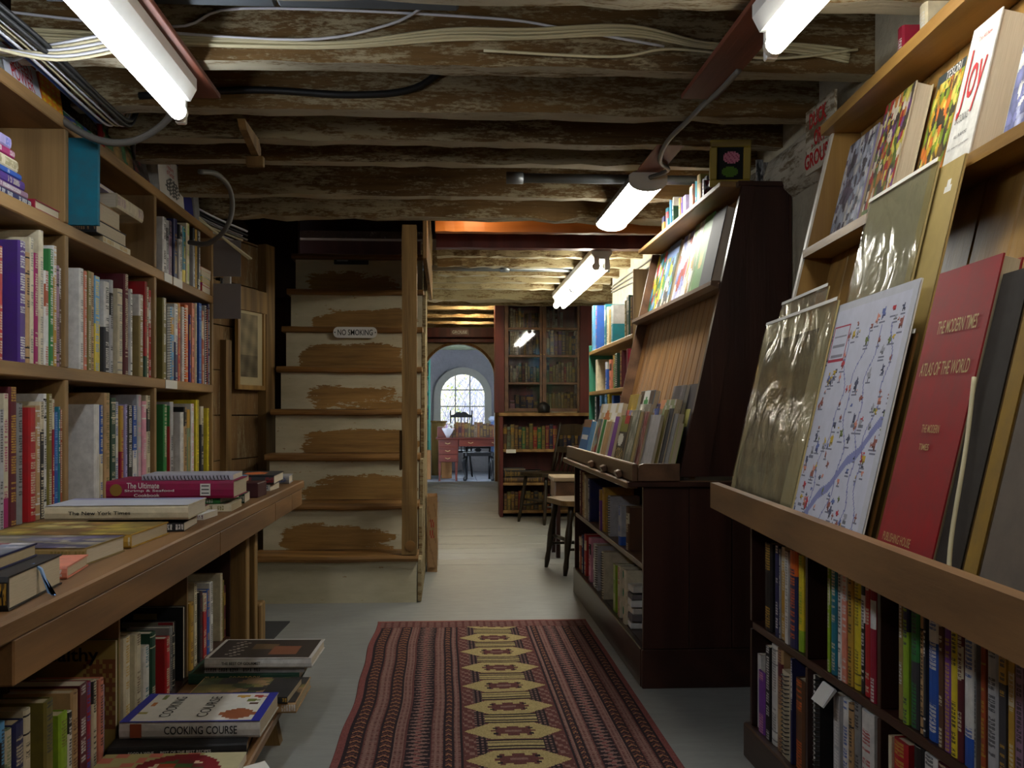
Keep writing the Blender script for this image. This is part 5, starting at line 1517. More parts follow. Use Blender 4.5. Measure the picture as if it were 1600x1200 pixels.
tray(1026, 1048, 632, XB0, 0.018, 'lavender', 'small white picture card behind the sleeved magazines', collage([(190, 190, 200), (100, 90, 130), (210, 200, 190)], 72, 5))
tray(1052, 1072, 604, XB0, 0.02, 'gray', 'grey sleeved pamphlet tallest at the near end, back rank', collage([(120, 116, 120), (90, 84, 90), (160, 156, 158)], 73, 5))
tray(1075, 1090, 602, XB0, 0.025, 'charcoal', 'dark sleeved pamphlet with a yellow label, back rank of the tray', lambda u, v: (206, 196, 110) if .55 < v < .72 and .2 < u < .8 else (84, 80, 84))
tray(944, 978, 632, XB1, 0.022, 'white', 'white magazine with an orange figure, second rank of the tray', lambda u, v: (186, 110, 60) if ((u - .4) / .16) ** 2 + ((v - .55) / .35) ** 2 < 1 else (200, 186, 150) if (int(u * 8) + int(v * 7)) % 3 == 0 else (222, 220, 214))
tray(980, 1003, 642, XB1, 0.018, 'cream', 'flowered cover in the second rank of the tray', collage([(210, 200, 190), (190, 90, 90), (220, 170, 110), (120, 120, 160)], 75, 7))
tray(1004, 1022, 633, XB1, 0.02, 'silver', 'clear-sleeved beige magazine in the second rank', collage([(190, 186, 170), (160, 154, 140), (214, 212, 206)], 76, 5))
tray(1024, 1036, 640, XB1, 0.018, 'blue', 'blue-striped booklet half hidden in the second rank', collage([(90, 110, 180), (200, 200, 206)], 77, 4))
tray(1038, 1062, 626, XB1, 0.028, 'tan', 'glossy plastic-sleeved pamphlet with an orange corner', lambda u, v: (206, 140, 100) if u + (1 - v) < .35 else (140, 150, 110) if (int(u * 9) + int(v * 11)) % 3 else (190, 186, 176))
front = [
    (920, 932, 656, 0.012, 'blue', 'blue sailing guide furthest in the front rank of the tray', lambda u, v: (150, 110, 80) if v > .8 or v < .12 else (230, 236, 240) if .5 < v < .62 and .1 < u < .9 else (50, 120, 190)),
    (935, 942, 660, 0.02, 'skyblue', 'slim bright blue booklet, front rank of the tray', None),
    (943, 951, 656, 0.02, 'gray', 'tomato-red and green cover, front rank of the tray', collage([(170, 50, 40), (120, 124, 96), (190, 190, 160), (90, 130, 160)], 81, 6)),
    (953, 957, 657, 0.02, 'green', 'green-spined booklet in the front rank', None),
    (959, 967, 660, 0.04, 'tan', 'thick buff book with its page edges showing, front rank', None),
    (970, 976, 652, 0.018, 'violet', 'purple-edged magazine in the front rank', None),
    (977, 991, 650, 0.012, 'charcoal', 'dark cover with white eggs and pasta, front rank', lambda u, v: (206, 204, 190) if ((u - .45) / .3) ** 2 + ((v - .55) / .12) ** 2 < 1 else (186, 160, 90) if v < .4 and (int(u * 14) + int(v * 20)) % 3 == 0 else (170, 40, 40) if v > .85 and u > .5 else (120, 120, 50) if v > .68 else (52, 46, 40)),
    (993, 1006, 642, 0.014, 'sage', 'grey-green patterned cover, front rank', collage([(150, 150, 130), (130, 132, 112), (170, 168, 150)], 83, 6)),
    (1008, 1014, 646, 0.034, 'khaki', 'khaki book with page edges towards the room, front rank', None),
    (1016, 1022, 645, 0.02, 'salmon', 'magazine with a red mottled cover, front rank', collage([(150, 70, 70), (170, 140, 130), (120, 50, 54)], 84, 6)),
    (1025, 1043, 650, 0.045, 'silver', 'thick pale grey book, front rank of the tray', None),
    (1046, 1052, 642, 0.02, 'olive', 'olive-edged magazine, front rank near the rack side', None),
    (1053, 1060, 640, 0.02, 'charcoal', 'charcoal magazine, front rank near the rack side', None),
    (1062, 1070, 648, 0.022, 'gray', 'mid-grey magazine beside a lime one, front rank', None),
    (1072, 1078, 662, 0.02, 'lime', 'lime-green booklet nearest the rack side, front rank', None)]
for px0, px1, top, t, col, label, fn in front:
    tray(px0, px1, top, XB2 - 0.0, t, col, label, fn)
# ================================================================ cookbook display on the near part of the same wall
RO = Vector((0.745, 2.95, 0)); EU = Vector((-0.0748, -0.9972, 0)); EN = Vector((0.9972, -0.0748, 0))
def rp(u, n, z):
    p = RO + EU * u + EN * n
    return (p.x, p.y, z)
def u_at(px, n, z=0):
    a = (px - 800) / FPX
    b = RO + EN * n
    # (X C - Y S) = a (X S + Y C)
    k0 = b.x * (C_ - a * S_) - b.y * (S_ + a * C_)
    k1 = EU.x * (C_ - a * S_) - EU.y * (S_ + a * C_)
    return -k0 / k1
RL = math.degrees(math.atan2(0.23, 0.98))     # lean of the back
N0, ZT = 0.115, 0.70                          # foot of the sloping back, tray floor
def rn(z):
    return N0 + (z - 0.76) * 0.23 / 0.98
cd = thing('cookbook_display', 'tall varnished pine display with a sloping back, tray and shelves of cookbooks', 'display stand', T(0, 0, 0))
UL = 2.7
ob('tray_lip', obox(MB(), rp, -0.0, UL, 0.0, 0.024, 0.682, 0.753), 'table', cd)
ob('tray_floor', obox(MB(), rp, 0.0, UL, 0.025, 0.20, 0.682, ZT), 'table', cd)
def side_poly(mbx, pts, u0, u1):
    b, n = len(mbx.v), len(pts)
    for u in (u0, u1):
        for nn, z in pts:
            mbx.v.append(rp(u, nn, z))
    mbx.f.append(tuple(b + i for i in reversed(range(n))))
    mbx.f.append(tuple(b + n + i for i in range(n)))
    for i in range(n):
        j = (i + 1) % n
        mbx.f.append((b + i, b + j, b + n + j, b + n + i))
    return mbx
ob('side_panel', side_poly(MB(), [(rn(0.70), 0.70), (0.30, 0.70), (rn(1.735) + 0.085, 1.735), (rn(1.735), 1.735)], 0.0, 0.022), 'ochre', cd)
ob('lit_edge_strip', side_poly(MB(), [(rn(0.70) - 0.006, 0.70), (rn(0.70) - 0.0005, 0.70), (rn(1.735) - 0.0005, 1.735), (rn(1.735) - 0.006, 1.735)], -0.001, 0.023), 'offwhite', cd)  # pale strip paints in the light along the panel's front edge
nb = 16
for k in range(nb):
    ua, ub = 0.0225 + (UL - 0.03) * k / nb, 0.0225 + (UL - 0.03) * (k + 1) / nb - 0.002
    off = 0.075
    mbx = MB()
    b = 0
    for u, w in ((ua, 0.004), (ua + 0.005, 0), (ub - 0.005, 0), (ub, 0.004)):
        for z in (0.702, 1.735):
            mbx.v += [rp(u, rn(z) + off + w, z), rp(u, rn(z) + off + 0.016, z)]
    for j in range(3):
        a = j * 4
        mbx.f += [(a, a + 4, a + 6, a + 2), (a + 1, a + 3, a + 7, a + 5)]
    mbx.f += [(0, 2, 3, 1), (12, 13, 15, 14)]
    ob('plank', mbx, 'ochre', cd)
ZS2 = 1.405
ob('display_shelf', side_poly(MB(), [(rn(ZS2) - 0.012, ZS2 - 0.022), (rn(ZS2) + 0.068, ZS2 - 0.022), (rn(ZS2) + 0.0735, ZS2), (rn(ZS2) - 0.012, ZS2)], 0.023, UL), 'ochre_y', cd)
ob('top_shelf', obox(MB(), rp, -0.01, UL, rn(1.735) - 0.03, rn(1.735) + 0.10, 1.7355, 1.763), 'ochre_y', cd)
# lower case, square to the wall
RX0 = 0.83
lc = thing('lower_bookcase', 'dark low bookcase of standing books beneath the cookbook display', 'bookcase', T(0, 0, 0))
ob('base_board', MB().cbox(RX0 - 0.01, WR - 0.005, 0.6, 2.88, 0.0, 0.095, 0.004), 'dark_y', lc)
ob('middle_shelf', MB().cbox(RX0 + 0.004, WR - 0.015, 0.6, 2.84, 0.36, 0.38, 0.002), 'dark_y', lc)
ob('top_board', MB().cbox(RX0 + 0.004, WR - 0.01, 0.5, 2.86, 0.660, 0.6805, 0.002), 'dark_y', lc)
ob('back_panel', MB().box(WR - 0.014, WR - 0.005, 0.6, 2.86, 0.096, 0.66), 'dark', lc)
ys = [Y_at(p, RX0) for p in (1180, 1257, 1369)]
ends = [2.855, ys[1], ys[2], 1.35, 0.62]
for i, y in enumerate(ends):
    for z0, z1 in ((0.096, 0.359), (0.381, 0.659)):
        ob('divider', MB().cbox(RX0 + 0.002, WR - 0.015, y - 0.016, y, z0, z1, 0.001), 'dark', lc)
row('1193,1211,849,black,gold,plain,hard;1211,1217,852,navy,white;1217,1221,858,silver;1221,1226,855,gold;1226,1231,862,white,gray;1232,1245,860,navy,orange,topband,hard;1246,1253,868,yellow,lime,foot', RX0, 0.3805, 0.659, 'upper shelf, far bay under the cookbook display', NR, 'books under the cookbook display', -1, WR - 0.02, seed=51, tcap=0.06, ylim=(ends[1], ends[0] - 0.017))
row('1292,1297,880,lime;1297,1308,884,teal,cream,plain,hard;1308,1315,890,white,charcoal;1315,1323,892,salmon,white;1323,1333,898,gold,black,plain,hard;1333,1343,902,yellow,olive;1344,1350,905,black;1350,1358,908,red,cream;1358,1366,912,crimson', RX0, 0.3805, 0.659, 'upper shelf, second bay under the cookbook display', NR, 'books under the cookbook display', -1, WR - 0.02, seed=52, tcap=0.06, ylim=(ends[2], ends[1] - 0.017))
row('1403,1409,930,khaki;1409,1420,936,lime,navy,topband,hard;1421,1437,930,green,charcoal,half,hard;1437,1442,945,tan;1442,1448,948,charcoal;1448,1464,950,blue,white,topband,hard;1465,1472,962,brown;1474,1484,966,violet;1484,1494,972,yellow,black,plain,hard;1494,1503,980,maroon;1504,1522,985,white,blue,foot,hard;1523,1530,992,gray;1531,1538,996,rust;1540,1557,1000,silver,charcoal,plain,hard;1560,1574,1010,charcoal;1575,1585,1020,gold;1586,1598,1025,mauve', RX0, 0.3805, 0.659, 'upper shelf, near bay under the cookbook display', NR, 'books under the cookbook display', -1, WR - 0.02, seed=53, tcap=0.06, ylim=(ends[3], ends[2] - 0.017))
row('1183,1195,1050,violet,pink,plain,hard;1196,1203,1010,black;1204,1213,1005,white,gray;1213,1221,1012,tan,maroon;1222,1234,1050,cream,black,plain,spiral;1235,1240,1028,navy,white,label;1241,1254,1062,brown,orange,plain,hard', RX0, 0.0955, 0.359, 'bottom shelf, far bay under the cookbook display', NR, 'books under the cookbook display', -1, WR - 0.02, seed=54, tcap=0.06, ylim=(ends[1], ends[0] - 0.017))
row('1262,1271,1052,white,black,foot;1272,1298,1056,black,gray,plain,spiral;1302,1314,1085,silver,white;1315,1324,1093,white,blue;1324,1333,1100,tan;1333,1342,1098,gray;1343,1362,1105,white,red,plain,hard', RX0, 0.0955, 0.359, 'bottom shelf, second bay under the cookbook display', NR, 'books under the cookbook display', -1, WR - 0.02, seed=55, tcap=0.06, ylim=(ends[2], ends[1] - 0.017))
row('1387,1392,1150,cream;1393,1417,1158,red,gold,plain,hard;1425,1440,1160,black,white,plain,hard;1441,1460,1172,white,charcoal,plain,hard;1462,1480,1180,maroon,cream,plain,hard;1482,1496,1188,navy;1498,1512,1190,olive', RX0, 0.0955, 0.359, 'bottom shelf, near bay under the cookbook display', NR, 'books under the cookbook display', -1, WR - 0.02, seed=56, tcap=0.06, ylim=(ends[3], ends[2] - 0.017))
B = book('white book leaning out at the far corner of the lower bookcase', 0.03, 0.20, 0.15, T(0.845, 2.815, 0.0955) @ RZ(-90), 'white', 'silver', 'soft', 'blank')
o = thing('card_holder', 'small white card holder clipped to the shelf edge under the display', 'card holder', T(RX0, Y_at(1297, RX0), 0.361))
ob('holder_plate', MB().prism([(0.0, -0.002), (-0.004, -0.002), (-0.03, -0.04), (-0.027, -0.042), (0.002, -0.006)], -0.035, 0.035, 'y'), 'white', o)
ob('card', MB().prism([(-0.0045, -0.0035), (-0.0055, -0.0035), (-0.0295, -0.0385), (-0.0285, -0.039)], -0.03, 0.03, 'y'), 'card', o)
# ---------------------------------------------------------------- what stands in the tray
PHI = math.degrees(math.atan2(EU.x, EU.y)) * -1    # heading of the unit
YAWR = -math.degrees(math.atan(0.0748 / 0.9972))
def stand(name, label, cat, ubl, ubr, n0, h, t, mat, lean=RL, z0=ZT + 0.001, base=None):
    """flat upright sheet or book: local x along the tray (towards the viewer), y into the wall, z up"""
    A = Matrix(((EU.x, EN.x, 0, 0), (EU.y, EN.y, 0, 0), (0, 0, 1, 0), (0, 0, 0, 1)))
    p = rp(ubl, n0, z0)
    # EU x EN points down, so mirror-free frame: use x = -EU
    A = Matrix(((-EU.x, EN.x, 0, p[0]), (-EU.y, EN.y, 0, p[1]), (0, 0, 1, p[2]), (0, 0, 0, 1)))
    o = thing(name, label, cat, A @ RX(-lean))
    w = ubr - ubl
    return o, w
def u_rng(pxl, pxr, n0, zz):
    return u_at(pxl, n0), u_at(pxr, n0)
def hgt(px, py, ub, n0, lean):
    """length along the slope at which height py is reached"""
    lo, hi = 0.05, 1.3
    for _ in range(40):
        m = (lo + hi) / 2
        p = rp(ub, n0 + m * math.sin(R(lean)), ZT + m * math.cos(R(lean)))
        if proj(p)[1] > py: lo = m
        else: hi = m
    return lo
# local frame of stand(): x=0 at far edge, x=-w at near edge; front face at y=0 looking to -y
t = NT('clear_sleeve')
tr = t.n('ShaderNodeBsdfTransparent', Color=(0.93, 0.93, 0.9, 1))
gs = t.n('ShaderNodeBsdfGlossy', Roughness=0.12, Color=(0.9, 0.9, 0.9, 1))
crk = t.noise(t.coords(), 7, 3, 0.5, 1.5)
bmp = t.n('ShaderNodeBump', Strength=0.35, Distance=0.015, Height=crk)
t.set(gs, 'Normal', bmp)
lw = t.n('ShaderNodeFresnel', IOR=1.45, Normal=bmp.outputs[0])
mx = t.n('ShaderNodeMixShader', i0=t.math('ADD', t.math('MULTIPLY', lw.outputs[0], 0.26), 0.0), i1=tr.outputs[0], i2=gs.outputs[0])
t.t.links.new(mx.outputs[0], t.o.inputs[0])
MAT['sleeve'] = t.m
def sheet(name, label, cat, pxl, pxr, top, n0, lean, th, board, fn=None, nx=30, ny=44, sleeve=False, mat='artmatte', inset=0.0, z0=ZT + 0.003):
    ua, ub = u_at(pxl, n0), u_at(pxr, n0)
    h = hgt(0, top, ua, n0, lean)
    o, w = stand(name, label, cat, ua, ub, n0, h, th, None, lean, z0)
    ob('board', MB().box(-w, 0, 0.0, th, 0, h), board, o)
    if fn:
        art(o, (-w / 2, -0.0012, h / 2), (-1, 0, 0), (0, 0, 1), w - inset, h - inset, nx, ny, fn, mat, 'print')
    if sleeve:
        ob('plastic_sleeve', MB().box(-w - 0.004, 0.004, -0.004, -0.0032, -0.0, h + 0.004), 'sleeve', o)
        ob('sleeve_seal', MB().box(-w - 0.005, 0.005, -0.005, -0.0045, h - 0.002, h + 0.006), 'card', o)
    return o, w, h
MAT['buff'] = m_plain('buff_board', (176, 160, 112), 0.6)
MAT['buff2'] = m_plain('tan_board', (164, 138, 84), 0.5)
MAT['brownboard'] = m_plain('brown_board', (120, 84, 40), 0.55)
def moose(u, v):
    if u < .07 or u > .86 or v > .9: return (170, 160, 128)
    a = abs(u - .46 - (v - .5) * .06)
    arch = a < .30 * (1 - max(0, (v - .35)) * 1.5)
    b = 128 + 12 * math.sin(u * 40 + v * 23) + 8 * math.sin(v * 61)
    if .2 < v < .62 and abs(u - .5) < .1 + .05 * math.sin(v * 30): b -= 26
    return (b, b * .93, b * .76) if arch else (b * .82, b * .76, b * .62)
sheet('sleeved_print', 'pale mounted print in a clear sleeve behind the brown one', 'print', 1152, 1210, 478, 0.062, RL, 0.003, 'buff', lambda u, v: (150, 140, 118), 8, 8, True)
sheet('sleeved_print', 'brown antique print in a crinkled clear sleeve, furthest in the tray', 'print', 1138, 1230, 510, 0.045, RL - 0.5, 0.004, 'buff', moose, 40, 56, True)
rr = random.Random(8)
blobs = [(rr.random(), rr.random() * .92, rr.choice([(190, 60, 70), (200, 170, 60), (100, 112, 170), (110, 124, 70), (214, 140, 120), (80, 84, 110), (160, 160, 170), (150, 90, 80)]), rr.uniform(.008, .022), rr.uniform(.5, 1.6), rr.random() * 6) for _ in range(150)]
rivers = [(lambda v, a=a, b=b, c=c: a + b * math.sin(v * c + a * 9) + .02 * math.sin(v * 31 + a * 5)) for a, b, c in ((.3, .06, 9), (.5, .05, 11), (.68, .05, 8), (.82, .04, 10))]
def town(u, v):
    c = (204, 206, 220)
    if u > .94 or v > .965: return (196, 198, 206)
    w = .012 * math.sin(u * 23)
    if u > .12 and v < .5 and abs((u - .1) * .55 + w - v + .02) < .022: c = (136, 142, 192)
    for f in rivers:
        if abs(u - f(v)) < .0055 and v < .86: c = (128, 132, 180)
    if .03 < u < .26 and .74 < v < .9:
        if min(abs(u - .035), abs(u - .255)) < .008 or min(abs(v - .745), abs(v - .895)) < .005: return (170, 50, 70)
        if int(v * 90) % 4 == 0 and .06 < u < .23: return (140, 140, 152)
        return c
    for x, y, k, r, s_, ph in blobs:
        dx, dy = (u - x) / r, (v - y) / (r * .8 * s_)
        if dx * dx + dy * dy < 1 + .5 * math.sin(ph + 4 * math.atan2(dy, dx)):
            return k if dy > -.3 else tuple(q * .7 for q in k)
        if abs(u - x) < r * 1.5 and -r * 1.9 < v - y < -r * 1.2 and int(v * 170) % 2: return (120, 122, 140)
    return c
sheet('pictorial_map', 'white pictorial map dotted with small coloured drawings, curling in the tray', 'map', 1232, 1340, 480, 0.050, RL - 0.2, 0.003, 'card', town, 104, 156, False)
o, w, h = sheet('sleeved_portfolio', 'tall grey-beige portfolio in a shiny clear sleeve behind the map', 'portfolio', 1243, 1325, 318, 0.070, RL, 0.004, 'buff', lambda u, v: (172, 166, 140) if u < .9 else (184, 168, 118), 12, 16, True)
sheet('buff_board', 'tall plain buff board with a white spot behind the red atlas', 'board', 1327, 1362, 268, 0.080, RL, 0.004, 'buff2', lambda u, v: (230, 228, 220) if ((u - .62) / .12) ** 2 + ((v - .93) / .014) ** 2 < 1 else (176, 154, 96), 16, 60, False)
sheet('brown_folder', 'brown folder in a thin sleeve beside the map', 'folder', 1318, 1350, 530, 0.0605, RL, 0.004, 'brownboard', lambda u, v: (120, 84, 38), 4, 4, True)
# the red atlas
def tray_book(label, pxl, pxr, top, n0, t, col, acc, fn=None, texts=(), lean=RL, kind='hard', z0=ZT + 0.001):
    ua, ub = u_at(pxl, n0), u_at(pxr, n0)
    h = hgt(0, top, ua, n0, lean)
    z0 += t * math.sin(R(lean)) + 0.001
    o, w = stand('tmp', 'tmp', 'book', ua, ub, n0, h, t, None, lean, z0)
    Mw = o.matrix_world.copy()
    bpy.data.objects.remove(o)
    # book frame: +x (front cover) -> -y, y (depth) -> -x, z -> z
    L = Matrix(((0, -1, 0, 0), (-1, 0, 0, t / 2), (0, 0, 1, 0), (0, 0, 0, 1)))
    L = Matrix(((0, -1, 0, 0), (-1, 0, 0, t / 2), (0, 0, 1, 0), (0, 0, 0, 1)))
    B = book(label, t, h, w, Mw @ L, col, acc, kind, 'blank')
    B['dims'] = (t, h, w)
    if fn:
        print_on(B, fn, 26, 36, 0.002)
    for body, fy, fz, ww, hh, m in texts:
        lettering(B, body, (t / 2 + 0.0014, w * fy, h * fz), (0, 1, 0), (0, 0, 1), ww, hh, m, 0.006)
    return B
tray_book('large red atlas with gold lettering leaning in the tray', 1362, 1447, 437, 0.05, 0.03, (150, 22, 30), 'gold', None, (('THE MODERN TIMES', 0.55, 0.80, 0.15, 0.022, 'goldink'), ('ATLAS OF THE WORLD', 0.50, 0.66, 0.19, 0.022, 'goldink'), ('THE MODERN', 0.52, 0.46, 0.07, 0.013, 'goldink'), ('TIMES', 0.48, 0.40, 0.04, 0.010, 'goldink'), ('PUBLISHING HOUSE', 0.38, 0.09, 0.12, 0.014, 'goldink')))
tray_book('black-bound old folio beside the red atlas', 1452, 1492, 440, 0.055, 0.035, (34, 26, 18), 'gold')
tw = [rp(u_at(1486, 0.05) , 0.046, 0.705), rp(u_at(1489, 0.06), 0.058, 0.78), rp(u_at(1500, 0.08), 0.088, 0.90), rp(u_at(1511, 0.10), 0.11, 1.0)]
cable('twine', 'knotted cream twine hanging down the old folio', tw, 0.0035, 'creamcable', None, 'twine')
tray_book('worn yellow-backed folio with frayed edges in the tray', 1494, 1516, 455, 0.05, 0.03, (150, 116, 40), 'brown')
tray_book('large grey-brown portfolio at the near end of the tray', 1518, 1660, 440, 0.042, 0.03, (104, 92, 80), 'brown')
# ---------------------------------------------------------------- shelf of face-out cookbooks
def shelf_book(label, pxl, pxr, top, t, col, acc, fn=None, texts=(), dn=0.068, zz=ZS2):
    n0 = rn(zz) + dn - t
    ua, ub = max(0.03, u_at(pxl, n0)), u_at(pxr, n0)
    lo, hi = 0.05, 0.6
    for _ in range(40):
        m = (lo + hi) / 2
        p = rp(ua, n0 + m * math.sin(R(RL)), zz + m * math.cos(R(RL)))
        if proj(p)[1] > top: lo = m
        else: hi = m
    h = min(lo, 0.318 - t * 0.3)
    o, w = stand('tmp', 'tmp', 'book', ua, ub, n0, h, t, None, RL, zz + 0.002 + t * math.sin(R(RL)))
    Mw = o.matrix_world.copy()
    bpy.data.objects.remove(o)
    L = Matrix(((0, -1, 0, 0), (-1, 0, 0, t / 2), (0, 0, 1, 0), (0, 0, 0, 1)))
    B = book(label, t, h, w, Mw @ L, col, acc, 'hard', 'blank')
    B['dims'] = (t, h, w)
    if fn:
        print_on(B, fn, 40, 60, 0.002)
    for body, fy, fz, ww, hh, m in texts:
        lettering(B, body, (t / 2 + 0.0014, w * fy, h * fz), (0, 1, 0), (0, 0, 1), ww, hh, m, 0.0)
    return B
FOOD = [(150, 40, 44), (90, 110, 50), (200, 190, 170), (110, 70, 120), (170, 110, 50), (190, 180, 80), (70, 60, 56)]
VEG = [(190, 150, 40), (120, 140, 40), (200, 110, 40), (60, 56, 40), (150, 170, 60), (96, 76, 44), (210, 190, 90)]
shelf_book('pale blue landscape cover at the far end of the cookbook shelf', 1292, 1334, 232, 0.02, 'lavender', 'blue', collage([(190, 196, 208), (160, 168, 186), (120, 110, 124), (214, 212, 208), (90, 84, 92)], 91, 13))
shelf_book('market-stall picture cover on the cookbook shelf beside the blue one', 1343, 1386, 172, 0.04, 'cream', 'red', collage(FOOD, 92, 13))
shelf_book('vegetable photograph cover on the cookbook shelf beside the thick white one', 1424, 1466, 128, 0.03, 'gold', 'black', collage(VEG, 93, 12, top=(0.09, (60, 70, 70))), (('TESORI', 0.6, 0.95, 0.08, 0.02, 'whiteink'),))
shelf_book('thick white cookbook with a tall red three-letter title on the shelf', 1469, 1513, 62, 0.056, (214, 214, 208), 'red', None, (('Joy', 0.52, 0.58, 0.094, 0.135, 'redink'), ('of COOKING', 0.4, 0.33, 0.06, 0.016, 'ink'), ('The All New', 0.6, 0.88, 0.06, 0.009, 'redink'), ('ALL PURPOSE', 0.5, 0.2, 0.06, 0.007, 'ink'), ('A fully revised and updated edition', 0.5, 0.12, 0.10, 0.006, 'ink')), 0.072)
shelf_book('blue and white flower cover at the near edge of the cookbook shelf', 1563, 1640, 40, 0.03, 'lavender', 'white', collage([(110, 116, 170), (160, 166, 200), (214, 214, 210), (90, 96, 140)], 95, 9))
shelf_book('dark grey book standing behind the tray boards near the shelf foot', 1452, 1478, 385, 0.02, 'charcoal', 'gray', None, (), 0.07, ZT + 0.001)
# books on the very top
def top_book(label, px, top, w, t, col):
    n0 = rn(1.735) + 0.02
    u = u_at(px, n0)
    p = rp(u, n0, 1.764)
    h = 0.1
    return book(label, t, h, w, T(*p) @ RZ(-90 + YAWR), col, 'white', 'hard', 'plain')
top_book('red and green book end on the top shelf of the cookbook display', 1405, 80, 0.12, 0.04, 'crimson')
top_book('cream book on the top shelf of the cookbook display', 1440, 60, 0.12, 0.045, 'cream')
top_book('red patterned book on the top shelf, nearest the ceiling lamp', 1505, 10, 0.12, 0.05, 'red')
# ================================================================ rug
def rug():
    X0, X1, Y0, Y1 = X_at(590, 4.79), X_at(916, 4.79), 1.5, 4.80
    nx, ny = 270, 540
    q = np.random.RandomState(3)
    u = (np.arange(nx) + .5) / nx
    y = Y0 + (np.arange(ny) + .5) / ny * (Y1 - Y0)
    U, Yg = np.meshgrid(u, y)
    W = X1 - X0
    maroon, dark, pink, orange, yellow, red = [np.array(lin(c)[:3]) for c in ((100, 52, 48), (44, 32, 38), (132, 94, 84), (146, 92, 56), (172, 150, 86), (128, 64, 60))]
    col = np.zeros((ny, nx, 3)); col[:] = maroon
    c0 = 0.537
    half = 0.158
    d = np.where(U < c0, U / (c0 - half) * 0.385, (1 - U) / (1 - c0 - half) * 0.385)   # 0 at the edge .. 0.385 at the field
    def fill(mask, c):
        col[mask] = c
    fine = (np.floor(Yg / 0.008) % 2 == 0)
    def chev(a, b):
        m = (d >= a) & (d < b)
        k = np.abs((d - a) / (b - a) - .5) * 2
        ph = (Yg / 0.045 + k * .5) % 1
        fill(m, dark); fill(m & (ph < .3), orange); fill(m & (ph > .5) & (ph < .7), maroon)
        fill((np.abs(d - a) < .004) | (np.abs(d - b) < .004), dark)
    def pinkb(a, b):
        m = (d >= a) & (d < b)
        fill(m, pink); fill(m & fine & (np.floor(d / .008) % 2 == 0), maroon)
    def zig(a, b):
        m = (d >= a) & (d < b)
        k = (d - a) / (b - a)
        ph = (Yg / 0.034) % 1
        t1 = k < np.abs(ph - .5) * 2 * .55
        t2 = (1 - k) < np.abs(((ph + .5) % 1) - .5) * 2 * .55
        fill(m, pink); fill(m & t1, dark); fill(m & t2, dark)
        fill(m & (np.abs(k - .5) < .12) & (ph < .35), red)
    chev(.035, .075); pinkb(.082, .122); chev(.128, .168); pinkb(.174, .205); zig(.21, .285); pinkb(.29, .322); chev(.326, .354); pinkb(.358, .376)
    fill((d > .376) & (d < .385), dark); fill(d < .028, red); fill((d >= .028) & (d < .034), dark)
    f = (U - c0) * W                                      # metres from the medallion axis
    fm = np.abs(f) < half * W - .004
    per, ph0 = 0.2603, 4.432
    g = ((Yg - ph0 + per / 2) % per) - per / 2
    fill(fm, maroon)
    st = fm & (np.abs(g) > .083) & (np.abs(f) < .082)
    fill(st, yellow); fill(st & ((np.abs(g) - .083) % .024 < .011), dark)
    blk = fm & (np.abs(g) > .045) & (np.abs(f) >= .082) & (np.abs(f) < .112)
    fill(blk, dark); fill(blk & (np.floor(Yg / .012) % 2 == 0) & (np.floor(f / .007) % 2 == 0), pink)
    cor = fm & (np.abs(f) >= .112) & (np.abs(g) > .04)
    fill(cor & ((np.floor(Yg / .02) + np.floor(f / .012)) % 3 == 0), pink)
    hexm = fm & (np.abs(g) < np.clip((.146 - np.abs(f)) / .08, 0, 1) * .080)
    fill(hexm, yellow)
    mot = (np.abs(f) < .045) & (np.abs(g) < .03) | (np.abs(np.abs(f) - .045) < .007) & (np.abs(g) < .045) | (np.abs(g) < .008) & (np.abs(f) < .068) | (np.abs(f) < .018) & (np.abs(g) < .045)
    fill(mot, maroon); fill(mot & (np.abs(f) < .025) & (np.abs(g) < .01), pink)
    fill((np.abs(np.abs(f) - .052) < .008) & (np.abs(g) < .034) & (np.abs(g) > .02), dark)
    endb = Yg > Y1 - .14
    k = (Y1 - Yg) / .14
    fill(endb & (k > .12), maroon); fill(endb & (k > .12) & (np.floor(k * 12) % 2 == 0) & (np.floor(U * 90) % 3 > 0), pink); fill(endb & (k <= .12), red)
    fill(d < .02, red)
    gray_ = col.mean(-1, keepdims=True)
    col = gray_ * 0.22 + col * 0.78
    col *= 1.2 * (0.82 + 0.36 * q.rand(ny, nx))[..., None]
    # soft fading worn along the middle
    xs = np.linspace(0, 1, nx + 1); ys = np.linspace(Y0, Y1, ny + 1)
    XS, YS = np.meshgrid(xs, ys)
    wob = 0.006 * np.sin(YS * 4) + 0.003 * np.sin(YS * 11 + 1)
    edge = np.where(XS < .5, (1 - XS * 2), 0)
    VX = X0 + XS * W + wob * edge
    VZ = 0.006 + 0.0015 * np.sin(XS * 21 + YS * 3) * np.sin(YS * 5)
    border = (XS < 1e-6) | (XS > 1 - 1e-6) | (YS > Y1 - 1e-6) | (YS < Y0 + 1e-6)
    VZ[border] = 0.0008
    V = np.stack([VX, YS, VZ], -1).reshape(-1, 3)
    idx = (np.arange(ny)[:, None] * (nx + 1) + np.arange(nx)[None, :]).reshape(-1)
    F = np.stack([idx, idx + 1, idx + nx + 2, idx + nx + 1], -1)
    me = bpy.data.meshes.new('rug_pile')
    me.from_pydata(V.tolist(), [], F.tolist())
    at = me.attributes.new('paint', 'FLOAT_COLOR', 'FACE')
    at.data.foreach_set('color', np.concatenate([col.reshape(-1, 3), np.ones((nx * ny, 1))], 1).astype(np.float32).ravel())
    r = thing('rug', 'red-brown woven runner rug with a column of yellow medallions', 'rug', T(0, 0, 0))
    ob('rug_pile', me, 'rug', r)
    ob('rug_edge', MB().cbox(X0, X1, Y1 - 0.004, Y1 + 0.012, 0.0005, 0.005, 0.001), m_plain('rug_binding', (140, 92, 80), 0.9), r)
rug()
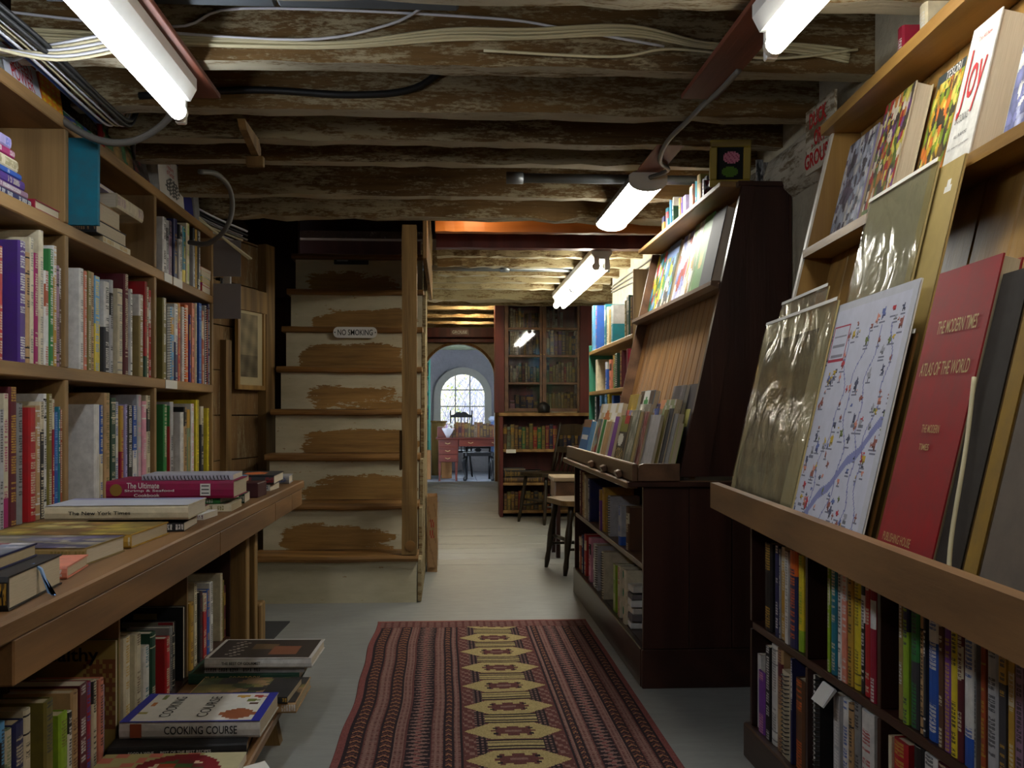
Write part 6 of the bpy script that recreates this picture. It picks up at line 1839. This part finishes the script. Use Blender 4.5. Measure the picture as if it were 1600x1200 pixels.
# ================================================================ shelves on the far wall, beyond the rack
FX, FY0, FY1 = 0.995, 5.62, 7.35
fs = thing('far_bookshelf', 'plain pine wall shelves of tall books beyond the magazine rack', 'bookcase', T(0, 0, 0))
for z in (1.375, 1.096, 0.80):
    ob('shelf', MB().cbox(FX, WR - 0.005, FY0, FY1, z - 0.024, z, 0.002), 'ochre_y', fs)
ob('end_panel', MB().cbox(FX + 0.002, WR - 0.005, FY1, FY1 + 0.02, 0.0, 1.42, 0.002), 'greenpaint', fs)
ob('end_panel', MB().cbox(FX + 0.002, WR - 0.005, FY0 - 0.02, FY0, 0.0, 1.72, 0.002), 'pine_z', fs)
ob('back_panel', MB().box(WR - 0.0049, WR - 0.001, FY0, FY1, 0.0, 1.375), 'pine_z', fs)
row('925,930,478,skyblue,teal,plain,soft;930,943,478,blue,orange,plain,hard;944,947,476,teal,white;947,951,480,cream;951,954,484,khaki;954,974,477,silver,teal,half,hard;975,979,470,olive;979,984,462,darkgreen,cream;984,989,464,brown;989,993,468,crimson;993,996,468,charcoal;996,1000,466,tan;1000,1004,462,darkgreen',
    FX, 1.3755, 1.80, 'top of the far wall shelves', NR, 'books on the far wall shelves', -1, WR - 0.008, seed=61, tcap=0.07, dmax=0.19, ylim=(FY0, FY1))
row('930,945,562,cream,white,blank,hard;945,951,566,blue,white;951,956,562,salmon;957,961,555,green;961,967,552,darkgreen,white,plain,spiral;968,977,548,maroon,gold,plain,hard;978,988,545,crimson,maroon,plain,hard;989,996,548,red',
    FX, 1.0965, 1.350, 'middle row of the far wall shelves', NR, 'books on the far wall shelves', -1, WR - 0.008, seed=62, tcap=0.07, dmax=0.19, ylim=(FY0, FY1))
row('929,936,620,charcoal;936,943,618,navy,skyblue;944,948,616,skyblue;948,954,614,yellow;955,966,618,blue,skyblue,plain,hard;968,976,616,red', FX, 0.8005, 1.072, 'lower row of the far wall shelves', NR, 'books on the far wall shelves', -1, WR - 0.008, seed=63, tcap=0.07, dmax=0.19, ylim=(FY0, FY1))
o = thing('small_picture', 'tiny framed picture on the plaster above the far wall shelves', 'picture', T(WR, 6.15, 1.66))
ob('frame_rail', MB().cbox(-0.014, -0.001, -0.07, 0.07, -0.07, 0.07, 0.003), 'ochre', o)
ob('print', MB().box(-0.016, -0.0138, -0.05, 0.05, -0.05, 0.05), 'card', o)
ob('image', MB().box(-0.0172, -0.0158, -0.02, 0.02, -0.03, 0.02), 'greycard', o)
for k in range(3):
    cable('thin_wire', 'thin dark wire running along the plaster under the joists', [(WR - 0.01, 5.3, 1.80 + k * 0.03), (WR - 0.01, 6.2, 1.77 + k * 0.04), (WR - 0.01, 7.0, 1.80 + k * 0.03), (WR - 0.01, 7.58, 1.82 + k * 0.02)], 0.005, 'greycable', 'wires on the far plaster wall')
# ================================================================ glazed cabinet at the end of the wall
CY = 9.6
cx = lambda p: X_at(p, CY)
cz = lambda p: z_at(p, 0.9, CY)
gc = thing('glazed_cabinet', 'red-stained cabinet with two glazed doors over open shelves of old books', 'cabinet', T(0, 0, 0))
xl, xr, zt = cx(781), cx(924), cz(645)
D = 0.30
ob('lower_top', MB().cbox(xl - 0.01, xr + 0.01, CY - 0.01, CY + D, zt - 0.03, zt, 0.003), 'pine', gc)
for x in (xl, xr - 0.03):
    ob('lower_side', MB().cbox(x, x + 0.03, CY, CY + D, 0.0, zt - 0.0305, 0.002), 'redwood', gc)
for zz in (cz(806) + 0.05, cz(754), cz(702)):
    ob('shelf', MB().cbox(xl + 0.031, xr - 0.031, CY + 0.005, CY + D - 0.01, zz - 0.025, zz, 0.002), 'pine', gc)
ob('back_panel', MB().box(xl + 0.031, xr - 0.031, CY + D - 0.009, CY + D, 0.0, zt - 0.031), 'redwood', gc)
UY = CY + 0.06
ux0, ux1, uz0, uz1 = cx(789), cx(907), cz(643), cz(466)
for x in (ux0, ux1 - 0.02):
    ob('upper_side', MB().cbox(x, x + 0.02, UY + 0.022, UY + 0.24, uz0, uz1, 0.002), 'redwood', gc)
ob('upper_back', MB().box(ux0 + 0.021, ux1 - 0.021, UY + 0.231, UY + 0.24, uz0, uz1), 'redwood', gc)
ob('upper_top', MB().cbox(ux0, ux1, UY + 0.022, UY + 0.24, uz1, uz1 + 0.02, 0.002), 'redwood', gc)
ob('end_board', MB().cbox(cx(774), ux0 - 0.003, UY - 0.0, UY + 0.22, zt + 0.001, uz1 + 0.02, 0.002), 'redwood', gc)
ob('end_board', MB().cbox(ux1 + 0.003, cx(926), UY - 0.0, UY + 0.22, zt + 0.001, uz1 + 0.02, 0.002), 'redwood', gc)
rz = [uz0 + 0.03, cz(597), cz(554), cz(511)]
for zz in rz:
    ob('upper_shelf', MB().cbox(ux0 + 0.022, ux1 - 0.022, UY + 0.026, UY + 0.23, zz - 0.018, zz, 0.001), 'pine', gc)
xm = cx(848.5)
for i, (a, b) in enumerate(((ux0, xm - 0.002), (xm + 0.002, ux1))):
    dr = ob('door', MB().cbox(a, a + 0.035, UY, UY + 0.02, uz0, uz1, 0.002), 'walnut', gc)
    ob('door_stile', MB().cbox(b - 0.022, b, UY, UY + 0.02, uz0, uz1, 0.002), 'walnut', dr)
    for z0, z1 in ((uz0, uz0 + 0.03), (uz1 - 0.03, uz1), (rz[1] - 0.02, rz[1]), (rz[2] - 0.02, rz[2]), (rz[3] - 0.02, rz[3])):
        ob('door_rail', MB().cbox(a + 0.0355, b - 0.0225, UY + 0.001, UY + 0.019, z0, z1, 0.002), 'walnut', dr)
    for z0, z1 in ((uz0 + 0.03, rz[1] - 0.02), (rz[1], rz[2] - 0.02), (rz[2], rz[3] - 0.02), (rz[3], uz1 - 0.03)):
        ob('pane', MB().box(a + 0.036, b - 0.023, UY + 0.009, UY + 0.012, z0, z1), 'glass', dr)
    ob('knob', MB().lathe([(0.004, 0), (0.008, 0.006), (0.004, 0.012)], (b - 0.012 if i == 0 else a + 0.014, UY - 0.006, (uz0 + uz1) / 2), 8), 'goldink', dr)
OLDC = ['brown', 'maroon', 'olive', 'tan', 'darkgreen', 'charcoal', 'khaki', 'rust', 'navy', 'gold', 'black', 'crimson']
def old_row(px0, px1, y, z, tops, where, frm, group, seed, cols=OLDC, zlim=9, wmin=3.6, wmax=5.6, depth=0.15, lean=0.0, P=None, simple=True):
    """old books with their spines to the room; positions read off the photo between px0 and px1"""
    q = random.Random(seed)
    p, i = px0, 0
    while p < px1 - 2:
        w = q.uniform(wmin, wmax)
        x0, x1 = X_at(p, y), X_at(min(p + w, px1), y)
        t = x1 - x0 - 0.0012
        if t < 0.006: break
        h = min(z_at(q.uniform(*tops), (x0 + x1) / 2, y) - z, zlim - z)
        c = q.choice(cols)
        i += 1
        M = T((x0 + x1) / 2, y + q.uniform(0, .008), z + 0.0005) @ RY(lean)
        book('%s old book, %s from %s, %s' % (c, nth(i), frm, where), t, h, depth, M, c, 'gold' if sum(PAL[c]) < 380 else 'brown', 'old', q.choice(['bands', 'label', 'plain']), group, simple)
        p += w
UB = UY + 0.035
FP = 'the dark post'
old_row(797, 820, UB, rz[3], (480, 487), 'top row behind the first glass door', FP, 'books behind the glass', 101, ['silver', 'charcoal', 'brown', 'khaki', 'cream'], uz1 - 0.04, lean=-0.0)
old_row(822, 843, UB, rz[3], (486, 492), 'end of top row, first glass door', FP, 'books behind the glass', 102, ['charcoal', 'brown', 'navy', 'mauve'], uz1 - 0.04)
old_row(853, 880, UB, rz[3], (478, 490), 'top row behind the second glass door', 'the door stile', 'books behind the glass', 103, ['cream', 'silver', 'tan', 'mauve'], uz1 - 0.04)
old_row(797, 812, UB, rz[2], (517, 519), 'second row behind the first glass door', FP, 'books behind the glass', 104, ['cream'], rz[3] - 0.02, 3.0, 3.6)
old_row(812.5, 843, UB, rz[2], (519, 527), 'second row, after the cream set, first door', 'the cream set', 'books behind the glass', 105, ['silver', 'brown', 'khaki', 'tan'], rz[3] - 0.02)
old_row(853, 902, UB, rz[2], (514, 530), 'second row behind the second glass door', 'the door stile', 'books behind the glass', 106, ['khaki', 'brown', 'navy', 'violet', 'charcoal', 'purple'], rz[3] - 0.02, 4.5, 7)
old_row(797, 843, UB, rz[1], (565, 576), 'third row behind the first glass door', FP, 'books behind the glass', 107, ['olive', 'brown', 'maroon', 'cream', 'darkgreen', 'tan', 'navy'], rz[2] - 0.02)
old_row(853, 899, UB, rz[1], (562, 574), 'third row behind the second glass door', 'the door stile', 'books behind the glass', 110, ['olive', 'khaki', 'brown', 'gold', 'tan', 'crimson'], rz[2] - 0.02)
old_row(797, 843, UB, rz[0], (616, 628), 'bottom row behind the first glass door', FP, 'books behind the glass', 108, ['cream', 'charcoal', 'navy', 'pink', 'brown'], rz[1] - 0.02, 7, 11)
old_row(853, 902, UB, rz[0], (612, 616), 'bottom row behind the second glass door', 'the door stile', 'books behind the glass', 109, ['brown', 'gold', 'khaki'], rz[1] - 0.02, 4.4, 5.2)
# the photo's third row stands on a shelf between
z3 = cz(597)
LZ = [cz(806) + 0.0505, cz(754) + 0.0005, cz(702) + 0.0005]
LBY = CY + 0.02
old_row(786, 871, LBY, LZ[2], (662, 668), 'upper open shelf below the glass doors', FP, 'old books on the open shelves', 111, ['olive', 'darkgreen', 'navy', 'charcoal', 'red', 'brown', 'rust', 'khaki', 'green', 'crimson', 'sage'], zt - 0.04, 5, 6.6)
old_row(874, 916, LBY, LZ[2], (672, 678), 'upper open shelf, seen through the chair back', 'the middle', 'old books on the open shelves', 112, ['maroon', 'navy', 'brown', 'darkgreen', 'charcoal'], zt - 0.04, 5, 7)
old_row(787, 859, LBY, LZ[0], (766, 772), 'bottom open shelf of the glazed cabinet', FP, 'old books on the open shelves', 113, ['olive', 'khaki', 'charcoal', 'red', 'brown', 'darkgreen', 'tan', 'rust'], LZ[1] - 0.05, 5.4, 7)
zz = LZ[1]
for i, (t, w) in enumerate(((0.045, 62), (0.062, 60), (0.018, 34))):
    x0 = X_at(787, LBY)
    flat('%s large dark volume lying %s from the bottom on the middle open shelf' % (('brown', 'black', 'grey')[i], nth(i + 1)), x0, X_at(787 + w, LBY), LBY, LBY + 0.22, zz, t, ('brown', 'black', 'gray')[i], 'gold', 'old', 'bands', 0, 'near', 'flat volumes in the cabinet')
    zz += t + 0.0008
tag(ob('shelf_card', MB().box(X_at(791, CY), X_at(806, CY), CY - 0.002, CY + 0.004, LZ[2] - 0.034, LZ[2] - 0.001), 'card'), 'small white card on the shelf edge under the glass doors', 'card')
o = tag(ob('bookend_ornament', MB().lathe([(0.05, 0), (0.055, 0.01), (0.06, 0.06), (0.04, 0.085), (0.01, 0.10)], (X_at(850, CY), CY + 0.03, zt), 14), 'iron', None, True), 'dark rounded ornament standing on the cabinet ledge before the doors', 'ornament')
# ================================================================ chairs
MAT['chairwood'] = m_wood('dark_chair_paint', (24, 18, 10), (48, 36, 18), 'z', 0.4, 6, 0.4, False)
MAT['seatwood'] = m_wood('worn_seat', (70, 50, 26), (120, 92, 52), 'x', 0.45, 7, 0.4, False)
def chair(label, M, seat_mat='chairwood', mat='chairwood', h=0.86, spindles=5, gold=False):
    c = thing('side_chair', label, 'chair', M)
    ob('seat', MB().prism(rounded(0.40, 0.40, 0.07, 4), 0.405, 0.435, 'z'), seat_mat, c)
    for sx in (-1, 1):
        for sy, dy in ((-1, -0.05), (1, 0.05)):
            top, bot = Vector((sx * 0.145, sy * 0.14, 0.405)), Vector((sx * 0.185, sy * 0.17 + dy * .4, 0.0))
            pts = [top.lerp(bot, k / 8) for k in range(9)]
            ob('leg', MB().tube(pts, [0.015, 0.019, 0.015, 0.021, 0.022, 0.018, 0.014, 0.017, 0.011], 8), mat, c, True)
    for sy in (-0.155, 0.16):
        ob('stretcher', MB().tube([(-0.165, sy, 0.20), (0, sy, 0.20), (0.165, sy, 0.20)], [0.008, 0.013, 0.008], 8), mat, c, True)
    for sx in (-0.163, 0.163):
        ob('stretcher', MB().tube([(sx, -0.155, 0.15), (sx, 0, 0.15), (sx, 0.16, 0.15)], [0.008, 0.012, 0.008], 8), mat, c, True)
    def by(z):
        return 0.165 + (z - 0.435) * 0.22
    for sx in (-1, 1):
        ob('back_post', MB().tube([(sx * 0.165, by(z), z) for z in (0.43, 0.43 + (h - 0.43) * 0.3, 0.43 + (h - 0.43) * 0.6, h - 0.02, h)], [0.013, 0.016, 0.013, 0.014, 0.009], 8), mat, c, True)
    z1 = h - 0.26
    for k in range(spindles):
        x = -0.12 + 0.24 * k / (spindles - 1)
        ob('spindle', MB().tube([(x, by(0.43) - 0.01, 0.432), (x, by(0.53), 0.53), (x, by(z1), z1)], [0.006, 0.009, 0.006], 6), mat, c, True)
    for z0, z2 in ((z1, z1 + 0.05), (h - 0.11, h - 0.02)):
        mb = MB()
        for k in range(9):
            x = -0.165 + 0.33 * k / 8
            bow = 0.02 * (1 - (x / 0.165) ** 2)
            crest = 0.012 * (1 - (x / 0.165) ** 2) if z2 > h - 0.05 else 0
            mb.v += [(x, by(z0) + bow - .008, z0), (x, by(z0) + bow + .008, z0), (x, by(z2) + bow + .008, z2 + crest), (x, by(z2) + bow - .008, z2 + crest)]
        for k in range(8):
            a = k * 4
            for j in range(4):
                mb.f.append((a + j, a + (j + 1) % 4, a + 4 + (j + 1) % 4, a + 4 + j))
        mb.f += [(3, 2, 1, 0), (32, 33, 34, 35)]
        ob('crest_rail' if z2 > h - 0.05 else 'back_rail', mb, mat, c)
    return c
chair('dark painted spindle-back chair standing before the old books', T(X_at(858, 9.1), 9.12, 0) @ RZ(-58))
chair('low wooden chair pushed behind the magazine rack, front legs showing', T(0.835, 6.33, 0) @ RZ(-78), 'seatwood', h=0.76)
tbl = thing('small_table', 'little table with a thick worn wooden top between the two chairs', 'table', T(0, 0, 0))
ax, bx2 = X_at(862, 6.95), X_at(862, 6.95) + 0.30
ob('table_top', MB().cbox(ax, bx2, 6.85, 7.2, 0.50, 0.53, 0.006), m_wood('worn_top', (104, 84, 60), (152, 130, 100), 'x', 0.6, 8), tbl)
ob('apron', MB().cbox(ax + 0.015, bx2 - 0.02, 6.865, 7.185, 0.39, 0.4995, 0.004), 'walnut', tbl)
for x in (ax + 0.02, bx2 - 0.055):
    for y in (6.87, 7.15):
        ob('leg', MB().cbox(x, x + 0.03, y, y + 0.03, 0, 0.3895, 0.003), 'dark', tbl)
# paper bag beside the stairs
def bagp(u, v):
    if abs(u - .5) < .3 and .45 < v < .75 and (int(u * 9) + int(v * 14)) % 3 == 0: return (168, 60, 56)
    return (174, 138, 98) if (int(u * 5 + v * 9)) % 4 else (156, 122, 86)
bg_ = thing('paper_bag', 'crumpled brown paper bag with red print on the floor beside the stairs', 'bag', T(-0.088, 6.45, 0))
q = random.Random(6)
mb = MB()
for k in range(7):
    z = 0.45 * k / 6
    for a, b in ((-1, -1), (1, -1), (1, 1), (-1, 1)):
        mb.v.append((a * 0.031 + q.uniform(-.003, .003), b * 0.13 + q.uniform(-.012, .012), z))
for k in range(6):
    for j in range(4):
        mb.f.append((k * 4 + j, k * 4 + (j + 1) % 4, k * 4 + 4 + (j + 1) % 4, k * 4 + 4 + j))
mb.f += [(3, 2, 1, 0)]
ob('bag_body', mb, m_plain('kraft_paper', (172, 136, 96), 0.85), bg_)
art(bg_, (0, -0.150, 0.22), (1, 0, 0), (0, 0, 1), 0.052, 0.38, 8, 24, bagp, 'artmatte', 'bag_print')
art(bg_, (0.037, 0, 0.22), (0, 1, 0), (0, 0, 1), 0.22, 0.40, 14, 24, bagp, 'artmatte', 'bag_print')
# ================================================================ room beyond the arch
FZ = -0.15
DY = 17.0
dk = thing('writing_desk', 'red-brown writing desk with drawers in the room beyond the arch', 'desk', T(0, 0, 0))
dx0, dx1, dz = X_at(683, DY), X_at(795, DY), z_at(684, 0.2, DY)
ob('desk_top', MB().cbox(dx0 - 0.02, dx1 + 0.02, DY - 0.02, DY + 0.58, dz - 0.025, dz, 0.004), 'mahogany', dk)
pw_ = X_at(716, DY) - dx0
pzb = z_at(722, 0.1, DY)
ob('pedestal', MB().cbox(dx0 + 0.02, dx0 + pw_, DY + 0.02, DY + 0.55, pzb, dz - 0.0255, 0.003), 'mahogany', dk)
hh = (dz - 0.03 - pzb) / 3
for k in range(3):
    d_ = ob('drawer', MB().cbox(dx0 + 0.035, dx0 + pw_ - 0.015, DY + 0.008, DY + 0.02, pzb + k * hh + 0.006, pzb + (k + 1) * hh - 0.006, 0.003), 'mahogany', dk)
    ob('drawer_pull', MB().tube([(dx0 + pw_ / 2 - 0.04, DY + 0.005, pzb + k * hh + hh * .55), (dx0 + pw_ / 2, DY - 0.006, pzb + k * hh + hh * .42), (dx0 + pw_ / 2 + 0.04, DY + 0.005, pzb + k * hh + hh * .55)], 0.005, 6), 'goldink', d_)
d_ = ob('drawer', MB().cbox(dx0 + pw_ + 0.01, dx1 - 0.04, DY + 0.008, DY + 0.5, dz - 0.14, dz - 0.0255, 0.003), 'mahogany', dk)
for k in (0.25, 0.75):
    x = dx0 + pw_ + 0.01 + (dx1 - 0.05 - dx0 - pw_) * k
    ob('drawer_pull', MB().tube([(x - 0.04, DY + 0.005, dz - 0.075), (x, DY - 0.006, dz - 0.09), (x + 0.04, DY + 0.005, dz - 0.075)], 0.005, 6), 'goldink', d_)
for x in (dx0 + 0.04, dx0 + pw_ - 0.03, dx1 - 0.03):
    for y in (DY + 0.05, DY + 0.52):
        z1 = pzb if x < dx0 + pw_ else dz - 0.026
        ob('leg', MB().prism([(x - 0.022, z1), (x + 0.022, z1), (x + 0.012, FZ), (x - 0.012, FZ)], y - 0.015, y + 0.015, 'y'), 'mahogany', dk)
ob('gallery', MB().cbox(dx0 - 0.0, X_at(697, DY), DY + 0.25, DY + 0.55, dz, dz + 0.17, 0.004), 'mahogany', dk)
old_row(698, 778, DY + 0.2, dz, (659, 664), 'row along the writing desk', 'the flowers', 'old books on the desk', 121, ['brown', 'tan', 'maroon', 'rust', 'khaki', 'gold', 'brown'], 9, 3.6, 6.2, 0.14)
fl_ = thing('dried_flowers', 'bunch of pale dried flowers in wrapping on the desk', 'flowers', T(X_at(700, DY + .1), DY + 0.08, dz + 0.002))
ob('wrapping', MB().lathe([(0.02, 0.0), (0.05, 0.05), (0.09, 0.12), (0.10, 0.15)], (0, 0, 0), 12), m_plain('tissue', (200, 196, 200), 0.6), fl_, True)
q = random.Random(9)
for k in range(18):
    a, r_ = q.uniform(0, 6.28), q.uniform(0.0, 0.12)
    ob('flower_head', MB().lathe([(0.006, -0.02), (0.026, 0.0), (0.018, 0.02), (0.004, 0.028)], (r_ * math.cos(a), r_ * math.sin(a) * .6, 0.15 + q.uniform(-.02, .06)), 7), m_plain('petal', q.choice([(206, 196, 190), (170, 140, 190), (190, 150, 140), (220, 216, 200)]), 0.7), fl_, True)
def claw_chair(label, M):
    c = thing('claw_foot_chair', label, 'chair', M)
    ob('seat', MB().prism(rounded(0.50, 0.46, 0.05, 4), 0.40, 0.455, 'z'), 'black', c)
    for sx in (-1, 1):
        ob('leg', MB().tube([(sx * 0.21, -0.19, 0.40), (sx * 0.245, -0.225, 0.33), (sx * 0.235, -0.215, 0.2), (sx * 0.215, -0.2, 0.08), (sx * 0.225, -0.215, 0.03), (sx * 0.225, -0.22, 0.0)], [0.034, 0.036, 0.026, 0.018, 0.034, 0.026], 10), 'black', c, True)
        ob('leg', MB().tube([(sx * 0.19, 0.19, 0.40), (sx * 0.19, 0.20, 0.2), (sx * 0.19, 0.24, 0.0)], [0.022, 0.02, 0.018], 8), 'black', c, True)
        ob('back_post', MB().tube([(sx * 0.19, 0.2, 0.45), (sx * 0.195, 0.21, 0.49), (sx * 0.2, 0.22, 0.535)], 0.017, 8), 'black', c, True)
    ob('back_rail', MB().cbox(-0.2, 0.2, 0.20, 0.22, 0.51, 0.54, 0.005), 'black', c)
    ob('splat', MB().prism([(-0.03, 0.456), (0.03, 0.456), (0.06, 0.49), (0.03, 0.51), (-0.03, 0.51), (-0.06, 0.49)], 0.202, 0.215, 'y'), 'black', c)
    return c
claw_chair('black claw-foot chair tucked under the writing desk', T(X_at(747.5, 17.3), 17.28, FZ))
c2 = thing('comb_back_chair', 'black comb-back chair behind the desk against the window', 'chair', T(X_at(720.5, 18.3), 18.3, FZ))
ob('seat', MB().prism(rounded(0.44, 0.42, 0.08, 4), 0.42, 0.45, 'z'), 'black', c2)
for sx in (-1, 1):
    for sy in (-1, 1):
        ob('leg', MB().tube([(sx * 0.15, sy * 0.14, 0.42), (sx * 0.19, sy * 0.18, 0)], [0.018, 0.013], 8), 'black', c2, True)
    ob('back_post', MB().tube([(sx * 0.17, -0.17, 0.45), (sx * 0.185, -0.22, 1.14)], [0.014, 0.012], 8), 'black', c2, True)
for k in range(5):
    x = -0.11 + k * 0.055
    ob('spindle', MB().tube([(x, -0.17, 0.45), (x, -0.21, 1.03)], 0.008, 6), 'black', c2, True)
cr = [(-0.19, 1.02), (0.19, 1.02), (0.19, 1.06), (0.13, 1.07), (0.08, 1.11), (0.03, 1.12), (0, 1.10), (-0.03, 1.12), (-0.08, 1.11), (-0.13, 1.07), (-0.19, 1.06)]
ob('crest_rail', MB().prism(cr, -0.225, -0.2, 'y'), 'black', c2)
# green shelf unit, boxes, cabinet along the side of that room
gsx = X_at(672, 17.8)
gsh = thing('green_shelf', 'green-painted shelf unit at the side of the room beyond the arch', 'shelf', T(0, 0, 0))
gz = [z_at(p, -0.2, 17.8) for p in (565, 588, 612, 633, 656, 690)]
ob('side_panel', MB().cbox(gsx - 0.025, gsx, 17.8, 18.3, FZ, gz[0] + 0.05, 0.002), 'greenpaint', gsh)
ob('side_panel', MB().cbox(gsx - 0.50, gsx - 0.475, 17.8, 18.3, FZ, gz[0] + 0.05, 0.002), 'greenpaint', gsh)
ob('back_panel', MB().box(gsx - 0.474, gsx - 0.026, 18.28, 18.3, FZ, gz[0] + 0.05), 'greenpaint', gsh)
for z in gz:
    ob('shelf', MB().cbox(gsx - 0.474, gsx - 0.026, 17.81, 18.279, z - 0.02, z, 0.002), 'greenpaint', gsh)
for r_, (zi, cols) in enumerate(((1, ['maroon', 'red', 'black']), (2, ['white', 'brown', 'gold']), (3, ['silver', 'teal']), (4, ['navy', 'silver', 'black']))):
    for k in range(4):
        x = gsx - 0.05 - k * 0.05
        c = cols[k % len(cols)]
        book('%s book, %s from the open edge, %s row of the green shelf' % (c, nth(k + 1), nth(r_ + 1)), 0.04, 0.19 if r_ != 2 else 0.16, 0.15, T(x, 17.83, gz[zi] + 0.0005), c, 'gold' if c != 'gold' else 'brown', 'old', 'bands', 'books on the green shelf', True)
oc = thing('oak_cabinet', 'plain orange-brown cabinet behind the writing desk', 'cabinet', T(0, 0, 0))
ox0, ox1 = X_at(674, 18.6), X_at(697, 18.6)
ob('body', MB().cbox(ox0, ox1, 18.6, 19.0, FZ, z_at(660, 0, 18.6), 0.004), 'ochre', oc)
ob('top', MB().cbox(ox0 - 0.02, ox1 + 0.02, 18.58, 19.02, z_at(660, 0, 18.6), z_at(657.5, 0, 18.6), 0.004), 'ochre', oc)
for i, (a, b, t_, y) in enumerate(((660, 673, 704, 17.45), (690, 706, 716, 17.75))):
    o = thing('cardboard_box', 'brown cardboard box %s' % ('beside the green shelf' if i == 0 else 'on the tiles behind the desk legs'), 'box', T(0, 0, 0))
    xa, xb = X_at(a, y), X_at(b, y)
    if i == 0: xa -= 0.2
    ob('carton', MB().cbox(xa, xb, y, y + 0.3, FZ, z_at(t_, 0, y), 0.003), 'cardboard', o)
    ob('tape', MB().box((xa + xb) / 2 - 0.02, (xa + xb) / 2 + 0.02, y - 0.002, y + 0.302, z_at(t_, 0, y), z_at(t_, 0, y) + 0.002), 'buff', o)
o = thing('blue_bundle', 'pale blue cloth-covered chair back by the cabinet side of the desk', 'cloth', T(X_at(773, 17.8), 17.85, FZ))
ob('cloth', MB().cbox(-0.06, 0.14, 0, 0.08, 0.3, 1.0, 0.03), m_plain('blue_cloth', (96, 116, 160), 0.8), o)
ob('cloth_fold', MB().cbox(-0.10, 0.10, -0.02, 0.10, 0.95, 1.04, 0.03), m_plain('pale_cloth', (176, 184, 204), 0.8), o)
ob('stand', MB().cbox(-0.02, 0.10, 0.02, 0.06, 0.0, 0.31, 0.004), 'dark', o)
